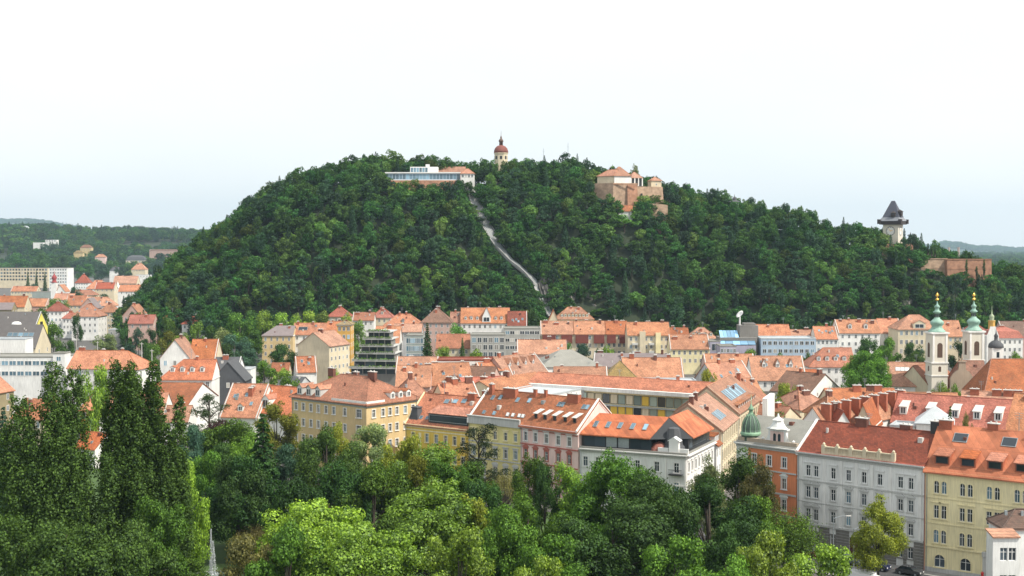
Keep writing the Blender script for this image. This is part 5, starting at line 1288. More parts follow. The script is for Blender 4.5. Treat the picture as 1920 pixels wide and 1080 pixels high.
# sunlit side street going back
h = House('narrow side street house with small dormers beside the grey corner house', V2(44.4, 276.6), V2(46.0, 280.4), 12, 11.6, 'white', near=True)
h.roof('gable', 4.6, 'rust', eave='white'); h.windows(0, 2, 3, 0.9, 1.8, 1.0, 3.6)
for f in (.2, .5, .8): h.dormer(0, h.W * f, 0.5, 0.9, 1.3, 'gable', WHITE)
h.done()
h = House('cream side street house with orange roof and a patch of solar panels', V2(46.1, 280.6), V2(53.6, 303), 15, 14.2, 'cream', 'town_house', 'town house', near=True)
h.roof('gable', 5.4, 'salmon', eave='cream'); h.windows(0, 8, 4, 1.05, 2.0, 1.3, 3.6, trim=('cream', 'bar'))
for i in range(4): h.skylight(0, h.W * (.34 + .09 * i), 1.4, 1.9, 2.6, PANEB)
h.chimney(3, 7.2, 1.2, 0.9, 1.8, BRICKD); h.chimney(9, 7.4, 1.0, 0.9, 1.8, BRICKD); parapet(h, 0.1, 0.3, 0.1, 'stone'); h.done()
h = House('white side street house with long solar field on its salmon roof', V2(53.8, 303.5), V2(64.4, 332), 15, 15.0, 'cream', 'town_house', 'town house', near=True)
h.roof('gable', 6.0, 'salmon', eave='cream'); h.windows(0, 10, 4, 1.0, 2.0, 1.4, 3.7, trim=('cream', ''))
for i in range(9): h.skylight(0, h.W * (.2 + .075 * i), 2.6, 1.9, 3.4, PANEB)
for i in range(10): h.dormer(0, h.W * (.14 + .082 * i), 0.6, 0.8, 0.8, 'gable', roofmat('salmon'))
parapet(h, 0.1, 0.3, 0.1, 'stone'); h.done()
h = House('last salmon roofed house at the far end of the side street', V2(64.6, 332.5), V2(68.5, 344), 14, 14.5, 'white', near=True)
h.roof('gable', 5.6, 'orange', eave='cream'); h.windows(0, 4, 4, 1.0, 1.9, 1.3, 3.6); h.chimney(3, 6, 1.2, 0.9, 2.0); h.done()
q = MB(); p = P(1441, 782, 318); q.box(-0.6, 0.6, -6, 6, 0, 17.5); tag(q.build('firewall', wallmat('white'), loc=(p.x, p.y, 0), rz=R(-20)), 'tall bare white rendered wall end beside the garden trees', 'wall')

# courtyard building
A7, B7 = PZ(990, 718, 15.8), PZ(1374, 743, 15.8)
h = House('long modern courtyard building with white fascia, glass front and yellow panels', A7, B7, 12, 15.8, 'paleyellow', 'courtyard_building', 'building')
h.roof('gable', 2.4, 'bright', ov=0.6, eave=None); W = h.W
h.band(0, 14.9, 15.9, 1.5, 'white', -0.5, W + 0.5, 'fascia')
YELLOWP = surf('yellow_panel', (0.66, 0.44, 0.06), 0.1, 0.5)
rr = random.Random(3); GREENG = glass('courtyard_glass', (0.24, 0.30, 0.27), 0.08, 0.7)
for k, zb in enumerate((11.6, 8.4, 5.0)):
    n = 26
    for i in range(n):
        x = W * (i + .5) / n; w = W / n - 0.16
        fm_, pm_, _ = win_meshes(w, 2.7, 'plain', 0.0, None, PANE, DARKM)
        r = rr.random()
        o = link('window', fm_, h.root, (x, -0.02, zb)); pq = MB(); pq.quad((-w / 2 + .1, -0.03, .1), (w / 2 - .1, -0.03, .1), (w / 2 - .1, -0.03, 2.6), (-w / 2 + .1, -0.03, 2.6))
        pq.build('panel' if r < .5 else 'pane', (YELLOWP if r < (.16 if k == 0 else .4) else (wallmat('cream') if r < .5 else (GREENG if r < .86 else PANE))), o)
h.band(0, 7.6, 8.2, 1.2, ZINC, 0, W, 'walkway'); h.band(0, 11.0, 11.4, 0.6, ZINC, 0, W, 'walkway')
h.done()
dW = (B7 - A7).normalized(); nW = Vector((dW.y, -dW.x, 0))
q = A7 + nW * 20
h = House('white flat roofed wing at the left end of the courtyard building', q + dW * 2, q + dW * 18, 22, 15.0, 'white', 'courtyard_wing', 'building')
h.roof('flat', 0, 'metal'); h.windows(0, 5, 2, 1.6, 2.0); h.done()
h = House('orange roofed wing left of the white courtyard roof', q + dW * -9, q + dW * 2, 30, 15.2, 'cream', 'courtyard_wing', 'building')
h.roof('gable_y', 2.6, 'salmon', eave='cream'); h.chimney(3, 6, 1.8, 1.0, 1.8); h.chimney(5.5, 14, 1.4, 1.0, 1.6, BRICKD); h.done()

# ---------------------------------------------------------------- right hand street row
h = House('terracotta corner house with green copper dome and ornate white gable', V2(42.4, 240.2), V2(51.6, 231.0), 14, 18.0, 'terracotta', 'town_house', 'town house', near=True)
h.roof('gable', 4.2, 'grey', ov=0.2, eave=None); W = h.W; xs = [W * f for f in (.10, .30, .55, .80)]
h.windows(0, 4, 1, 0.95, 1.9, zs=[14.3], xs=xs, trim=('palegrey', '')); h.windows(0, 4, 1, 0.95, 1.95, zs=[10.4], xs=xs, trim=('palegrey', 'tri')); h.windows(0, 4, 1, 0.95, 1.95, zs=[6.5], xs=xs, trim=('palegrey', 'seg')); h.windows(0, 4, 1, 0.95, 2.0, zs=[2.2], xs=xs, trim=('palegrey', 'bar'))
h.windows(3, 5, 4, 0.95, 1.9, 1.8, 3.9, trim=('palegrey', ''))
h.band(0, 0, 17.3, 0.12, 'palegrey', 0.0, W * .2, 'corner_pier'); dentils(h, 0, 18.0, 34, 'greytrim', out=0.55); dentils(h, 3, 18.0, 34, 'greytrim', out=0.55); h.band(0, 13.3, 13.55, 0.2, 'greytrim'); h.band(0, 9.3, 9.6, 0.2, 'greytrim'); h.band(0, 5.3, 5.6, 0.25, 'greytrim')
h.band(0, 18.01, 18.9, -0.2, 'greytrim', 0, W, 'attic_band') if False else None
q = MB(); q.box(0.1, W - 0.1, 0.2, 0.9, 18.0, 19.0); q.build('attic_band', wallmat('stone'), h.root)
COPPER = surf('green_copper', (0.20, 0.34, 0.22), 0.35, 1.2, 0.6, 6.0)
COPPERD = surf('dark_copper', (0.07, 0.11, 0.085), 0.35, 1.2, 0.6, 6.0)
t = MB(); t.lathe([(1.75, 0), (1.75, 1.0), (1.95, 1.1), (1.95, 1.45), (1.7, 1.6), (1.72, 2.2), (1.6, 3.0), (1.3, 3.8), (0.85, 4.5), (0.5, 4.9)], 16)
dm = t.build('dome', COPPERD, h.root, True, (W * .14, 1.9, 18.3)); 
t = MB()
for i in range(12):
    a = 2 * math.pi * i / 12
    t.tube([(math.cos(a) * r_, math.sin(a) * r_, z_) for r_, z_ in ((1.74, 1.6), (1.77, 2.2), (1.65, 3.0), (1.35, 3.8), (0.9, 4.5), (0.52, 4.92))], 0.07, 4)
t.lathe([(1.98, 1.05), (2.02, 1.3), (1.98, 1.5), (1.72, 1.66)], 16, cap=False); t.lathe([(0.55, 4.85), (0.4, 5.0), (0.36, 5.7), (0.55, 5.8), (0.5, 6.0), (0.22, 6.5), (0.08, 6.9), (0.05, 8.6)], 10)
tag(t.build('dome_ribs', COPPER, dm, True), kind='stuff')
q = MB()
q.box(-1.9, 1.9, -0.35, 0.35, 0, 2.9); q.box(-2.2, 2.2, -0.5, 0.5, 2.9, 3.15)
for s_ in (-1, 1):
    q.poly([(s_ * 1.9, -0.2, 0), (s_ * 3.0, -0.2, 0), (s_ * 2.9, -0.2, 0.7), (s_ * 2.3, -0.2, 1.2), (s_ * 1.9, -0.2, 2.2)][::s_]); q.lathe([(0.28, 0), (0.3, 0.5), (0.16, 0.7), (0.3, 1.0), (0.02, 1.3)], 8, s_ * 3.3, 0)
q.lathe([(1.75, 3.15), (1.4, 3.5), (1.0, 4.2), (0.95, 4.6), (1.1, 4.7), (0.3, 5.2), (0.1, 5.9)], 8, 0, 0, 0, R(22.5))
g = q.build('ornate_gable', wallmat('palegrey'), h.root, False, (W * .66, 0.75, 18.2))
q = MB(); q.box(-1.45, 1.45, -0.4, -0.36, 0.7, 2.6); q.build('gable_panel', wallmat('pink'), g)
for s_ in (-1, 1):
    q = MB(); n = 8; q.poly([(s_ * .5 - .3, -0.42, .8), (s_ * .5 + .3, -0.42, .8)] + [(s_ * .5 + .3 * math.cos(math.pi * i / n), -0.42, 1.9 + .3 * math.sin(math.pi * i / n)) for i in range(n + 1)]); q.build('window', PANE, g)
h.done()

h = House('ornate white grey town house with red brown roof and stone balustrade', V2(51.75, 230.9), V2(69.6, 214.9), 14, 17.8, 'palegrey', 'town_house', 'town house', near=True)
h.roof('gable', 4.6, 'darkred', ov=0.3, eave=None); W = h.W; fr = (.092, .157, .298, .421, .543, .667, .824, .902); xs = [W * f for f in fr]
h.windows(0, 8, 1, 0.9, 1.95, zs=[13.5], xs=xs, trim=('palegrey', 'bar'), pm=PANE); h.windows(0, 8, 1, 0.9, 2.0, zs=[9.6], xs=xs, trim=('greytrim', 'tri')); h.windows(0, 8, 1, 0.9, 2.0, zs=[5.6], xs=xs, trim=('greytrim', 'seg'))
h.windows(0, 8, 1, 0.95, 1.9, zs=[1.6], xs=xs, trim=('darkstone', ''), skip=((0, 3), (0, 4)))
h.cut(0, W * .43, W * .53, 0.0, 3.6)
q = MB(); q.box(W * .43, W * .53, 0.28, 0.34, 0, 3.6); q.build('gate', surf('brown_gate', (0.10, 0.035, 0.025), 0.2), h.root)
dentils(h, 0, 17.75, 90, 'greytrim', out=0.5); h.band(0, 12.6, 12.85, 0.22, 'greytrim'); h.band(0, 8.75, 8.9, 0.14, 'greytrim'); h.band(0, 4.7, 5.0, 0.25, 'greytrim')
for f in (.03, .225, .36, .482, .605, .745, .97): h.band(0, 5.0, 16.9, 0.1, 'white', W * f - 0.28, W * f + 0.28, 'pilaster')
DARKST = wallmat('darkstone')
for i in range(9):
    z0_ = 0.05 + i * 0.51
    if z0_ > 4.4: break
    pu = [0.0] + [v for x in xs[:3] for v in (x - .65, x + .65)] + [W * .43, W * .53] + [v for x in xs[5:] for v in (x - .65, x + .65)] + [W]
    for a, b in zip(pu[::2], pu[1::2]): h.band(0, z0_, z0_ + 0.44, 0.09, DARKST, a, b, 'rusticated_course')
q = MB(); u0, u1 = W * .22, W * .77
q.box(u0, u1, -0.25, 0.15, 17.85, 18.25); q.box(u0, u1, -0.25, 0.15, 19.0, 19.2)
for i in range(70): u = u0 + (u1 - u0) * (i + .5) / 70; q.box(u - .06, u + .06, -0.12, 0.02, 18.25, 19.0)
for i in range(6): u = u0 + (u1 - u0) * i / 5; q.box(u - .35, u + .35, -0.32, 0.22, 17.82, 19.4); q.lathe([(.2, 19.4), (.3, 19.6), (.1, 19.85)], 6, u, 0)
q.build('balustrade', wallmat('cream'), h.root)
q = MB(); q.box(-0.1, W + .1, -0.55, 0.4, 17.75, 17.85); q.build('gutter', wallmat('redtrim'), h.root)
parapet(h, 0.1, 0.4, 0.3); h.chimney(W * .38, 7.0, 2.2, 1.0, 1.4, BRICKD); h.chimney(W * .72, 7.4, 2.0, 1.0, 1.2, BRICKD)
h.chimney(W * .97, 7.2, 2.4, 1.2, 2.2, DARKM)
h.done()

dR = (V2(69.6, 214.9) - V2(51.75, 230.9)).normalized(); e10 = V2(69.75, 214.7) + Vector((0.80, -0.60, 0)) * 24
h = House('cream yellow town house with bright orange roof and paired arched windows', V2(69.75, 214.7), e10, 14, 17.3, 'paleyellow', 'town_house', 'town house', near=True)
h.roof('gable', 6.6, tiles('roof_sheet_bright', (0.48, 0.165, 0.085), 0.2, (1.2, 4.0)), ov=0.6, eave=None); W = h.W
xs = [v for c_ in (2.5, 6.8, 11.15, 15.55, 19.9) for v in (c_ - .63, c_ + .63)]
h.windows(0, 10, 1, 0.85, 2.1, zs=[13.4], xs=xs, style='arch', trim=('paleyellow', '')); h.windows(0, 10, 1, 0.85, 2.2, zs=[9.2], xs=xs, trim=('paleyellow', 'bar')); h.windows(0, 10, 1, 0.85, 2.2, zs=[5.05], xs=xs, style='arch', trim=('paleyellow', ''))
h.windows(0, 4, 1, 1.75, 2.1, zs=[1.0], xs=[2.5, 6.8, 15.5, 19.9], style='arch', trim=('paleyellow', ''), pm=PANE)
h.cut(0, 10.4, 12.2, 0.0, 3.3)
q = MB(); q.box(9.7, 10.4, -0.5, -0.003, 0, 3.9); q.box(12.2, 12.9, -0.5, -0.003, 0, 3.9); q.box(9.6, 13.0, -0.6, -0.003, 3.9, 4.7); q.build('portal', wallmat('greytrim'), h.root)
q = MB(); q.box(10.4, 12.2, 0.3, 0.36, 0, 3.3); q.build('door', DARKM, h.root)
for z0_, z1_, o_ in ((12.6, 12.8, .12), (8.3, 8.5, .12), (4.35, 4.6, .2), (16.6, 17.25, .3)): h.band(0, z0_, z1_, o_, 'paleyellow', 0, W)
h.band(0, 0, 0.85, 0.12, 'greytrim', 0, 9.6, 'plinth'); h.band(0, 0, 0.85, 0.12, 'greytrim', 13.0, W, 'plinth')
for c_ in (2.5, 6.8, 11.15, 15.55, 19.9):
    h.dormer(0, c_, 0.7, 2.5, 1.6, 'shed', RUSTM, roofmat('bright'), 2.0, 1.1, 'plain', DARKM)
for u, v in ((4.2, 4.4), (12.2, 4.4), (20.5, 4.4)): h.skylight(0, u, v, 2.4, 1.9, PANE)
h.chimney(1.2, 6.8, 2.2, 1.2, 1.2); h.chimney(9, 7.2, 1.8, 1.0, 1.2)
q = MB(); q.tube([(0.05, -0.35, 0.2), (0.05, -0.35, 16.4)], 0.07, 6); q.build('downpipe', wallmat('redtrim'), h.root)
h.done()

h = House('white corner house with brown hipped roof at the bottom right edge', P(1882, 990, 190), Vector((P(2030, 990, 190).x, 190, 0)), 6, P(1882, 990, 190).z, 'palegrey', near=True)
h.roof('hip', 2.0, 'umber', ov=0.3, eave='salmon' if False else 'rosy'); h.done()
h = House('lower white bay with salmon lean-to roof and twin window at the bottom right edge', P(1862, 1008, 185), Vector((P(1911, 1008, 185).x, 185, 0)), 2.6, P(1862, 1008, 185).z, 'palegrey', near=True)
h.roof('shed', 0.5, 'salmon', ov=0.25, eave=None); h.windows(0, 2, 1, 1.1, 1.9, xs=[h.W * .42, h.W * .75], zs=[h.z - 3.4]); h.windows(0, 2, 1, 1.1, 1.9, xs=[h.W * .42, h.W * .75], zs=[h.z - 7.4]); h.done()

# ---------------------------------------------------------------- the twin towered church
GOLD = surf('gilding', (0.75, 0.48, 0.10), 0.1, 1.0, 0.3, 4.0, 0.0, 0.9)
COPG = surf('church_copper', (0.24, 0.40, 0.325), 0.35, 0.9, 0.6, 5.0)
CHW = surf('church_plaster', (0.66, 0.62, 0.53), 0.14, 0.3, 0.9, 3.0, 0.0, 0.0, 1.0)
def church_tower(label, px, Y, ztop, w, low):
    c = P(px, 600, Y); t = thing('church_tower', label, 'church tower', (c.x, c.y + w / 2, 0), R(4))
    mb = MB(); a = w / 2
    mb.box(-a, a, -a, a, low, ztop); mb.build('shaft', CHW, t)
    mb = MB(); mb.box(-a - .35, a + .35, -a - .35, a + .35, ztop, ztop + .5); mb.box(-a - .25, a + .25, -a - .25, a + .25, ztop - 9.2, ztop - 8.8); mb.box(-a - .2, a + .2, -a - .2, a + .2, ztop - 13.2, ztop - 12.9); mb.build('cornice', wallmat('white'), t)
    for s_ in (-1, 1):
        mb = MB(); mb.box(s_ * (a - .5) - .3, s_ * (a - .5) + .3, -a - .12, -a - .003, ztop - 8.8, ztop); mb.build('pilaster', wallmat('white'), t)
    for zb, hh, ww in ((ztop - 7.4, 4.6, 1.7), (ztop - 11.8, 1.7, 0.9)):
        for rz in (0, R(90), R(-90)):
            mb = MB(); n = 8; r_ = ww / 2; o = -a - .02
            mb.poly([(-r_, o, zb), (r_, o, zb)] + [(r_ * math.cos(math.pi * i / n), o, zb + hh - r_ + r_ * math.sin(math.pi * i / n)) for i in range(n + 1)], 0)
            mb.build('louvre', surf('louvre_wood', (0.10, 0.06, 0.04), 0.3, 2.0), t, rz=rz)
    k = w / 5.7
    mb = MB(); mb.lathe([(3.1 * k, 0), (2.9 * k, .4), (2.1 * k, 1.3), (1.7 * k, 2.2), (2.1 * k, 2.9), (2.4 * k, 3.5), (2.25 * k, 4.2), (1.6 * k, 4.8), (1.0 * k, 5.4), (.8 * k, 6.6), (.85 * k, 7.4), (1.3 * k, 7.7), (1.35 * k, 8.1), (.8 * k, 8.6), (.6 * k, 9.4), (.95 * k, 9.9), (.9 * k, 10.4), (.35 * k, 11.0), (.18 * k, 12.0), (.12 * k, 12.6)], 12)
    hm = mb.build('helm', COPG, t, True, (0, 0, ztop + .5)); hm.scale = (1, 1, .78)
    mb = MB(); mb.lathe([(.05, 12.4), (.5, 12.7), (.55, 13.1), (.3, 13.5), (.08, 13.7)], 10); mb.box(-.08, .08, -.08, .08, 13.6, 16.0); mb.box(-.6, .6, -.08, .08, 14.6, 14.9); mb.lathe([(.1, 14.0), (.42, 14.4), (.3, 15.2), (.05, 15.6)], 6); mb.build('gilded_finial', GOLD, hm)
    for i in range(8):
        aa = 2 * math.pi * (i + .5) / 8; mb = MB(); mb.box(-.22, .22, -.05, .05, 5.6, 7.2); mb.build('lantern_opening', DARKM, hm, loc=(.84 * k * math.cos(aa), .84 * k * math.sin(aa), 0), rz=aa + R(90))
    return t
church_tower('left cream church tower with green onion helm and gilded top', 1762, 398, 27.4, 5.1, 0)
church_tower('right cream church tower with green onion helm and gilded ball', 1831, 412, 26.9, 5.1, 0)
h = House('church nave with broad rust red tiled roof at the right edge', *corners((1846, 741), (1990, 741), z=11.5)[:2], 17, 11.5, 'cream', 'church', 'church')
h.roof('hipl', 9.6, 'rust', eave='white', hip=5); h.windows(0, 3, 1, 1.6, 3.2, 2.0, zs=[5]); h.done()
h = House('church transept with rust tiled roof left of the broad nave roof', *corners((1800, 726), (1858, 726), z=11)[:2], 14, 11, 'cream', 'church_wing', 'church wing')
h.roof('hipl', 7.4, 'rust', eave='white', hip=2); h.done()
h = House('sloping red tiled church aisle between the two church towers', *corners((1752, 736), (1806, 730), z=9)[:2], 16, 9, 'cream', 'church_wing', 'church wing')
h.roof('gable', 7.6, 'rust', eave='white'); h.done()
q = MB(); p = P(1804, 716, 394); q.box(-3.6, 3.6, 0, 0.7, 0, 14); q.poly([(-3.6, 0, 14), (3.6, 0, 14), (2.2, 0, 16), (1.2, 0, 16.6), (1.0, 0, 19), (-1.0, 0, 19), (-1.2, 0, 16.6), (-2.2, 0, 16)]); q.poly([(-3.6, .7, 14), (-2.2, .7, 16), (-1.2, .7, 16.6), (-1.0, .7, 19), (1.0, .7, 19), (1.2, .7, 16.6), (2.2, .7, 16), (3.6, .7, 14)]); q.slab([[(-1.3, -.2, 19.3), (1.3, -.2, 19.3), (1.3, .9, 19.3), (-1.3, .9, 19.3)]], .3); q.lathe([(.3, 19.3), (.35, 20.2), (.1, 21.4)], 6, 0, .35)
tag(q.build('stepped_gable', wallmat('stone'), loc=(p.x, p.y, 0)), 'grey stepped church front gable with statue between the towers', 'gable front')
c = P(1867, 678, 405); t = thing('chapel_tower', 'small white chapel tower with dark onion dome beside the church', 'chapel tower', (c.x, c.y, 0))
mb = MB(); mb.box(-1.8, 1.8, -1.8, 1.8, 0, P(0, 652, 405).z); mb.build('shaft', wallmat('white'), t); zt = P(0, 652, 405).z
mb = MB(); mb.lathe([(2.3, 0), (2.4, .3), (2.2, 1.2), (1.4, 2.0), (.6, 2.4), (.55, 3.4), (.7, 3.7), (.2, 4.6), (.05, 6.0)], 12); mb.build('onion_dome', roofmat('slate'), t, True, (0, 0, zt))
for zb in (zt - 3.0, zt - 7.2):
    mb = MB(); mb.box(-.45, .45, -1.83, -1.8, zb, zb + 1.8); mb.build('window', PANE, t)
c = P(1861, 612, 555); t = thing('onion_turret', 'slim green onion turret rising behind the right church tower', 'turret', (c.x, c.y, 0)); zt = P(0, 612, 555).z
mb = MB(); mb.box(-2.6, 2.6, -.5, 4, 0, zt - 4); mb.poly([(-2.6, -.5, zt - 4), (2.6, -.5, zt - 4), (1.4, -.5, zt - 1), (1.2, -.5, zt), (-1.2, -.5, zt), (-1.4, -.5, zt - 1)]); mb.build('gable_wall', wallmat('white'), t)
mb = MB(); mb.lathe([(1.5, -1), (1.5, 2.2), (1.7, 2.3), (1.5, 2.6)], 8); mb.build('lantern', wallmat('ochre'), t, loc=(0, 1, zt))
mb = MB(); mb.lathe([(1.5, 2.6), (.8, 3.0), (1.1, 3.8), (1.0, 4.6), (.3, 5.4), (.12, 7.0), (.04, 9.0)], 10); mb.build('onion_dome', surf('pale_copper', (.34, .40, .26), .3, 1.0), t, True, (0, 1, zt))

# small far church with red onion and twin spires
c = P(102, 548, 1150); t = thing('village_church', 'small far white church with red onion spire', 'church', (c.x, c.y, 0)); z5 = P(0, 530, 1150).z
mb = MB(); mb.box(-2.4, 2.4, -2.4, 2.4, 0, z5); mb.build('tower', wallmat('white'), t); mb = MB(); mb.lathe([(3.0, 0), (2.0, 1.2), (1.6, 2.4), (2.4, 4.0), (2.2, 5.4), (.8, 6.8), (.3, 8.4), (.08, 11)], 10); mb.build('onion_spire', surf('red_onion', (.30, .05, .05), .2), t, True, (0, 0, z5))
mb = MB(); zr_ = P(0, 534, 1150).z; mb.box(2.4, 10, -1, 12, 0, zr_ - 6); mb.poly([(2.4, -1, zr_ - 6), (10, -1, zr_ - 6), (5, -1, zr_)]); mb.build('nave', wallmat('white'), t); mb = MB(); mb.slab([[(10.4, -1.3, zr_ - 6.2), (10.4, 12, zr_ - 6.2), (5, 12, zr_ + .3), (5, -1.3, zr_ + .3)], [(5, -1.3, zr_ + .3), (5, 12, zr_ + .3), (2.0, 12, zr_ - 6.2), (2.0, -1.3, zr_ - 6.2)]], .3); mb.build('roof', roofmat('salmon'), t)
for px, lb in ((212, 'left of two slim white church spires at the hill edge'), (221, 'right of two slim white church spires at the hill edge')):
    c = P(px, 545, 1140); t = thing('white_spire', lb, 'spire', (c.x, c.y, 0)); zt = P(0, 539, 1140).z
    mb = MB(); mb.box(-1.7, 1.7, -1.7, 1.7, 0, zt); mb.build('shaft', wallmat('white'), t); mb = MB(); mb.lathe([(2.3, 0), (1.2, 2.0), (.05, 5.5)], 8, rot=R(22.5)); mb.build('spire', wallmat('white'), t, loc=(0, 0, zt))

# stepped terraces with plants
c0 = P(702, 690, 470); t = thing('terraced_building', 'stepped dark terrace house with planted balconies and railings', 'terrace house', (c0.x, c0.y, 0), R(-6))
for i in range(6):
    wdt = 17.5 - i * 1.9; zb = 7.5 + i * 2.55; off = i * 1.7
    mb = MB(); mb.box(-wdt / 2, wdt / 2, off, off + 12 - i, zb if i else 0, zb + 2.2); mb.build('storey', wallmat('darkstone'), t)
    mb = MB(); mb.box(-wdt / 2 - .6, wdt / 2 + .6, off - 1.6, off + 12, zb + 2.2, zb + 2.5); fl = mb.build('terrace_slab', wallmat('greytrim'), t)
    mb = MB(); mb.box(-wdt / 2 - .6, wdt / 2 + .6, off - 1.62, off - 1.5, zb + 2.5, zb + 3.1); mb.build('planter', wallmat('concrete'), fl)
    rngp = np.random.default_rng(i); n = 260; pp = np.stack([rngp.uniform(-wdt / 2, wdt / 2, n), rngp.uniform(off - 1.8, off - 1.0, n), zb + 2.7 + rngp.uniform(0, .9, n) * rngp.uniform(.3, 1, n)], 1)
    tag(link('planting', leaf_mesh('planting', pp, rngp.normal(0, 1, (n, 3)), .5, .7, LEAF['mid'], rngp), fl), kind='stuff')
    for j in range(4):
        mb = MB(); w4 = wdt / 4 - .4; mb.quad((-wdt / 2 + j * wdt / 4 + .2, off - .02, zb + .2), (-wdt / 2 + j * wdt / 4 + .2 + w4, off - .02, zb + .2), (-wdt / 2 + j * wdt / 4 + .2 + w4, off - .02, zb + 2.0), (-wdt / 2 + j * wdt / 4 + .2, off - .02, zb + 2.0)); mb.build('pane', PANE, t)

# blue glass building with its roof tower and dish
c0 = P(1352, 650, 545); t = thing('glass_building', 'modern building with sloping blue glass roofs and grey roof tower', 'building', (c0.x, c0.y, 0)); k = 545 / F
def zz_(py): return P(0, py, 545).z
mb = MB(); mb.box(0, 16, 3, 14, 0, zz_(634)); mb.box(9, 17, 6, 14, 0, zz_(612)); mb.box(11, 16, 7, 12, 0, zz_(608)); mb.build('wall', wallmat('darkstone'), t)
SKYG = glass('sky_glass', (0.22, 0.42, 0.62), 0.05, 0.9)
for (x0, x1, y0, y1, za, zb) in ((0.5, 8.5, 3.0, 9, 639, 622), (-1, 15, 0.5, 3.0, 646, 640)):
    n = 5
    for i in range(n):
        a, b = x0 + (x1 - x0) * i / n, x0 + (x1 - x0) * (i + 1) / n - .12
        mb = MB(); mb.slab([[(a, y0, zz_(za)), (b, y0, zz_(za)), (b, y1, zz_(zb)), (a, y1, zz_(zb))]], .15); mb.build('roof_pane', SKYG, t)
mb = MB(); mb.box(-1, 15, 0.6, 3, 0, zz_(648)); mb.build('front_block', wallmat('lilac'), t)
c0 = P(1387, 606, 556); t = thing('dish_mast', 'white dish antenna tilted on a mast under the hill', 'antenna', (c0.x, c0.y, c0.z - 3))
mb = MB(); mb.tube([(0, 0, 0), (0, 0, 6.2)], [.45, .3], 8); mb.build('mast', WHITE, t)
mb = MB(); mb.lathe([(.3, 0), (1.6, .25), (2.6, .8), (2.65, .9), (1.6, .45), (.3, .2)], 16); o = mb.build('dish', WHITE, t, True, (0.3, 0, 6.6)); o.scale = (.72, .72, .72); o.rotation_euler = (R(20), R(-48), 0)
# ---------------------------------------------------------------- on the castle hill
BRK = surf('old_brick', (0.38, 0.20, 0.125), 0.4, 0.2, 0.95, 0.7, 0.3)
BRK2 = surf('old_brick_pale', (0.42, 0.29, 0.20), 0.4, 0.2, 0.95, 0.7, 0.3)
ROCK = surf('rock', (0.20, 0.185, 0.165), 0.4, 0.10, 0.95, 0.8)
ROCKD = surf('dark_rock', (0.10, 0.095, 0.09), 0.4, 0.10, 0.95, 0.8)
def flatbox(px0, px1, py0, py1, Y, D, z0=None):
    a, b = P(px0, py0, Y), P(px1, py1, Y)
    return a.x, b.x, Y, Y + D, (b.z if z0 is None else z0), a.z
# glass restaurant
Y = 742; c = P(723, 337, Y); t = thing('hill_restaurant', 'long glass fronted restaurant pavilion on the hilltop', 'restaurant', c)
def L_(px, py): p = P(px, py, Y); return p.x - c.x, p.z - c.z
x0, zb = L_(723, 337); x1, zt = L_(862, 325)
mb = MB(); mb.box(x0, x1, 0.3, 9, zb - 2, zt); mb.build('hall', wallmat('bluegrey'), t)
n = 22
for i in range(n):
    a, b = x0 + (x1 - x0) * i / n + .15, x0 + (x1 - x0) * (i + 1) / n - .15
    mb = MB(); mb.quad((a, .27, zb + .3), (b, .27, zb + .3), (b, .27, zt - .5), (a, .27, zt - .5)); mb.build('pane', PANEB, t)
mb = MB(); mb.box(x0 - .5, x1 + .5, -.3, 9.5, zt, zt + .7); mb.box(x0 - .5, x1 + .5, -.5, .2, zb - .4, zb); mb.build('flat_roof', WHITE, t)
u0, z0_ = L_(768, 325); u1, z1_ = L_(804, 312)
mb = MB(); mb.box(u0, u1 + 5, 4, 11, zt, z1_); mb.build('upper_box', WHITE, t)
for i in range(6):
    a = u0 + (u1 - u0 - 1) * i / 6 + .3; mb = MB(); mb.quad((a, 3.97, zt + .6), (a + (u1 - u0) / 6 - .4, 3.97, zt + .6), (a + (u1 - u0) / 6 - .4, 3.97, z1_ - .5), (a, 3.97, z1_ - .5)); mb.build('pane', PANEB, t)
mb = MB(); a, zz2 = L_(797, 307); mb.box(a, a + 2.2, 5, 7, zt, zz2); mb.build('vent_stack', WHITE, t)
h = House('small hilltop house with terracotta hip roof beside the glass restaurant', P(864, 325, 738), Vector((P(889, 325, 738).x, 738, 0)), 9, P(864, 325, 738).z, 'white', z0=84)
h.roof('hip', 2.8, 'orange'); h.windows(0, 4, 1, 1.2, 1.8, .6); h.done()
h = House('low hilltop house with pale orange roof behind the glass restaurant', P(818, 322, 752), Vector((P(872, 322, 752).x, 752, 0)), 10, P(818, 322, 752).z, 'pink', z0=84)
h.roof('gable', 3.0, 'salmon'); h.done()
mb = MB(); a, b, y0, y1, z0_, z1_ = flatbox(733, 874, 338, 358, 741, 3)
k = 8
for i in range(k):
    p, q = a + (b - a) * i / k, a + (b - a) * (i + 1) / k; mb.quad((p, y0 - 2.5, z0_ - 8), (q, y0 - 2.5, z0_ - 8), (q, y0, z1_), (p, y0, z1_))
mb.quad((a, y0, z1_), (b, y0, z1_), (b, y0 + 3, z1_), (a, y0 + 3, z1_)); mb.quad((a, y0 + 3, z0_ - 8), (a, y0 - 2.5, z0_ - 8), (a, y0, z1_), (a, y0 + 3, z1_)); mb.quad((b, y0 - 2.5, z0_ - 8), (b, y0 + 3, z0_ - 8), (b, y0 + 3, z1_), (b, y0, z1_))
tag(mb.build('retaining_wall', BRK), 'old brick retaining wall below the glass restaurant', 'wall')

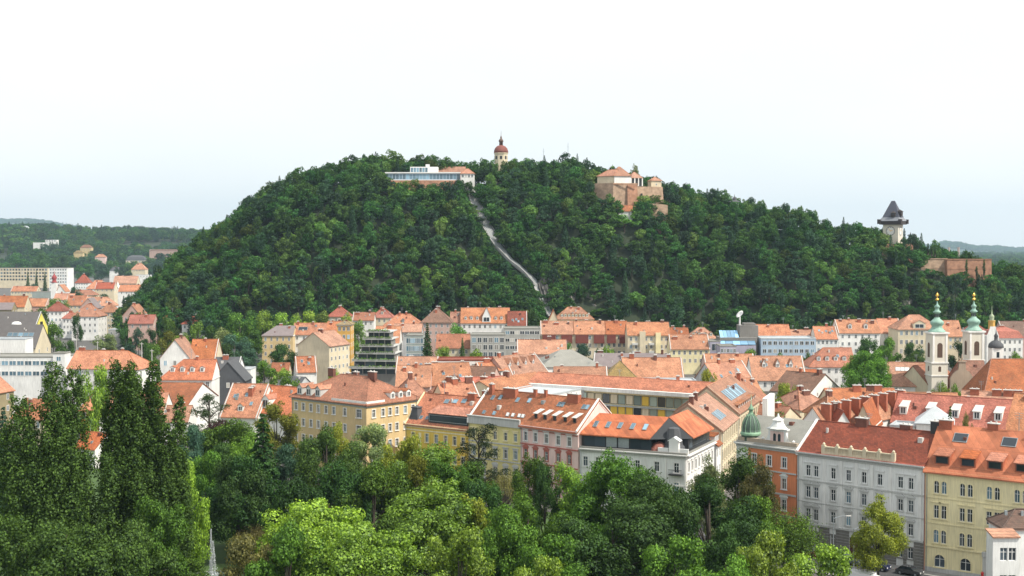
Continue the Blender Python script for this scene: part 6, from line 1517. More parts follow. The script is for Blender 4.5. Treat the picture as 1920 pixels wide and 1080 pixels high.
# bell tower
c = P(939.5, 303, 770); t = thing('bell_tower', 'octagonal cream bell tower with red brown dome on the hilltop', 'bell tower', (c.x, c.y, 84)); zb = c.z - 84; k = 770 / F
mb = MB(); r_ = 13.2 * k; mb.lathe([(r_, 0), (r_, zb + 14 * k), (r_ * 1.1, zb + 14.5 * k), (r_ * 1.1, zb + 16 * k)], 8, rot=R(22.5)); mb.build('drum', wallmat('cream'), t)
for i in range(8):
    a = R(45 * i); mb = MB(); mb.box(-.7, .7, -r_ * .945, -r_ * .90, zb + 4 * k, zb + 10 * k); mb.build('louvre', DARKM, t, rz=a)
mb = MB(); mb.lathe([(r_ * 1.02, zb + 16 * k), (r_ * 1.0, zb + 20 * k), (r_ * .86, zb + 25 * k), (r_ * .55, zb + 29 * k), (r_ * .22, zb + 30.5 * k)], 16); dm = mb.build('dome', surf('dome_shingle', (.20, .065, .05), .25, .5), t, True)
mb = MB(); z_ = zb + 30.3 * k; mb.lathe([(1.1, z_), (1.1, z_ + 2.0), (1.5, z_ + 2.2), (1.3, z_ + 3.2), (.5, z_ + 4.0), (.6, z_ + 4.8), (.15, z_ + 5.6), (.06, z_ + 9)], 8); mb.build('lantern', roofmat('umber'), dm, True)
for px, ya, yb in ((1019, 278, 306), (1065, 268, 306)):
    a, b = P(px, ya, 775), P(px, yb, 775); mb = MB(); mb.tube([(0, 0, -8), (0, 0, a.z - b.z)], [.22, .1], 5); mb.box(-.6, .6, -.05, .05, (a.z - b.z) * .8, (a.z - b.z) * .8 + .15)
    tag(mb.build('radio_mast', ZINC, loc=b), 'thin radio mast on the hilltop, %s of two' % ('left' if px < 1040 else 'right'), 'mast')

# castle bastion with white house
Y = 728
def XZ(px, py, Y=Y): p = P(px, py, Y); return p.x, p.z
t = thing('bastion', 'old brick castle bastion with battered corner below the white castle house', 'bastion', (XZ(1150, 380)[0], Y, 60)); ox = XZ(1150, 380)[0]
def bast(name, poly_top, poly_bot, m):
    mb = MB(); n = len(poly_top)
    for i in range(n):
        j = (i + 1) % n; mb.quad(poly_bot[i], poly_bot[j], poly_top[j], poly_top[i])
    mb.poly(poly_top); mb.build(name, m, t)
k = Y / F; zt = XZ(0, 343)[1] - 60
bast('corner_block', [(0, 0, zt), (14, 3, zt), (14, 22, zt), (-10, 22, zt), (-10, 6, zt)], [(-1.0, -2.2, 0), (15.5, .5, 0), (15, 24, 0), (-12, 24, 0), (-12, 5, 0)], BRK2)
zr_ = XZ(0, 349)[1] - 60
bast('right_wing', [(14, 4, zr_), (29, 9, zr_), (29, 22, zr_), (14, 22, zr_)], [(14, 2.5, 0), (31, 7.5, 0), (31, 24, 0), (14, 24, 0)], BRK2)
bast('front_buttress', [(8, .8, zt - 1), (13.6, 2.2, zt - 1), (13.6, 6, zt - 1), (8, 6, zt - 1)], [(8.2, -3.5, 0), (15.5, -2.5, 0), (15, 6, 0), (8.2, 6, 0)], BRK)
mb = MB(); mb.box(-.1, 14.1, -.25, .3, zt - .9, zt - .5); mb.build('string_course', BRK, t)
q = MB(); q.box(16, 16.9, 3.0, 5.0, zr_ - 6.5, zr_ - 4.0); q.build('opening', DARKM, t)
A = Vector((ox + .6, Y + .6, 0)); B = Vector((ox + 10.2, Y + 2.6, 0)); zc = XZ(0, 329)[1]
h = House('white castle house with terracotta hip roof on the brick bastion', A, B, 14, zc, 'white', 'castle_house', 'castle', z0=60 + zt); h.roof('hip', 5.2, 'salmon', eave='cream'); h.done()
h = House('open loggia with terracotta roof on the bastion right of the castle house', Vector((ox + 10.4, Y + 5, 0)), Vector((ox + 17, Y + 6.5, 0)), 9, XZ(0, 332)[1], 'charcoal', 'loggia_house', 'loggia', z0=60 + zt - 1.5); h.roof('hip', 3.2, 'salmon', eave='cream')  # closed charcoal walls paint the shade inside the loggia openings
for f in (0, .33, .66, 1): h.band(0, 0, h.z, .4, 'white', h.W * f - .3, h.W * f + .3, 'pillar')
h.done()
h = House('low left part of the castle house with long terracotta roof', Vector((ox - 8.6, Y + 7.5, 0)), Vector((ox + .4, Y + 1.2, 0)), 10, zc, 'cream', 'castle_wing', 'castle', z0=60 + zt - .5); h.roof('hipl', 3.6, 'orange', eave='cream'); h.done()
h = House('small square castle tower with red roof at the right end of the bastion', Vector((ox + 22.5, Y + 9.5, 0)), Vector((ox + 28.5, Y + 10.6, 0)), 7, XZ(0, 337)[1], 'cream', 'castle_tower', 'castle tower', z0=60 + zr_ - 1); h.roof('pyramid', 2.4, 'salmon', eave=None); h.windows(0, 1, 1, .9, 1.2, 1.6); h.done()
hy = min(722.0, (hill_hit(1173, 413) or P(1173, 413, 718)).y); p = P(1160, 395, hy); h = House('small white house with orange roof on the slope below the bastion', p, Vector((P(1186, 395, hy).x, hy, 0)), 5, p.z, 'white', z0=p.z - 6); h.roof('gable', 2.9, 'orange'); h.windows(0, 2, 1, .8, 1.6, .8); h.done()
p = P(1216, 381, 719); b_ = P(1252, 384, 719); mb = MB(); w = b_.x - p.x
mb.quad((0, -1, -20), (w, -1, -20), (w, 0, -1), (0, 0, 0)); mb.quad((0, 0, 0), (w, 0, -1), (w, 6, -1), (0, 6, 0)); mb.quad((w, -1, -20), (w, 6, -20), (w, 6, -1), (w, 0, -1)); mb.quad((0, 6, -20), (0, -1, -20), (0, 0, 0), (0, 6, 0))
tag(mb.build('terrace_wall', BRK2, loc=p), 'pale stone terrace wall right below the bastion', 'wall')

# oriental pavilion
c = P(1377, 380, 745); t = thing('pavilion', 'tiny dark pavilion with curved pointed roof on the ridge', 'pavilion', (c.x, c.y, c.z - 3))
mb = MB()
for i in range(8): a = R(45 * i + 22); mb.tube([(2.2 * math.cos(a), 2.2 * math.sin(a), 0), (2.2 * math.cos(a), 2.2 * math.sin(a), 3.6)], .12, 5)
tag(mb.build('post_ring', WHITE, t), kind='stuff'); mb = MB(); mb.lathe([(3.4, 3.4), (2.6, 3.9), (1.4, 4.5), (1.0, 5.2), (1.5, 5.3), (.7, 5.9), (.2, 6.6), (.03, 8.0)], 8); mb.build('roof', roofmat('slate'), t)

# clock tower
Y = 716; c = P(1679, 450, Y); k = Y / F; z0_ = 36.0
t = thing('clock_tower', 'cream clock tower with wooden gallery and steep dark slate roof on the ridge', 'clock tower', (c.x, c.y + 5, z0_), R(-34))
a = 4.3; zg = P(0, 421, Y).z - z0_; zg2 = P(0, 414.5, Y).z - z0_; zr0 = P(0, 406, Y).z - z0_; za = P(0, 380, Y).z - z0_
mb = MB(); mb.box(-a, a, -a, a, 0, zg); mb.build('shaft', CHW, t)
DW = surf('dark_wood', (.045, .035, .035), .3, 1.0)
g = 5.9; mb = MB(); mb.box(-g, g, -g, g, zg + .05, zg2); gal = mb.build('gallery', DW, t)
mb = MB(); mb.slab([[(-g - .3, -g - .3, zg2 + .15), (g + .3, -g - .3, zg2 + .15), (a, -a, zr0), (-a, -a, zr0)], [(g + .3, -g - .3, zg2 + .15), (g + .3, g + .3, zg2 + .15), (a, a, zr0), (a, -a, zr0)], [(g + .3, g + .3, zg2 + .15), (-g - .3, g + .3, zg2 + .15), (-a, a, zr0), (a, a, zr0)], [(-g - .3, g + .3, zg2 + .15), (-g - .3, -g - .3, zg2 + .15), (-a, -a, zr0), (-a, a, zr0)]], .15); mb.build('gallery_roof', surf('grey_shingle', (.20, .21, .235), .25, .6), t)
e = 4.6; r0, r1 = (-1.0, 0, za + 1.2), (1.0, 0, za + 1.2)
mb = MB(); q4 = [(-e, -e, zr0 - .3), (e, -e, zr0 - .3), (e, e, zr0 - .3), (-e, e, zr0 - .3)]; mb.slab([[q4[0], q4[1], r1, r0], [q4[1], q4[2], r1], [q4[2], q4[3], r0, r1], [q4[3], q4[0], r0]], .3); rf = mb.build('roof', surf('slate_blue', (.055, .06, .085), .25, .5, .7), t)
for (x, y, w, zb, hh) in ((4.0, -1.0, 2.8, zr0 + .3, 2.6), (1.5, -4.2, 2.2, zr0 - .2, 2.2)):
    mb = MB(); mb.box(x - w / 2, x + w / 2, y - w / 2, y + w / 2, zb, zb + hh); mb.slab([[(x - w * .6, y - w * .6, zb + hh), (x + w * .6, y - w * .6, zb + hh), (x, y, zb + hh + 1.2)], [(x + w * .6, y - w * .6, zb + hh), (x + w * .6, y + w * .6, zb + hh), (x, y, zb + hh + 1.2)], [(x + w * .6, y + w * .6, zb + hh), (x - w * .6, y + w * .6, zb + hh), (x, y, zb + hh + 1.2)], [(x - w * .6, y + w * .6, zb + hh), (x - w * .6, y - w * .6, zb + hh), (x, y, zb + hh + 1.2)]], .1); mb.build('dormer', DW, rf)
for (x, y) in ((-g, -g), (g, -g), (g, g), (-g, g)):
    mb = MB(); mb.box(x - .9, x + .9, y - .9, y + .9, zg + .4, zg2 + 1.0); mb.build('gallery_turret', DW, gal)
for rz in (0, R(90), R(-90)):
    zc = zg - 3.6; mb = MB(); n = 24; r_ = 2.5
    mb.poly([(r_ * math.cos(2 * math.pi * i / n), -a - .06, zc + r_ * math.sin(2 * math.pi * i / n)) for i in range(n)]); f = mb.build('clock_face', wallmat('white'), t, rz=rz)
    mb = MB()
    for i in range(12):
        aa = 2 * math.pi * i / 12; x, z = 2.05 * math.sin(aa), zc + 2.05 * math.cos(aa); mb.box(x - .17, x + .17, -a - .1, -a - .07, z - .17, z + .17)
    n2 = 24
    for i in range(n2):
        a0, a1 = 2 * math.pi * i / n2, 2 * math.pi * (i + 1) / n2
        mb.quad((2.35 * math.cos(a0), -a - .09, zc + 2.35 * math.sin(a0)), (2.35 * math.cos(a1), -a - .09, zc + 2.35 * math.sin(a1)), (2.6 * math.cos(a1), -a - .09, zc + 2.6 * math.sin(a1)), (2.6 * math.cos(a0), -a - .09, zc + 2.6 * math.sin(a0)))
    tag(mb.build('hour_marks', DARKM, f), kind='stuff')
    for ang, ln, w in ((R(-38), 2.0, .16), (R(70), 1.4, .2)):
        mb = MB(); d = Vector((math.sin(ang), 0, math.cos(ang))); s_ = Vector((d.z, 0, -d.x)) * w; o = Vector((0, -a - .14, zc)); mb.quad(o - s_ - d * .3, o + s_ - d * .3, o + s_ * .4 + d * ln, o - s_ * .4 + d * ln); mb.build('clock_hand', GOLD, f)
mb = MB(); p = P(1655, 450, Y - 4); q = P(1712, 462, Y - 4); mb.box(p.x, q.x, Y - 4, Y - 2.5, 30, p.z - 2.2); tag(mb.build('terrace_wall', BRK), 'low brick terrace wall at the foot of the clock tower', 'wall')

# right hand bastion wall
for (xa, xb, yt, Yb, lb, m) in ((1776, 1859, 487, 702, 'long brick bastion wall right of the clock tower', BRK), (1727, 1776, 486, 706, 'shaded left section of the brick bastion wall', BRK2)):
    p, q = P(xa, yt, Yb), P(xb, yt, Yb); mb = MB(); w = q.x - p.x
    mb.quad((0, -1.5, -22), (w, -1.5, -22), (w, 0, 0), (0, 0, 0)); mb.quad((w, -1.5, -22), (w, 16, -22), (w, 16, 0), (w, 0, 0)); mb.quad((0, 16, -22), (0, -1.5, -22), (0, 0, 0), (0, 16, 0)); mb.quad((0, 0, 0), (w, 0, 0), (w, 16, 0), (0, 16, 0))
    mb.box(-.1, w + .1, -.45, .3, -5.2, -4.8); mb.box(-.1, w + .1, -.3, .4, 0.01, .5)
    tag(mb.build('bastion_wall', m, loc=(p.x, Yb, p.z)), lb, 'wall')
for (px, py, Yb, s_, lb) in ((1740, 474, 715, .62, 'leftmost slim cypress on the ridge right of the clock tower'), (1747, 476, 716, .52, 'middle slim cypress of three on the ridge right of the clock tower'), (1753, 477, 717, .66, 'right slim cypress of three on the ridge right of the clock tower'), (1812, 512, 698, .85, 'dark cypress standing against the middle of the bastion wall'), (1831, 513, 698, .5, 'short cypress against the bastion wall'), (1845, 514, 698, .9, 'tall dark cypress near the right end of the bastion wall')):
    p = P(px, py, Yb); tree('cypress_tree', lb, 'cypress', (p.x, p.y, p.z - 1.0), 0, .75, s_, 'dark')
for i, px in enumerate((1779, 1797)):
    b = P(px, 479, 3000); t_ = P(px, 464, 3000); mb = MB(); mb.lathe([(4.0, 0), (3.0, 6), (2.8, t_.z)], 10); mb.lathe([(3.2, t_.z), (3.2, t_.z + .6)], 10)
    tag(mb.build('factory_chimney', wallmat('rosy'), loc=(b.x, 3000, 0)), ('left' if i == 0 else 'right') + ' pale pink factory chimney far behind the bastion wall', 'chimney stack')

# funicular track
pts = []
for (ax, ay), (bx, by) in zip(TRACK, TRACK[1:]):
    for s_ in range(4):
        p = hill_hit(ax + (bx - ax) * s_ / 4, ay + (by - ay) * s_ / 4)
        if p: pts.append(p)
CONC = surf('track_concrete', (0.30, 0.30, 0.295), 0.4, 0.3, 0.9)
def ribbon(mb, off, w, up, mi=0):
    L = []
    for i, p in enumerate(pts):
        d = (pts[min(i + 1, len(pts) - 1)] - pts[max(i - 1, 0)]); s_ = Vector((d.y, -d.x, 0)); s_ = Vector((1, 0, 0)) if s_.length < 1e-3 else Vector((-s_.x, -s_.y, 0)).normalized()
        if s_.x < 0: s_ = -s_
        kw = 1 + 0.8 * i / len(pts)
        L.append((p + s_ * (off * kw - w * kw / 2) + Vector((0, -.3, up)), p + s_ * (off * kw + w * kw / 2) + Vector((0, -.3, up))))
    for (a, b), (c_, d_) in zip(L, L[1:]):
        mb.quad(a, b, d_, c_, mi); mb.quad(a - Vector((0, 0, 1.6)), a, c_, c_ - Vector((0, 0, 1.6)), mi); mb.quad(b, b - Vector((0, 0, 1.6)), d_ - Vector((0, 0, 1.6)), d_, mi)
mb = MB(); ribbon(mb, 0, 4.6, 1.0); tr = tag(mb.build('funicular_track', CONC), kind='structure')
for off in (-1.25, -.35, .55, 1.4):
    mb = MB(); ribbon(mb, off, .22, 1.25); mb.build('rail', ZINC, tr)
for off in (-2.5, 2.5):
    mb = MB(); ribbon(mb, off, .5, 1.9); mb.build('side_wall', CONC, tr)
# rock faces
def rock(label, px, py, Yo, w, hgt, d, seed, m):
    rng = np.random.default_rng(seed); mb = MB(); p = hill_hit(px, py) or P(px, py, 660); n, k = 14, 9; G = []
    for j in range(k):
        for i in range(n):
            u, v = i / (n - 1) - .5, j / (k - 1); e = math.cos(u * math.pi) ** .5 if abs(u) < .5 else 0
            G.append((u * w + rng.normal(0, .3), -d * e * (1 - v * .55) + rng.normal(0, .7) + v * hgt * .35, v * hgt * (0.5 + .5 * e) - 2 + rng.normal(0, .5)))
    mb.v = G
    for j in range(k - 1):
        for i in range(n - 1): mb.f.append((j * n + i, j * n + i + 1, (j + 1) * n + i + 1, (j + 1) * n + i)); mb.m.append(0)
    mb.f.append(tuple(range(n))[::-1]); mb.m.append(0)
    tag(mb.build('rock_face', m, loc=(p.x, p.y + Yo, p.z)), label, 'rock')
rock('pale bare rock face behind the dormered cream house', 1105, 588, 5, 26, 13, 4, 1, ROCK)
rock('smaller pale rock face right of the funicular foot', 1060, 580, 2, 12, 11, 4, 2, ROCK)
rock('dark rock outcrop beside the lower funicular track', 1022, 560, 1, 11, 14, 4, 3, ROCKD)
rock('grey rock ledge on the slope behind the church towers', 1705, 580, 4, 18, 8, 3, 4, ROCK)
rock('thin pale rock patch high on the right slope behind the onion turret', 1600, 560, 1, 9, 6, 3, 5, ROCK)
# ---------------------------------------------------------------- park trees in front
def at_top(px, py_top, Y): p = P(px, py_top, Y); return p.x, p.y, p.z
PH = {'bigt': (20, 9.0), 'bigu': (21, 8.2), 'near0': (17, 7.0), 'near1': (18, 6.0), 'near2': (14, 5.5), 'near3': (19, 5.2), 'gappy': (18, 6.0), 'mid0': (12, 5.0), 'mid1': (13, 4.4), 'mid2': (9, 4.6), 'spruce': (20, 4.2), 'pine': (18, 5.5), 'sparse': (11, 4.5), 'weep': (12, 5.0), 'hillc': (16, 3.2)}
def T(label, key, px, py, wpx, Y, leaf, name='park_tree', cat='tree', group=None, z0=0.0, minh=3.0):
    """a tree whose crown top is seen at (px, py) and whose crown is wpx wide at distance Y"""
    if Y <= 250 and name != 'street_tree':      # park trees: grown to their usual height, so distance follows from where the top is seen
        hh = {'bigt': 20, 'bigu': 21, 'near0': 19, 'near1': 20, 'near2': 16.5, 'near3': 19, 'gappy': 18.5, 'sparse': 11, 'weep': 14, 'pine': 20, 'spruce': 25}[key] + ((px * 7) % 5 - 2) * 0.5
        if cat == 'bush': hh = 8
        Y = (CAMH - hh) * F / (py - HOR)
    x, y, z = at_top(px, py, Y); h0, r0 = PH[key]
    hgt = max(minh, z - z0) * (1.07 if key[:4] in ('near', 'gapp', 'bigt', 'bigu') else 1.0); sx = wpx / F * Y / (2 * r0 * 0.95) * (1.1 if key[:4] == 'near' else 1.0)
    rz = (px * 1.7 + py) % 6.28
    return tree(name, label, key, (x, y, z0), rz, sx, hgt / h0, leaf, group, cat)
def poplar(label, Y, spires, seed, base=3.0):
    xs = [P(s[0], s[1], Y) for s in spires]; cx = sum(p.x for p in xs) / len(xs)
    rng = random.Random(seed)
    sp = [(p.x - cx, rng.uniform(-2.2, 2.2), p.z, s[2] / F * Y / 2 * 1.08) for p, s in zip(xs, spires)]
    key = 'pop%d' % seed; PROTO[key] = poplar_tree('poplar%d' % seed, sp, seed, 0.33, 130, base, 30000 if base < 2 else 70000)
    tree('poplar_tree', label, key, (cx, Y, 0), 0, 1, 1, 'poplar')
poplar('broad many tipped poplar at the left picture edge', 186, [(47, 738, 70), (20, 800, 60), (75, 800, 66), (103, 684, 66), (133, 690, 60), (118, 760, 90), (140, 850, 60), (60, 880, 110), (150, 930, 60), (110, 930, 110)], 201)
poplar('tall dark poplar clump right of the ochre house', 192, [(198, 765, 40), (212, 677, 50), (232, 700, 56), (252, 679, 50), (287, 676, 46), (270, 720, 70), (318, 800, 50), (333, 748, 36), (240, 840, 120), (310, 900, 90), (212, 900, 60), (345, 900, 44)], 202)
poplar('low bushy poplar growth at the foot of the left poplars', 170, [(20, 960, 100), (90, 990, 120), (165, 985, 90), (220, 1010, 90)], 203, 1.0)
T('bluish cedar at the left picture edge beside the poplar', 'spruce', 6, 758, 70, 235, 'blue', 'cedar_tree')
T('yellow green shrubby tree cut by the left picture edge', 'near2', -12, 800, 60, 165, 'yellow')
T('bright green tree behind the tips of the right poplar clump', 'mid0', 180, 672, 58, 330, 'bright')
T('green tree rising behind the middle poplar tips', 'mid1', 250, 690, 60, 330, 'mid')
T('dark spreading pine left of the wide orange roof', 'pine', 392, 740, 105, 236, 'pine', 'pine_tree')
T('dark purple leaved tree under the orange roofs', 'near2', 425, 792, 100, 250, 'purple')
T('blue green tree left below the dark pine', 'near2', 362, 800, 70, 240, 'blue')
T('round mid green tree left of the tall dark spruce', 'near0', 430, 790, 130, 205, 'mid')
T('tall dark spruce in the park behind the brownish bushes', 'spruce', 492, 770, 120, 200, 'dark', 'spruce_tree')
T('dark green tree left beside the dark spruce', 'near1', 455, 850, 120, 198, 'dark')
T('yellow green tree in front of the beige corner building left end', 'near3', 518, 752, 84, 240, 'yellow')
T('blue green tree below the yellow green one', 'near2', 545, 838, 90, 215, 'blue')
T('dark olive crowned tree in front of the beige facade', 'bigt', 612, 800, 140, 222, 'poplar')
T('slim yellow topped tree in front of the beige facade', 'near3', 632, 790, 60, 245, 'yellow')
T('silvery flowering tree below the beige corner', 'near2', 700, 797, 100, 232, 'pale')
T('yellow green tree in front of the golden yellow building', 'near1', 757, 815, 90, 218, 'yellow')
T('big light green plane tree in the middle of the park', 'bigu', 800, 830, 190, 165, 'bright')
T('tall sunlit green tree front centre with heavy foliage', 'bigu', 815, 900, 235, 122, 'bright')
T('brightest green tree at the bottom left of centre', 'bigt', 590, 928, 240, 118, 'bright')
T('bright green tree filling the bottom centre', 'bigt', 675, 972, 260, 104, 'bright')
T('yellowing tree right of the sunlit front tree', 'near3', 880, 925, 90, 135, 'yellow')
T('olive feathery tree between the plane and the dark trees', 'sparse', 655, 878, 110, 195, 'olive')
T('brownish tufted tree behind the bright green front trees', 'sparse', 610, 930, 110, 150, 'olive')
T('dark gnarled pine in front of the pale olive house', 'pine', 898, 798, 118, 222, 'pine', 'pine_tree')
T('round dark green tree under the gnarled pine', 'near2', 875, 872, 110, 190, 'mid')
T('dark round tree right of the plane tree', 'near2', 905, 905, 90, 175, 'dark')
T('fine olive grey bush tree below the pink house', 'sparse', 945, 880, 100, 200, 'olive')
T('twin topped dark green tree in front of the pink house', 'near3', 992, 848, 70, 205, 'mid')
T('dark pointed tree beside the twin topped one', 'near3', 1022, 858, 60, 202, 'dark')
T('bright green tree in front of the grey corner house left side', 'near1', 1075, 868, 90, 195, 'bright')
T('rounded green tree at the lower middle right of the yellowing tree', 'bigt', 990, 930, 190, 150, 'mid')
T('mid green tree bottom centre right', 'near0', 955, 955, 130, 125, 'mid')
T('dense green bush tree at the bottom right of centre', 'near2', 1030, 1010, 140, 118, 'mid')
T('tall dark green maple in front of the grey corner house', 'bigu', 1162, 846, 200, 178, 'mid')
T('broad dark green maple right half under the balcony corner', 'bigu', 1228, 884, 170, 170, 'dark')
T('very dark broad tree at the lower middle right', 'bigt', 1150, 925, 270, 145, 'dark')
T('very dark tree under the chestnut', 'bigt', 1330, 898, 210, 172, 'dark')
T('chestnut with pale tipped leaves at the side street mouth', 'gappy', 1385, 853, 130, 200, 'poplar', 'chestnut_tree')
T('chestnut with pale tips touching the terracotta house', 'gappy', 1425, 868, 80, 196, 'olive', 'chestnut_tree')
T('pale tipped tree left of the chestnut', 'gappy', 1325, 868, 80, 196, 'pale')
T('bright tree at the bottom edge under the very dark tree', 'near2', 1265, 1012, 150, 110, 'mid')
T('round bright green tree at the bottom edge right of centre', 'near2', 1432, 1005, 125, 140, 'bright')
T('light weeping tree in front of the white grey town house', 'weep', 1480, 942, 135, 178, 'mid')
T('bright green bushy tree at the bottom edge left of the white van', 'near2', 1540, 1028, 150, 150, 'bright')
T('yellow green street tree in front of the ornate white town house', 'gappy', 1648, 938, 105, 204, 'yellow', 'street_tree')
T('brown olive bush left of the fountain', 'sparse', 365, 975, 70, 200, 'olive', 'bush', 'bush')
T('large brownish green bush right of the fountain', 'sparse', 450, 945, 125, 196, 'olive', 'bush', 'bush')
T('brownish bush in front of the large one', 'sparse', 478, 980, 90, 180, 'olive', 'bush', 'bush')
T('bright green shrub at the bottom edge beside the fountain', 'near2', 345, 1050, 100, 150, 'mid', 'bush', 'bush')
T('green tree between the poplar clump and the fountain bushes', 'near1', 352, 865, 70, 190, 'bright')
T('dark green tree filling the park behind the bushes', 'near0', 560, 900, 120, 190, 'dark')
T('dark tree under the silvery flowering tree', 'near0', 700, 870, 140, 205, 'mid')
T('dark low tree at the bottom edge under the maples', 'near2', 1090, 985, 140, 130, 'dark')
T('dark low tree at the bottom edge right of the maples', 'near2', 1360, 990, 120, 150, 'dark')

FILL = [('near1', 300, 930, 110, 'mid', 'dark green tree low between the poplar clump and the fountain'), ('near0', 445, 862, 120, 'dark', 'shaded tree behind the fountain bushes'), ('near2', 392, 850, 90, 'mid', 'green tree behind the fountain jet'), ('near2', 425, 835, 80, 'dark', 'dark tree below the wide orange roof'), ('near1', 468, 812, 76, 'mid', 'green tree left of the beige corner building'), ('near0', 540, 985, 150, 'mid', 'green tree right of the fountain bushes at the bottom edge'),
 ('near1', 860, 985, 140, 'bright', 'bright crown right of the bottom centre'),
 ('near0', 640, 870, 110, 'dark', 'shaded crown below the beige facade'),
 ('near2', 1410, 935, 100, 'mid', 'green crown under the chestnut'),  ('near2', 470, 1010, 120, 'olive', 'olive crown at the bottom edge right of the fountain'), ('near1', 840, 860, 100, 'mid', 'green crown under the gnarled pine left side'), ('near0', 250, 985, 150, 'poplar', 'leafy growth at the foot of the right poplar clump'), ('near0', 120, 1000, 200, 'poplar', 'leafy growth at the foot of the left poplar clump'),
 ('near1', 780, 850, 90, 'yellow', 'yellow tinged crown left of the big plane tree'), ('near2', 690, 1035, 170, 'bright', 'lowest bright crown at the bottom centre'),  ('near0', 1375, 1050, 120, 'mid', 'green crown peeping in at the bottom right of centre'), ('near2', 1010, 1050, 120, 'bright', 'bright crown peeping in at the bottom centre right')]
for (k, px, py, w, lf, lb) in FILL: T(lb, k, px, py, w, 200, lf)
for (px, py, Y, w, lb, lf) in ((735, 279, 768, 46, 'tall green tree on the hilltop left behind the restaurant', 'hill2'), (786, 288, 772, 40, 'round tree on the hilltop behind the middle of the restaurant', 'hill'), (820, 292, 770, 40, 'darker round tree on the hilltop behind the restaurant', 'hilld'), (1190, 306, 775, 18, 'thin airy tree behind the castle roof', 'pale'), (1150, 309, 770, 20, 'flat crowned tree behind the castle roof', 'hill2'), (1101, 298, 772, 34, 'dark tree on the ridge left of the castle', 'hilld'), (1255, 345, 740, 30, 'dark tree right of the castle tower', 'hilld'), (1712, 438, 716, 24, 'dark tree right beside the clock tower', 'hilld'),
  (1128, 372, 712, 34, 'tree in front of the left bastion wall', 'hilld'), (1155, 376, 708, 30, 'bright tree at the bastion corner', 'hill'), (1205, 366, 716, 28, 'tree at the foot of the right bastion wing', 'hill2'), (1232, 366, 722, 30, 'light green tree covering the right bastion wing', 'hill2'), (1140, 396, 702, 40, 'tree left of the small white slope house', 'hill'), (1171, 402, 700, 46, 'tree below the small white slope house', 'hill2'), (1204, 388, 704, 36, 'bright tree right of the small white slope house', 'hill2'), (1240, 398, 704, 40, 'tree below the pale terrace wall', 'hill'), (1225, 404, 700, 30, 'darker tree below the pale terrace wall', 'hilld'), (1256, 380, 715, 30, 'tree right of the pale terrace wall', 'hill'),
  (742, 342, 728, 26, 'tree before the left end of the restaurant wall', 'hill2'), (772, 336, 730, 28, 'bright tree before the restaurant wall left of its middle', 'hill2'), (802, 345, 726, 28, 'tree before the middle of the restaurant wall', 'hill'), (826, 341, 728, 26, 'dark tree before the restaurant wall right of its middle', 'hilld'), (856, 337, 727, 30, 'dark tree hiding the lower right end of the restaurant', 'hilld'), (874, 341, 724, 24, 'tree at the top of the funicular', 'hill')):
    if py > 330 and px != 1712:
        hb = hill_hit(px, py + 34)
        if hb: Y = hb.y
    p = P(px, py, Y); zb = max(30, hill_z(p.x, Y) - 1); tree('ridge_tree', lb, 'hill4' if py > 330 else 'hill0', (p.x, Y, zb), px % 6, w / F * Y / (9.0 if py < 330 else 8.4), (p.z - zb) / (14.0 if py < 330 else 13.0), lf)
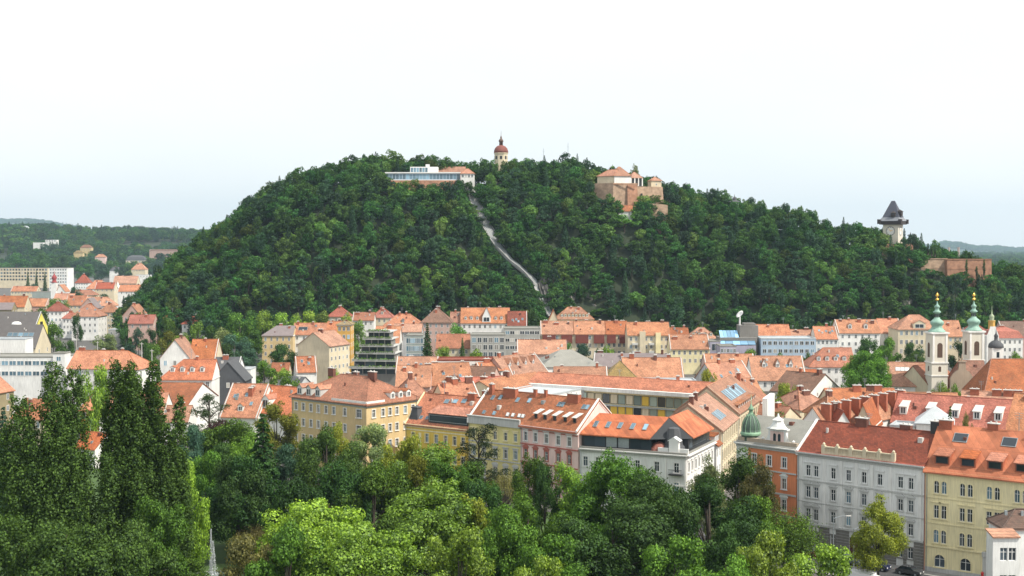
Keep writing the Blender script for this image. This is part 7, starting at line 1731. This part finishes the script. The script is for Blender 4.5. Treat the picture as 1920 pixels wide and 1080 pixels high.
# ---------------------------------------------------------------- trees in the town
TOWN = [
 ('tall dark spruce rising from the gardens under the hill', 'spruce', 801, 603, 34, 512, 'dark'), ('smaller dark spruce right of the tall one', 'spruce', 867, 632, 24, 505, 'dark'),
 ('bright round tree between the two spruces', 'mid0', 828, 645, 52, 500, 'bright'), ('pale green willow under the grey white house', 'mid1', 855, 604, 48, 575, 'hill2'),
 ('green tree left of the concrete apartment house', 'mid2', 898, 655, 40, 515, 'bright'), ('dark tree at the funicular foot', 'mid1', 998, 574, 36, 625, 'dark'),
 ('low green tree beside the plain mottled roof', 'mid1', 1065, 640, 28, 540, 'mid'), ('wide dark tree in front of the loggia row', 'mid0', 1095, 640, 44, 535, 'blue'),
 ('bright green tree at the right end of the loggia row', 'mid2', 1142, 648, 34, 535, 'bright'), ('dark tree beside the bright one at the loggia row', 'mid1', 1122, 652, 24, 530, 'dark'),
 ('roof garden shrub tree beside the white hall', 'mid2', 1126, 696, 28, 430, 'mid'), ('yellowing round tree behind the courtyard building', 'mid0', 1329, 686, 50, 395, 'yellow'),
 ('yellow green tree in the garden below the balcony house', 'mid0', 1477, 712, 50, 385, 'yellow'), ('green garden tree left of the balcony house', 'mid1', 1428, 728, 36, 380, 'bright'),
 ('dark green garden tree below the yellow green tree', 'mid0', 1462, 742, 66, 350, 'mid'), ('green garden tree near the bare white wall', 'mid0', 1455, 765, 50, 325, 'mid'),
 ('large round chestnut between the orange roofs', 'bigt', 1621, 653, 106, 400, 'mid'), ('bright shrub left of the church aisle', 'mid2', 1760, 718, 48, 372, 'bright'),
 ('bright shrub in front of the church aisle', 'mid2', 1792, 722, 36, 368, 'bright'), ('clipped green roof shrub left of two in front of the church', 'mid2', 1762, 742, 22, 350, 'bright'),
 ('clipped green roof shrub right of two in front of the church', 'mid2', 1783, 742, 22, 350, 'bright'), ('dark round tree left of three before the cream palace', 'mid0', 1630, 628, 50, 545, 'dark'),
 ('dark round tree middle of three before the cream palace', 'mid0', 1668, 627, 46, 545, 'mid'), ('dark round tree right of three before the cream palace', 'mid0', 1712, 638, 44, 540, 'dark'),
 ('pale bush in front of the cream palace', 'mid2', 1722, 660, 44, 520, 'hill2'), ('dark tree between the church towers', 'mid1', 1797, 636, 40, 520, 'dark'),
 ('green tree right of the right church tower', 'mid2', 1902, 660, 32, 520, 'mid'), ('bright tree below the blue glass roofs', 'mid0', 1405, 650, 46, 515, 'bright'),
 ('low shrub below the blue grey building', 'mid2', 1460, 662, 30, 510, 'mid'), ('low shrub at the right end of the blue grey building', 'mid2', 1512, 662, 26, 510, 'mid'),
 ('dark fir beside the grey pavilion', 'spruce', 1782, 758, 34, 285, 'dark'), ('olive shrub right of the grey pavilion', 'mid2', 1815, 778, 28, 285, 'olive'),
 ('bright green tree left of five in the grove under the hill', 'mid0', 450, 580, 60, 625, 'mid'), ('bright green tree second of five in the grove under the hill', 'mid0', 492, 576, 56, 630, 'bright'),
 ('bright green tree third of five in the grove under the hill', 'mid0', 535, 580, 56, 632, 'bright'), ('bright green tree fourth of five in the grove under the hill', 'mid0', 572, 577, 52, 634, 'bright'),
 ('bright green tree right of five in the grove under the hill', 'mid1', 605, 580, 44, 634, 'bright'), ('yellow green tree left of the ochre tower house', 'mid1', 652, 584, 34, 622, 'bright'),
 ('pale tree right of the ochre tower house', 'mid1', 672, 598, 44, 585, 'hill2'), ('dark tree left below the tan house', 'mid0', 470, 612, 52, 575, 'mid'),
 ('blue green tree left of the tan house', 'mid0', 440, 622, 60, 560, 'blue'), ('pale crowned tree left of the tan house', 'mid1', 418, 612, 46, 590, 'pale'),
 ('dark tree in front of the tan house', 'mid0', 530, 640, 52, 545, 'dark'), ('dark tree left of the blank cream gable', 'mid1', 548, 655, 40, 520, 'dark'),
 ('large dark tree behind the slate gable', 'mid0', 425, 640, 62, 530, 'dark'), ('dark green tree right of the slate gable', 'mid0', 460, 648, 56, 510, 'blue'),
 ('green tree in the garden right of the slate gable', 'mid0', 495, 672, 54, 470, 'mid'), ('light green tree in the garden left of the small orange house', 'mid1', 530, 688, 40, 440, 'bright'),
 ('green bush under the small orange house', 'mid2', 545, 702, 50, 410, 'mid'), ('bright bush below the chalk white gable', 'mid2', 630, 690, 34, 440, 'bright'),
 ('green tree right of the low beige hall', 'mid1', 312, 592, 34, 640, 'mid'), ('yellow green bush below the long orange hipped roof', 'mid2', 322, 622, 56, 600, 'yellow'),
 ('dark tree left of three beside the beige hall', 'mid1', 236, 612, 26, 640, 'dark'), ('dark tree middle of three beside the beige hall', 'mid1', 259, 612, 24, 640, 'blue'),
 ('dark tree right of three beside the beige hall', 'mid1', 281, 614, 28, 635, 'dark'), ('pale willow in front of the broad white house', 'mid0', 198, 622, 50, 600, 'pale'),
 ('dark tree below the tall white house', 'mid0', 128, 634, 36, 560, 'dark'), ('tall green tree left of the tall white house', 'mid0', 72, 572, 62, 640, 'hill2'),
 ('green tree in front of the tall white house', 'mid1', 100, 600, 40, 600, 'mid'), ('narrow dark tree between the two white houses', 'mid1', 145, 585, 22, 690, 'dark'),
 ('bright green tree right of the long orange hipped roof', 'mid1', 372, 600, 36, 610, 'bright'), ('green tree below the white walled house', 'mid0', 398, 605, 44, 600, 'mid'),
 ('green tree behind the white gable end house', 'mid0', 290, 640, 50, 545, 'mid'), ('bright tree left of the white gable end house', 'mid1', 345, 622, 44, 560, 'bright'),
 ('dark tree left of the white gable end house', 'mid1', 268, 636, 36, 520, 'dark'), ('dark tree above the long plain orange roof', 'mid1', 240, 640, 34, 520, 'blue'),
 ('dark cypress like tree left of three before the far apartment block', 'spruce', 52, 508, 12, 1300, 'dark'), ('dark cypress like tree middle of three before the far apartment block', 'spruce', 68, 506, 11, 1300, 'dark'),
 ('dark cypress like tree right of three before the far apartment block', 'spruce', 84, 508, 12, 1300, 'dark'), ('dark bush left of the small far church', 'mid0', 60, 530, 34, 1260, 'hilld'),
 ('green tree right of the small far church', 'mid0', 140, 535, 24, 1100, 'hilld'), ('green grove behind the red roofed white house', 'mid0', 110, 556, 50, 890, 'hill2'),
 ('dark tree under the far orange roofs', 'mid0', 150, 545, 30, 1000, 'hilld'), ('dark tree at the hill edge below the white spires', 'mid0', 190, 548, 36, 980, 'hilld'),
 ('far tree left of the cream villa', 'mid0', 225, 495, 22, 1800, 'hilld'), ('far tree under the coral roof', 'mid0', 240, 508, 26, 1550, 'hilld'),
 ('far round tree behind the apartment tower', 'mid0', 160, 492, 40, 1900, 'hill'), ('far dark round tree in front of the wooded slope', 'mid0', 190, 492, 30, 1850, 'hilld'),
 ('far tree group left of the grey roofed house', 'mid0', 210, 486, 30, 2000, 'hill'), ('far round tree at the left edge of the slope', 'mid0', 30, 470, 50, 2050, 'hill'),
 ('far tree above the cream apartment block', 'mid0', 80, 470, 46, 2050, 'hill2'), ('far tree right above the apartment block', 'mid0', 115, 474, 40, 2050, 'hill'),
]
for (lb, key, px, py, w, Y, lf) in TOWN:
    T(lb, key, px, py, w, Y, lf, 'spruce_tree' if key == 'spruce' else 'garden_tree')
# ---------------------------------------------------------------- street, fountain, cars
dr = Vector((0.755, -0.656, 0)); nr = Vector((-0.656, -0.755, 0)); O = V2(51.6, 231.0)
def strip(name, n0, n1, z0, z1, m, s0=-40, s1=90):
    a, b = O + nr * n0, O + nr * n1; mb = MB(); q = [a + dr * s0, a + dr * s1, b + dr * s1, b + dr * s0]
    mb.slab([[(p.x, p.y, z1) for p in q]], z1 - z0); return tag(mb.build(name, m), kind='structure')
strip('pavement', 0.3, 3.2, -0.2, 0.13, PAVE); strip('road', 3.2, 11.5, -0.2, 0.02, ASPH); strip('far_pavement', 11.5, 14.0, -0.2, 0.135, PAVE)
for i in range(12):
    pass
GLASSC = glass('car_glass', (0.02, 0.025, 0.03), 0.05, 0.8)
TYRE = surf('tyre', (0.02, 0.02, 0.02), 0.2, 2.0)
def paint(name, col):
    if name in MATS: return MATS[name]
    m, nt, out = nodes_of(name); b = add_node(nt, 'ShaderNodeBsdfPrincipled', Roughness=0.25); b.inputs['Base Color'].default_value = c4(col); b.inputs['Coat Weight'].default_value = 0.6
    nt.links.new(b.outputs[0], out.inputs['Surface']); MATS[name] = m; return m
def car(label, along, n, col, name='parked_car', L=4.3, hgt=1.48, cat='car', stripe=None):
    p = O + dr * along + nr * n; t = thing(name, label, cat, (p.x, p.y, 0.03), math.atan2(dr.y, dr.x)); m = paint('paint_%s' % name + str(col), col); w = 0.88
    pr = [(-L / 2, .35), (-L / 2, .75), (-L * .46, .9), (-L * .25, .98), (L * .30, .98), (L * .47, .88), (L / 2, .7), (L / 2, .35)]
    mb = MB()
    for (xa, za), (xb, zb) in zip(pr, pr[1:] + pr[:1]): mb.quad((xa, -w, za), (xb, -w, zb), (xb, w, zb), (xa, w, za))
    mb.poly([(x, -w, z) for x, z in pr][::-1]); mb.poly([(x, w, z) for x, z in pr]); mb.build('body', m, t)
    cb = [(-L * .42, .95), (-L * .30, hgt - .05), (-L * .1, hgt), (L * .08, hgt - .02), (L * .26, .96)]
    mb = MB(); w2 = .74
    for i, ((xa, za), (xb, zb)) in enumerate(zip(cb, cb[1:])):
        wa, wb = (w - .04 if i == 0 else w2), (w - .04 if i == 3 else w2); mb.quad((xa, -wa, za), (xb, -wb, zb), (xb, wb, zb), (xa, wa, za), 0 if i in (0, 3) else 1)
    for s_ in (-1, 1): mb.poly([(cb[0][0], s_ * (w - .04), cb[0][1]), (cb[1][0], s_ * w2, cb[1][1]), (cb[2][0], s_ * w2, cb[2][1]), (cb[3][0], s_ * w2, cb[3][1]), (cb[4][0], s_ * (w - .04), cb[4][1])][::s_], 0)
    mb.build('cabin', [GLASSC, m], t)
    for x in (-L * .31, L * .31):
        for s_ in (-1, 1):
            mb = MB(); n_ = 14; r_ = .33
            ring = [(x + r_ * math.cos(2 * math.pi * i / n_), r_ + r_ * math.sin(2 * math.pi * i / n_) - .02) for i in range(n_)]
            mb.poly([(a, s_ * (w + .02), b) for a, b in ring][::-s_]); 
            for i in range(n_): (xa, za), (xb, zb) = ring[i], ring[(i + 1) % n_]; mb.quad((xa, s_ * (w - .2), za), (xb, s_ * (w - .2), zb), (xb, s_ * (w + .02), zb), (xa, s_ * (w + .02), za))
            wh = mb.build('wheel', TYRE, t); q = MB(); q.poly([(x + .6 * (a - x), s_ * (w + .03), r_ + .6 * (b - r_)) for a, b in ring][::-s_]); q.build('rim', ZINC, wh)
    for s_ in (-.6, .6):
        q = MB(); q.box(L / 2 - .04, L / 2 + .02, s_ - .17, s_ + .17, .62, .78); q.build('headlight', WHITE, t); q = MB(); q.box(-L / 2 - .02, -L / 2 + .04, s_ - .15, s_ + .15, .68, .82); q.build('tail_light', paint('tail_red', (.3, .01, .01)), t)
    if stripe is not None:
        q = MB(); q.box(-L * .12, L * .1, -.55, .55, hgt + .005, hgt + .06); q.build('roof_sticker', stripe, t)
    return t
car('black parked car in front of the white town house', 9.2, 4.4, (.012, .013, .016))
car('dark car with light roof behind the black one', 12.6, 4.4, (.10, .12, .16), hgt=1.5)
car('dark blue parked car with a red and white roof panel', 18.0, 5.0, (.015, .02, .06), stripe=surf('pink_panel', (.6, .14, .16), .3, 3.0))
car('grey parked car at the kerb near the cream house door', 23.6, 4.6, (.05, .052, .056))
car('dark red parked car half hidden by the street tree', 4.4, 4.4, (.10, .012, .012))
# white van
p = PZ(1625, 1075, 2.6); t = thing('white_van', 'white box van parked at the bottom edge beside the bright tree', 'van', (p.x, p.y, 0.02), math.atan2(dr.y, dr.x))
VW = paint('van_white', (.78, .79, .8))
mb = MB(); mb.box(-2.9, 1.2, -1.0, 1.0, .5, 2.7); mb.build('cargo_box', VW, t)
mb = MB(); pr = [(1.25, .45), (3.0, .45), (3.0, 1.15), (2.4, 1.4), (1.8, 2.3), (1.25, 2.4)]
for (xa, za), (xb, zb) in zip(pr, pr[1:] + pr[:1]): mb.quad((xa, -.95, za), (xb, -.95, zb), (xb, .95, zb), (xa, .95, za))
mb.poly([(x, -.95, z) for x, z in pr][::-1]); mb.poly([(x, .95, z) for x, z in pr]); mb.build('cab', VW, t)
mb = MB(); mb.quad((2.36, -.85, 1.46), (2.36, .85, 1.46), (1.84, .8, 2.27), (1.84, -.8, 2.27)); o = mb.build('windscreen', GLASSC, t); o.location = (.02, 0, .01)
for x in (-1.9, 2.1):
    for s_ in (-1, 1):
        mb = MB(); mb.lathe([(.36, 0), (.36, .22)], 14); o = mb.build('wheel', TYRE, t, loc=(x, s_ * .8 + (.1 if s_ < 0 else -.1), .36)); o.rotation_euler = (R(90) * s_, 0, 0)
# street lamps
for (px, py, lb) in ((1563, 972, 'street lamp in front of the rusticated ground floor'), (1601, 992, 'second street lamp with long arm near the street tree')):
    b = O + dr * (7.0 if px == 1563 else 9.5) + nr * 12.6; pt = P(px, py, b.y + 0); d = ray(px, py); s_ = (b.y) ; x = d.x * b.y
    t = thing('street_lamp', lb, 'street lamp', (x, b.y, .13)); hh = P(px, py, b.y).z
    mb = MB(); mb.tube([(0, 0, 0), (0, 0, hh)], [.11, .07], 8); mb.build('pole', ZINC, t); mb = MB(); mb.tube([(0, 0, hh - .15), (1.2, 0, hh + .25), (2.2, 0, hh + .3)], [.06, .05, .04], 6); mb.build('arm', ZINC, t); mb = MB(); mb.box(2.1, 3.0, -.16, .16, hh + .22, hh + .38); mb.build('lamp_head', CAPM, t)
# red hydrant post by the portal and an advertising column
p = O + dr * 34.5 + nr * 1.2; t = thing('red_post', 'red round post by the cream house portal', 'post', (p.x, p.y, .13)); mb = MB(); mb.lathe([(.2, 0), (.2, 1.2), (.25, 1.25), (.25, 1.4), (.1, 1.6)], 10); mb.build('body', paint('post_red', (.55, .02, .02)), t); mb = MB(); mb.lathe([(.3, 0), (.3, .1)], 10); mb.build('base', DARKM, t)
p = O + dr * 8.2 + nr * 3.0; t = thing('brown_kiosk', 'small rust brown box beside the parked cars', 'box', (p.x, p.y, .13), math.atan2(dr.y, dr.x)); mb = MB(); mb.box(-.6, .6, -.4, .4, 0, 2.1); mb.build('body', RUSTM, t); mb = MB(); mb.box(-.7, .7, -.5, .5, 2.1, 2.25); mb.build('lid', DARKM, t)

# fountain in the park pond
f = PZ(396, 1082, 0.2); t = thing('fountain', 'white water jet rising from a round basin in the park', 'fountain', (f.x, f.y, 0))
mb = MB(); mb.lathe([(3.4, -.1), (3.4, .4), (3.2, .4), (3.2, .3)], 28, cap=False); mb.build('basin', PAVE, t)
mb = MB(); mb.lathe([(3.2, .34), (.02, .34)], 28, cap=False); mb.build('water', glass('pond_water', (.03, .05, .04), .06, .6), t)
WAT = surf('white_water', (.62, .66, .68), .1, 2.0, .4)
rng = np.random.default_rng(4); n = 5200; hz = rng.uniform(0, 1, n) ** .8; top = P(396, 992, f.y).z
r_ = .05 + .10 * (1 - hz) + .07 * np.abs(rng.normal(0, 1, n)) * (1.2 - hz); an = rng.uniform(0, 6.28, n)
fall = rng.random(n) < .3
pos = np.stack([np.cos(an) * r_ * (1 + fall * 1.6) + .25 * fall, np.sin(an) * r_, .3 + hz * (top - .3) * (1 - fall * .25)], 1)
n2 = 900; a2 = rng.uniform(0, 6.28, n2); q2 = np.abs(rng.normal(0, .8, n2)); pos2 = np.stack([np.cos(a2) * q2, np.sin(a2) * q2, .4 + rng.uniform(0, .35, n2)], 1)
pos = np.concatenate([pos, pos2]); tag(link('water_jet', leaf_mesh('water_jet', pos, rng.normal(0, 1, pos.shape), .13, .8, WAT, rng), t), kind='stuff')
# poles in the left gardens
for (px, ya, yb, Yp, lb) in ((266, 642, 676, 470, 'tall thin pale pole above the long orange roof'), (183, 640, 660, 560, 'thin lamp pole behind the long orange roof at the left'), (144, 628, 655, 600, 'lamp pole below the tall white house'), (285, 655, 690, 460, 'aerial mast left of the white gable end house')):
    a, b = P(px, ya, Yp), P(px, yb, Yp); t = thing('pole', lb, 'pole', (b.x, b.y, 0)); mb = MB(); mb.tube([(0, 0, 0), (0, 0, a.z)], [.22, .12], 6); mb.build('shaft', CAPM, t); mb = MB(); mb.box(-.7, .7, -.08, .08, a.z - .6, a.z - .45); mb.build('crossbar', CAPM, t)
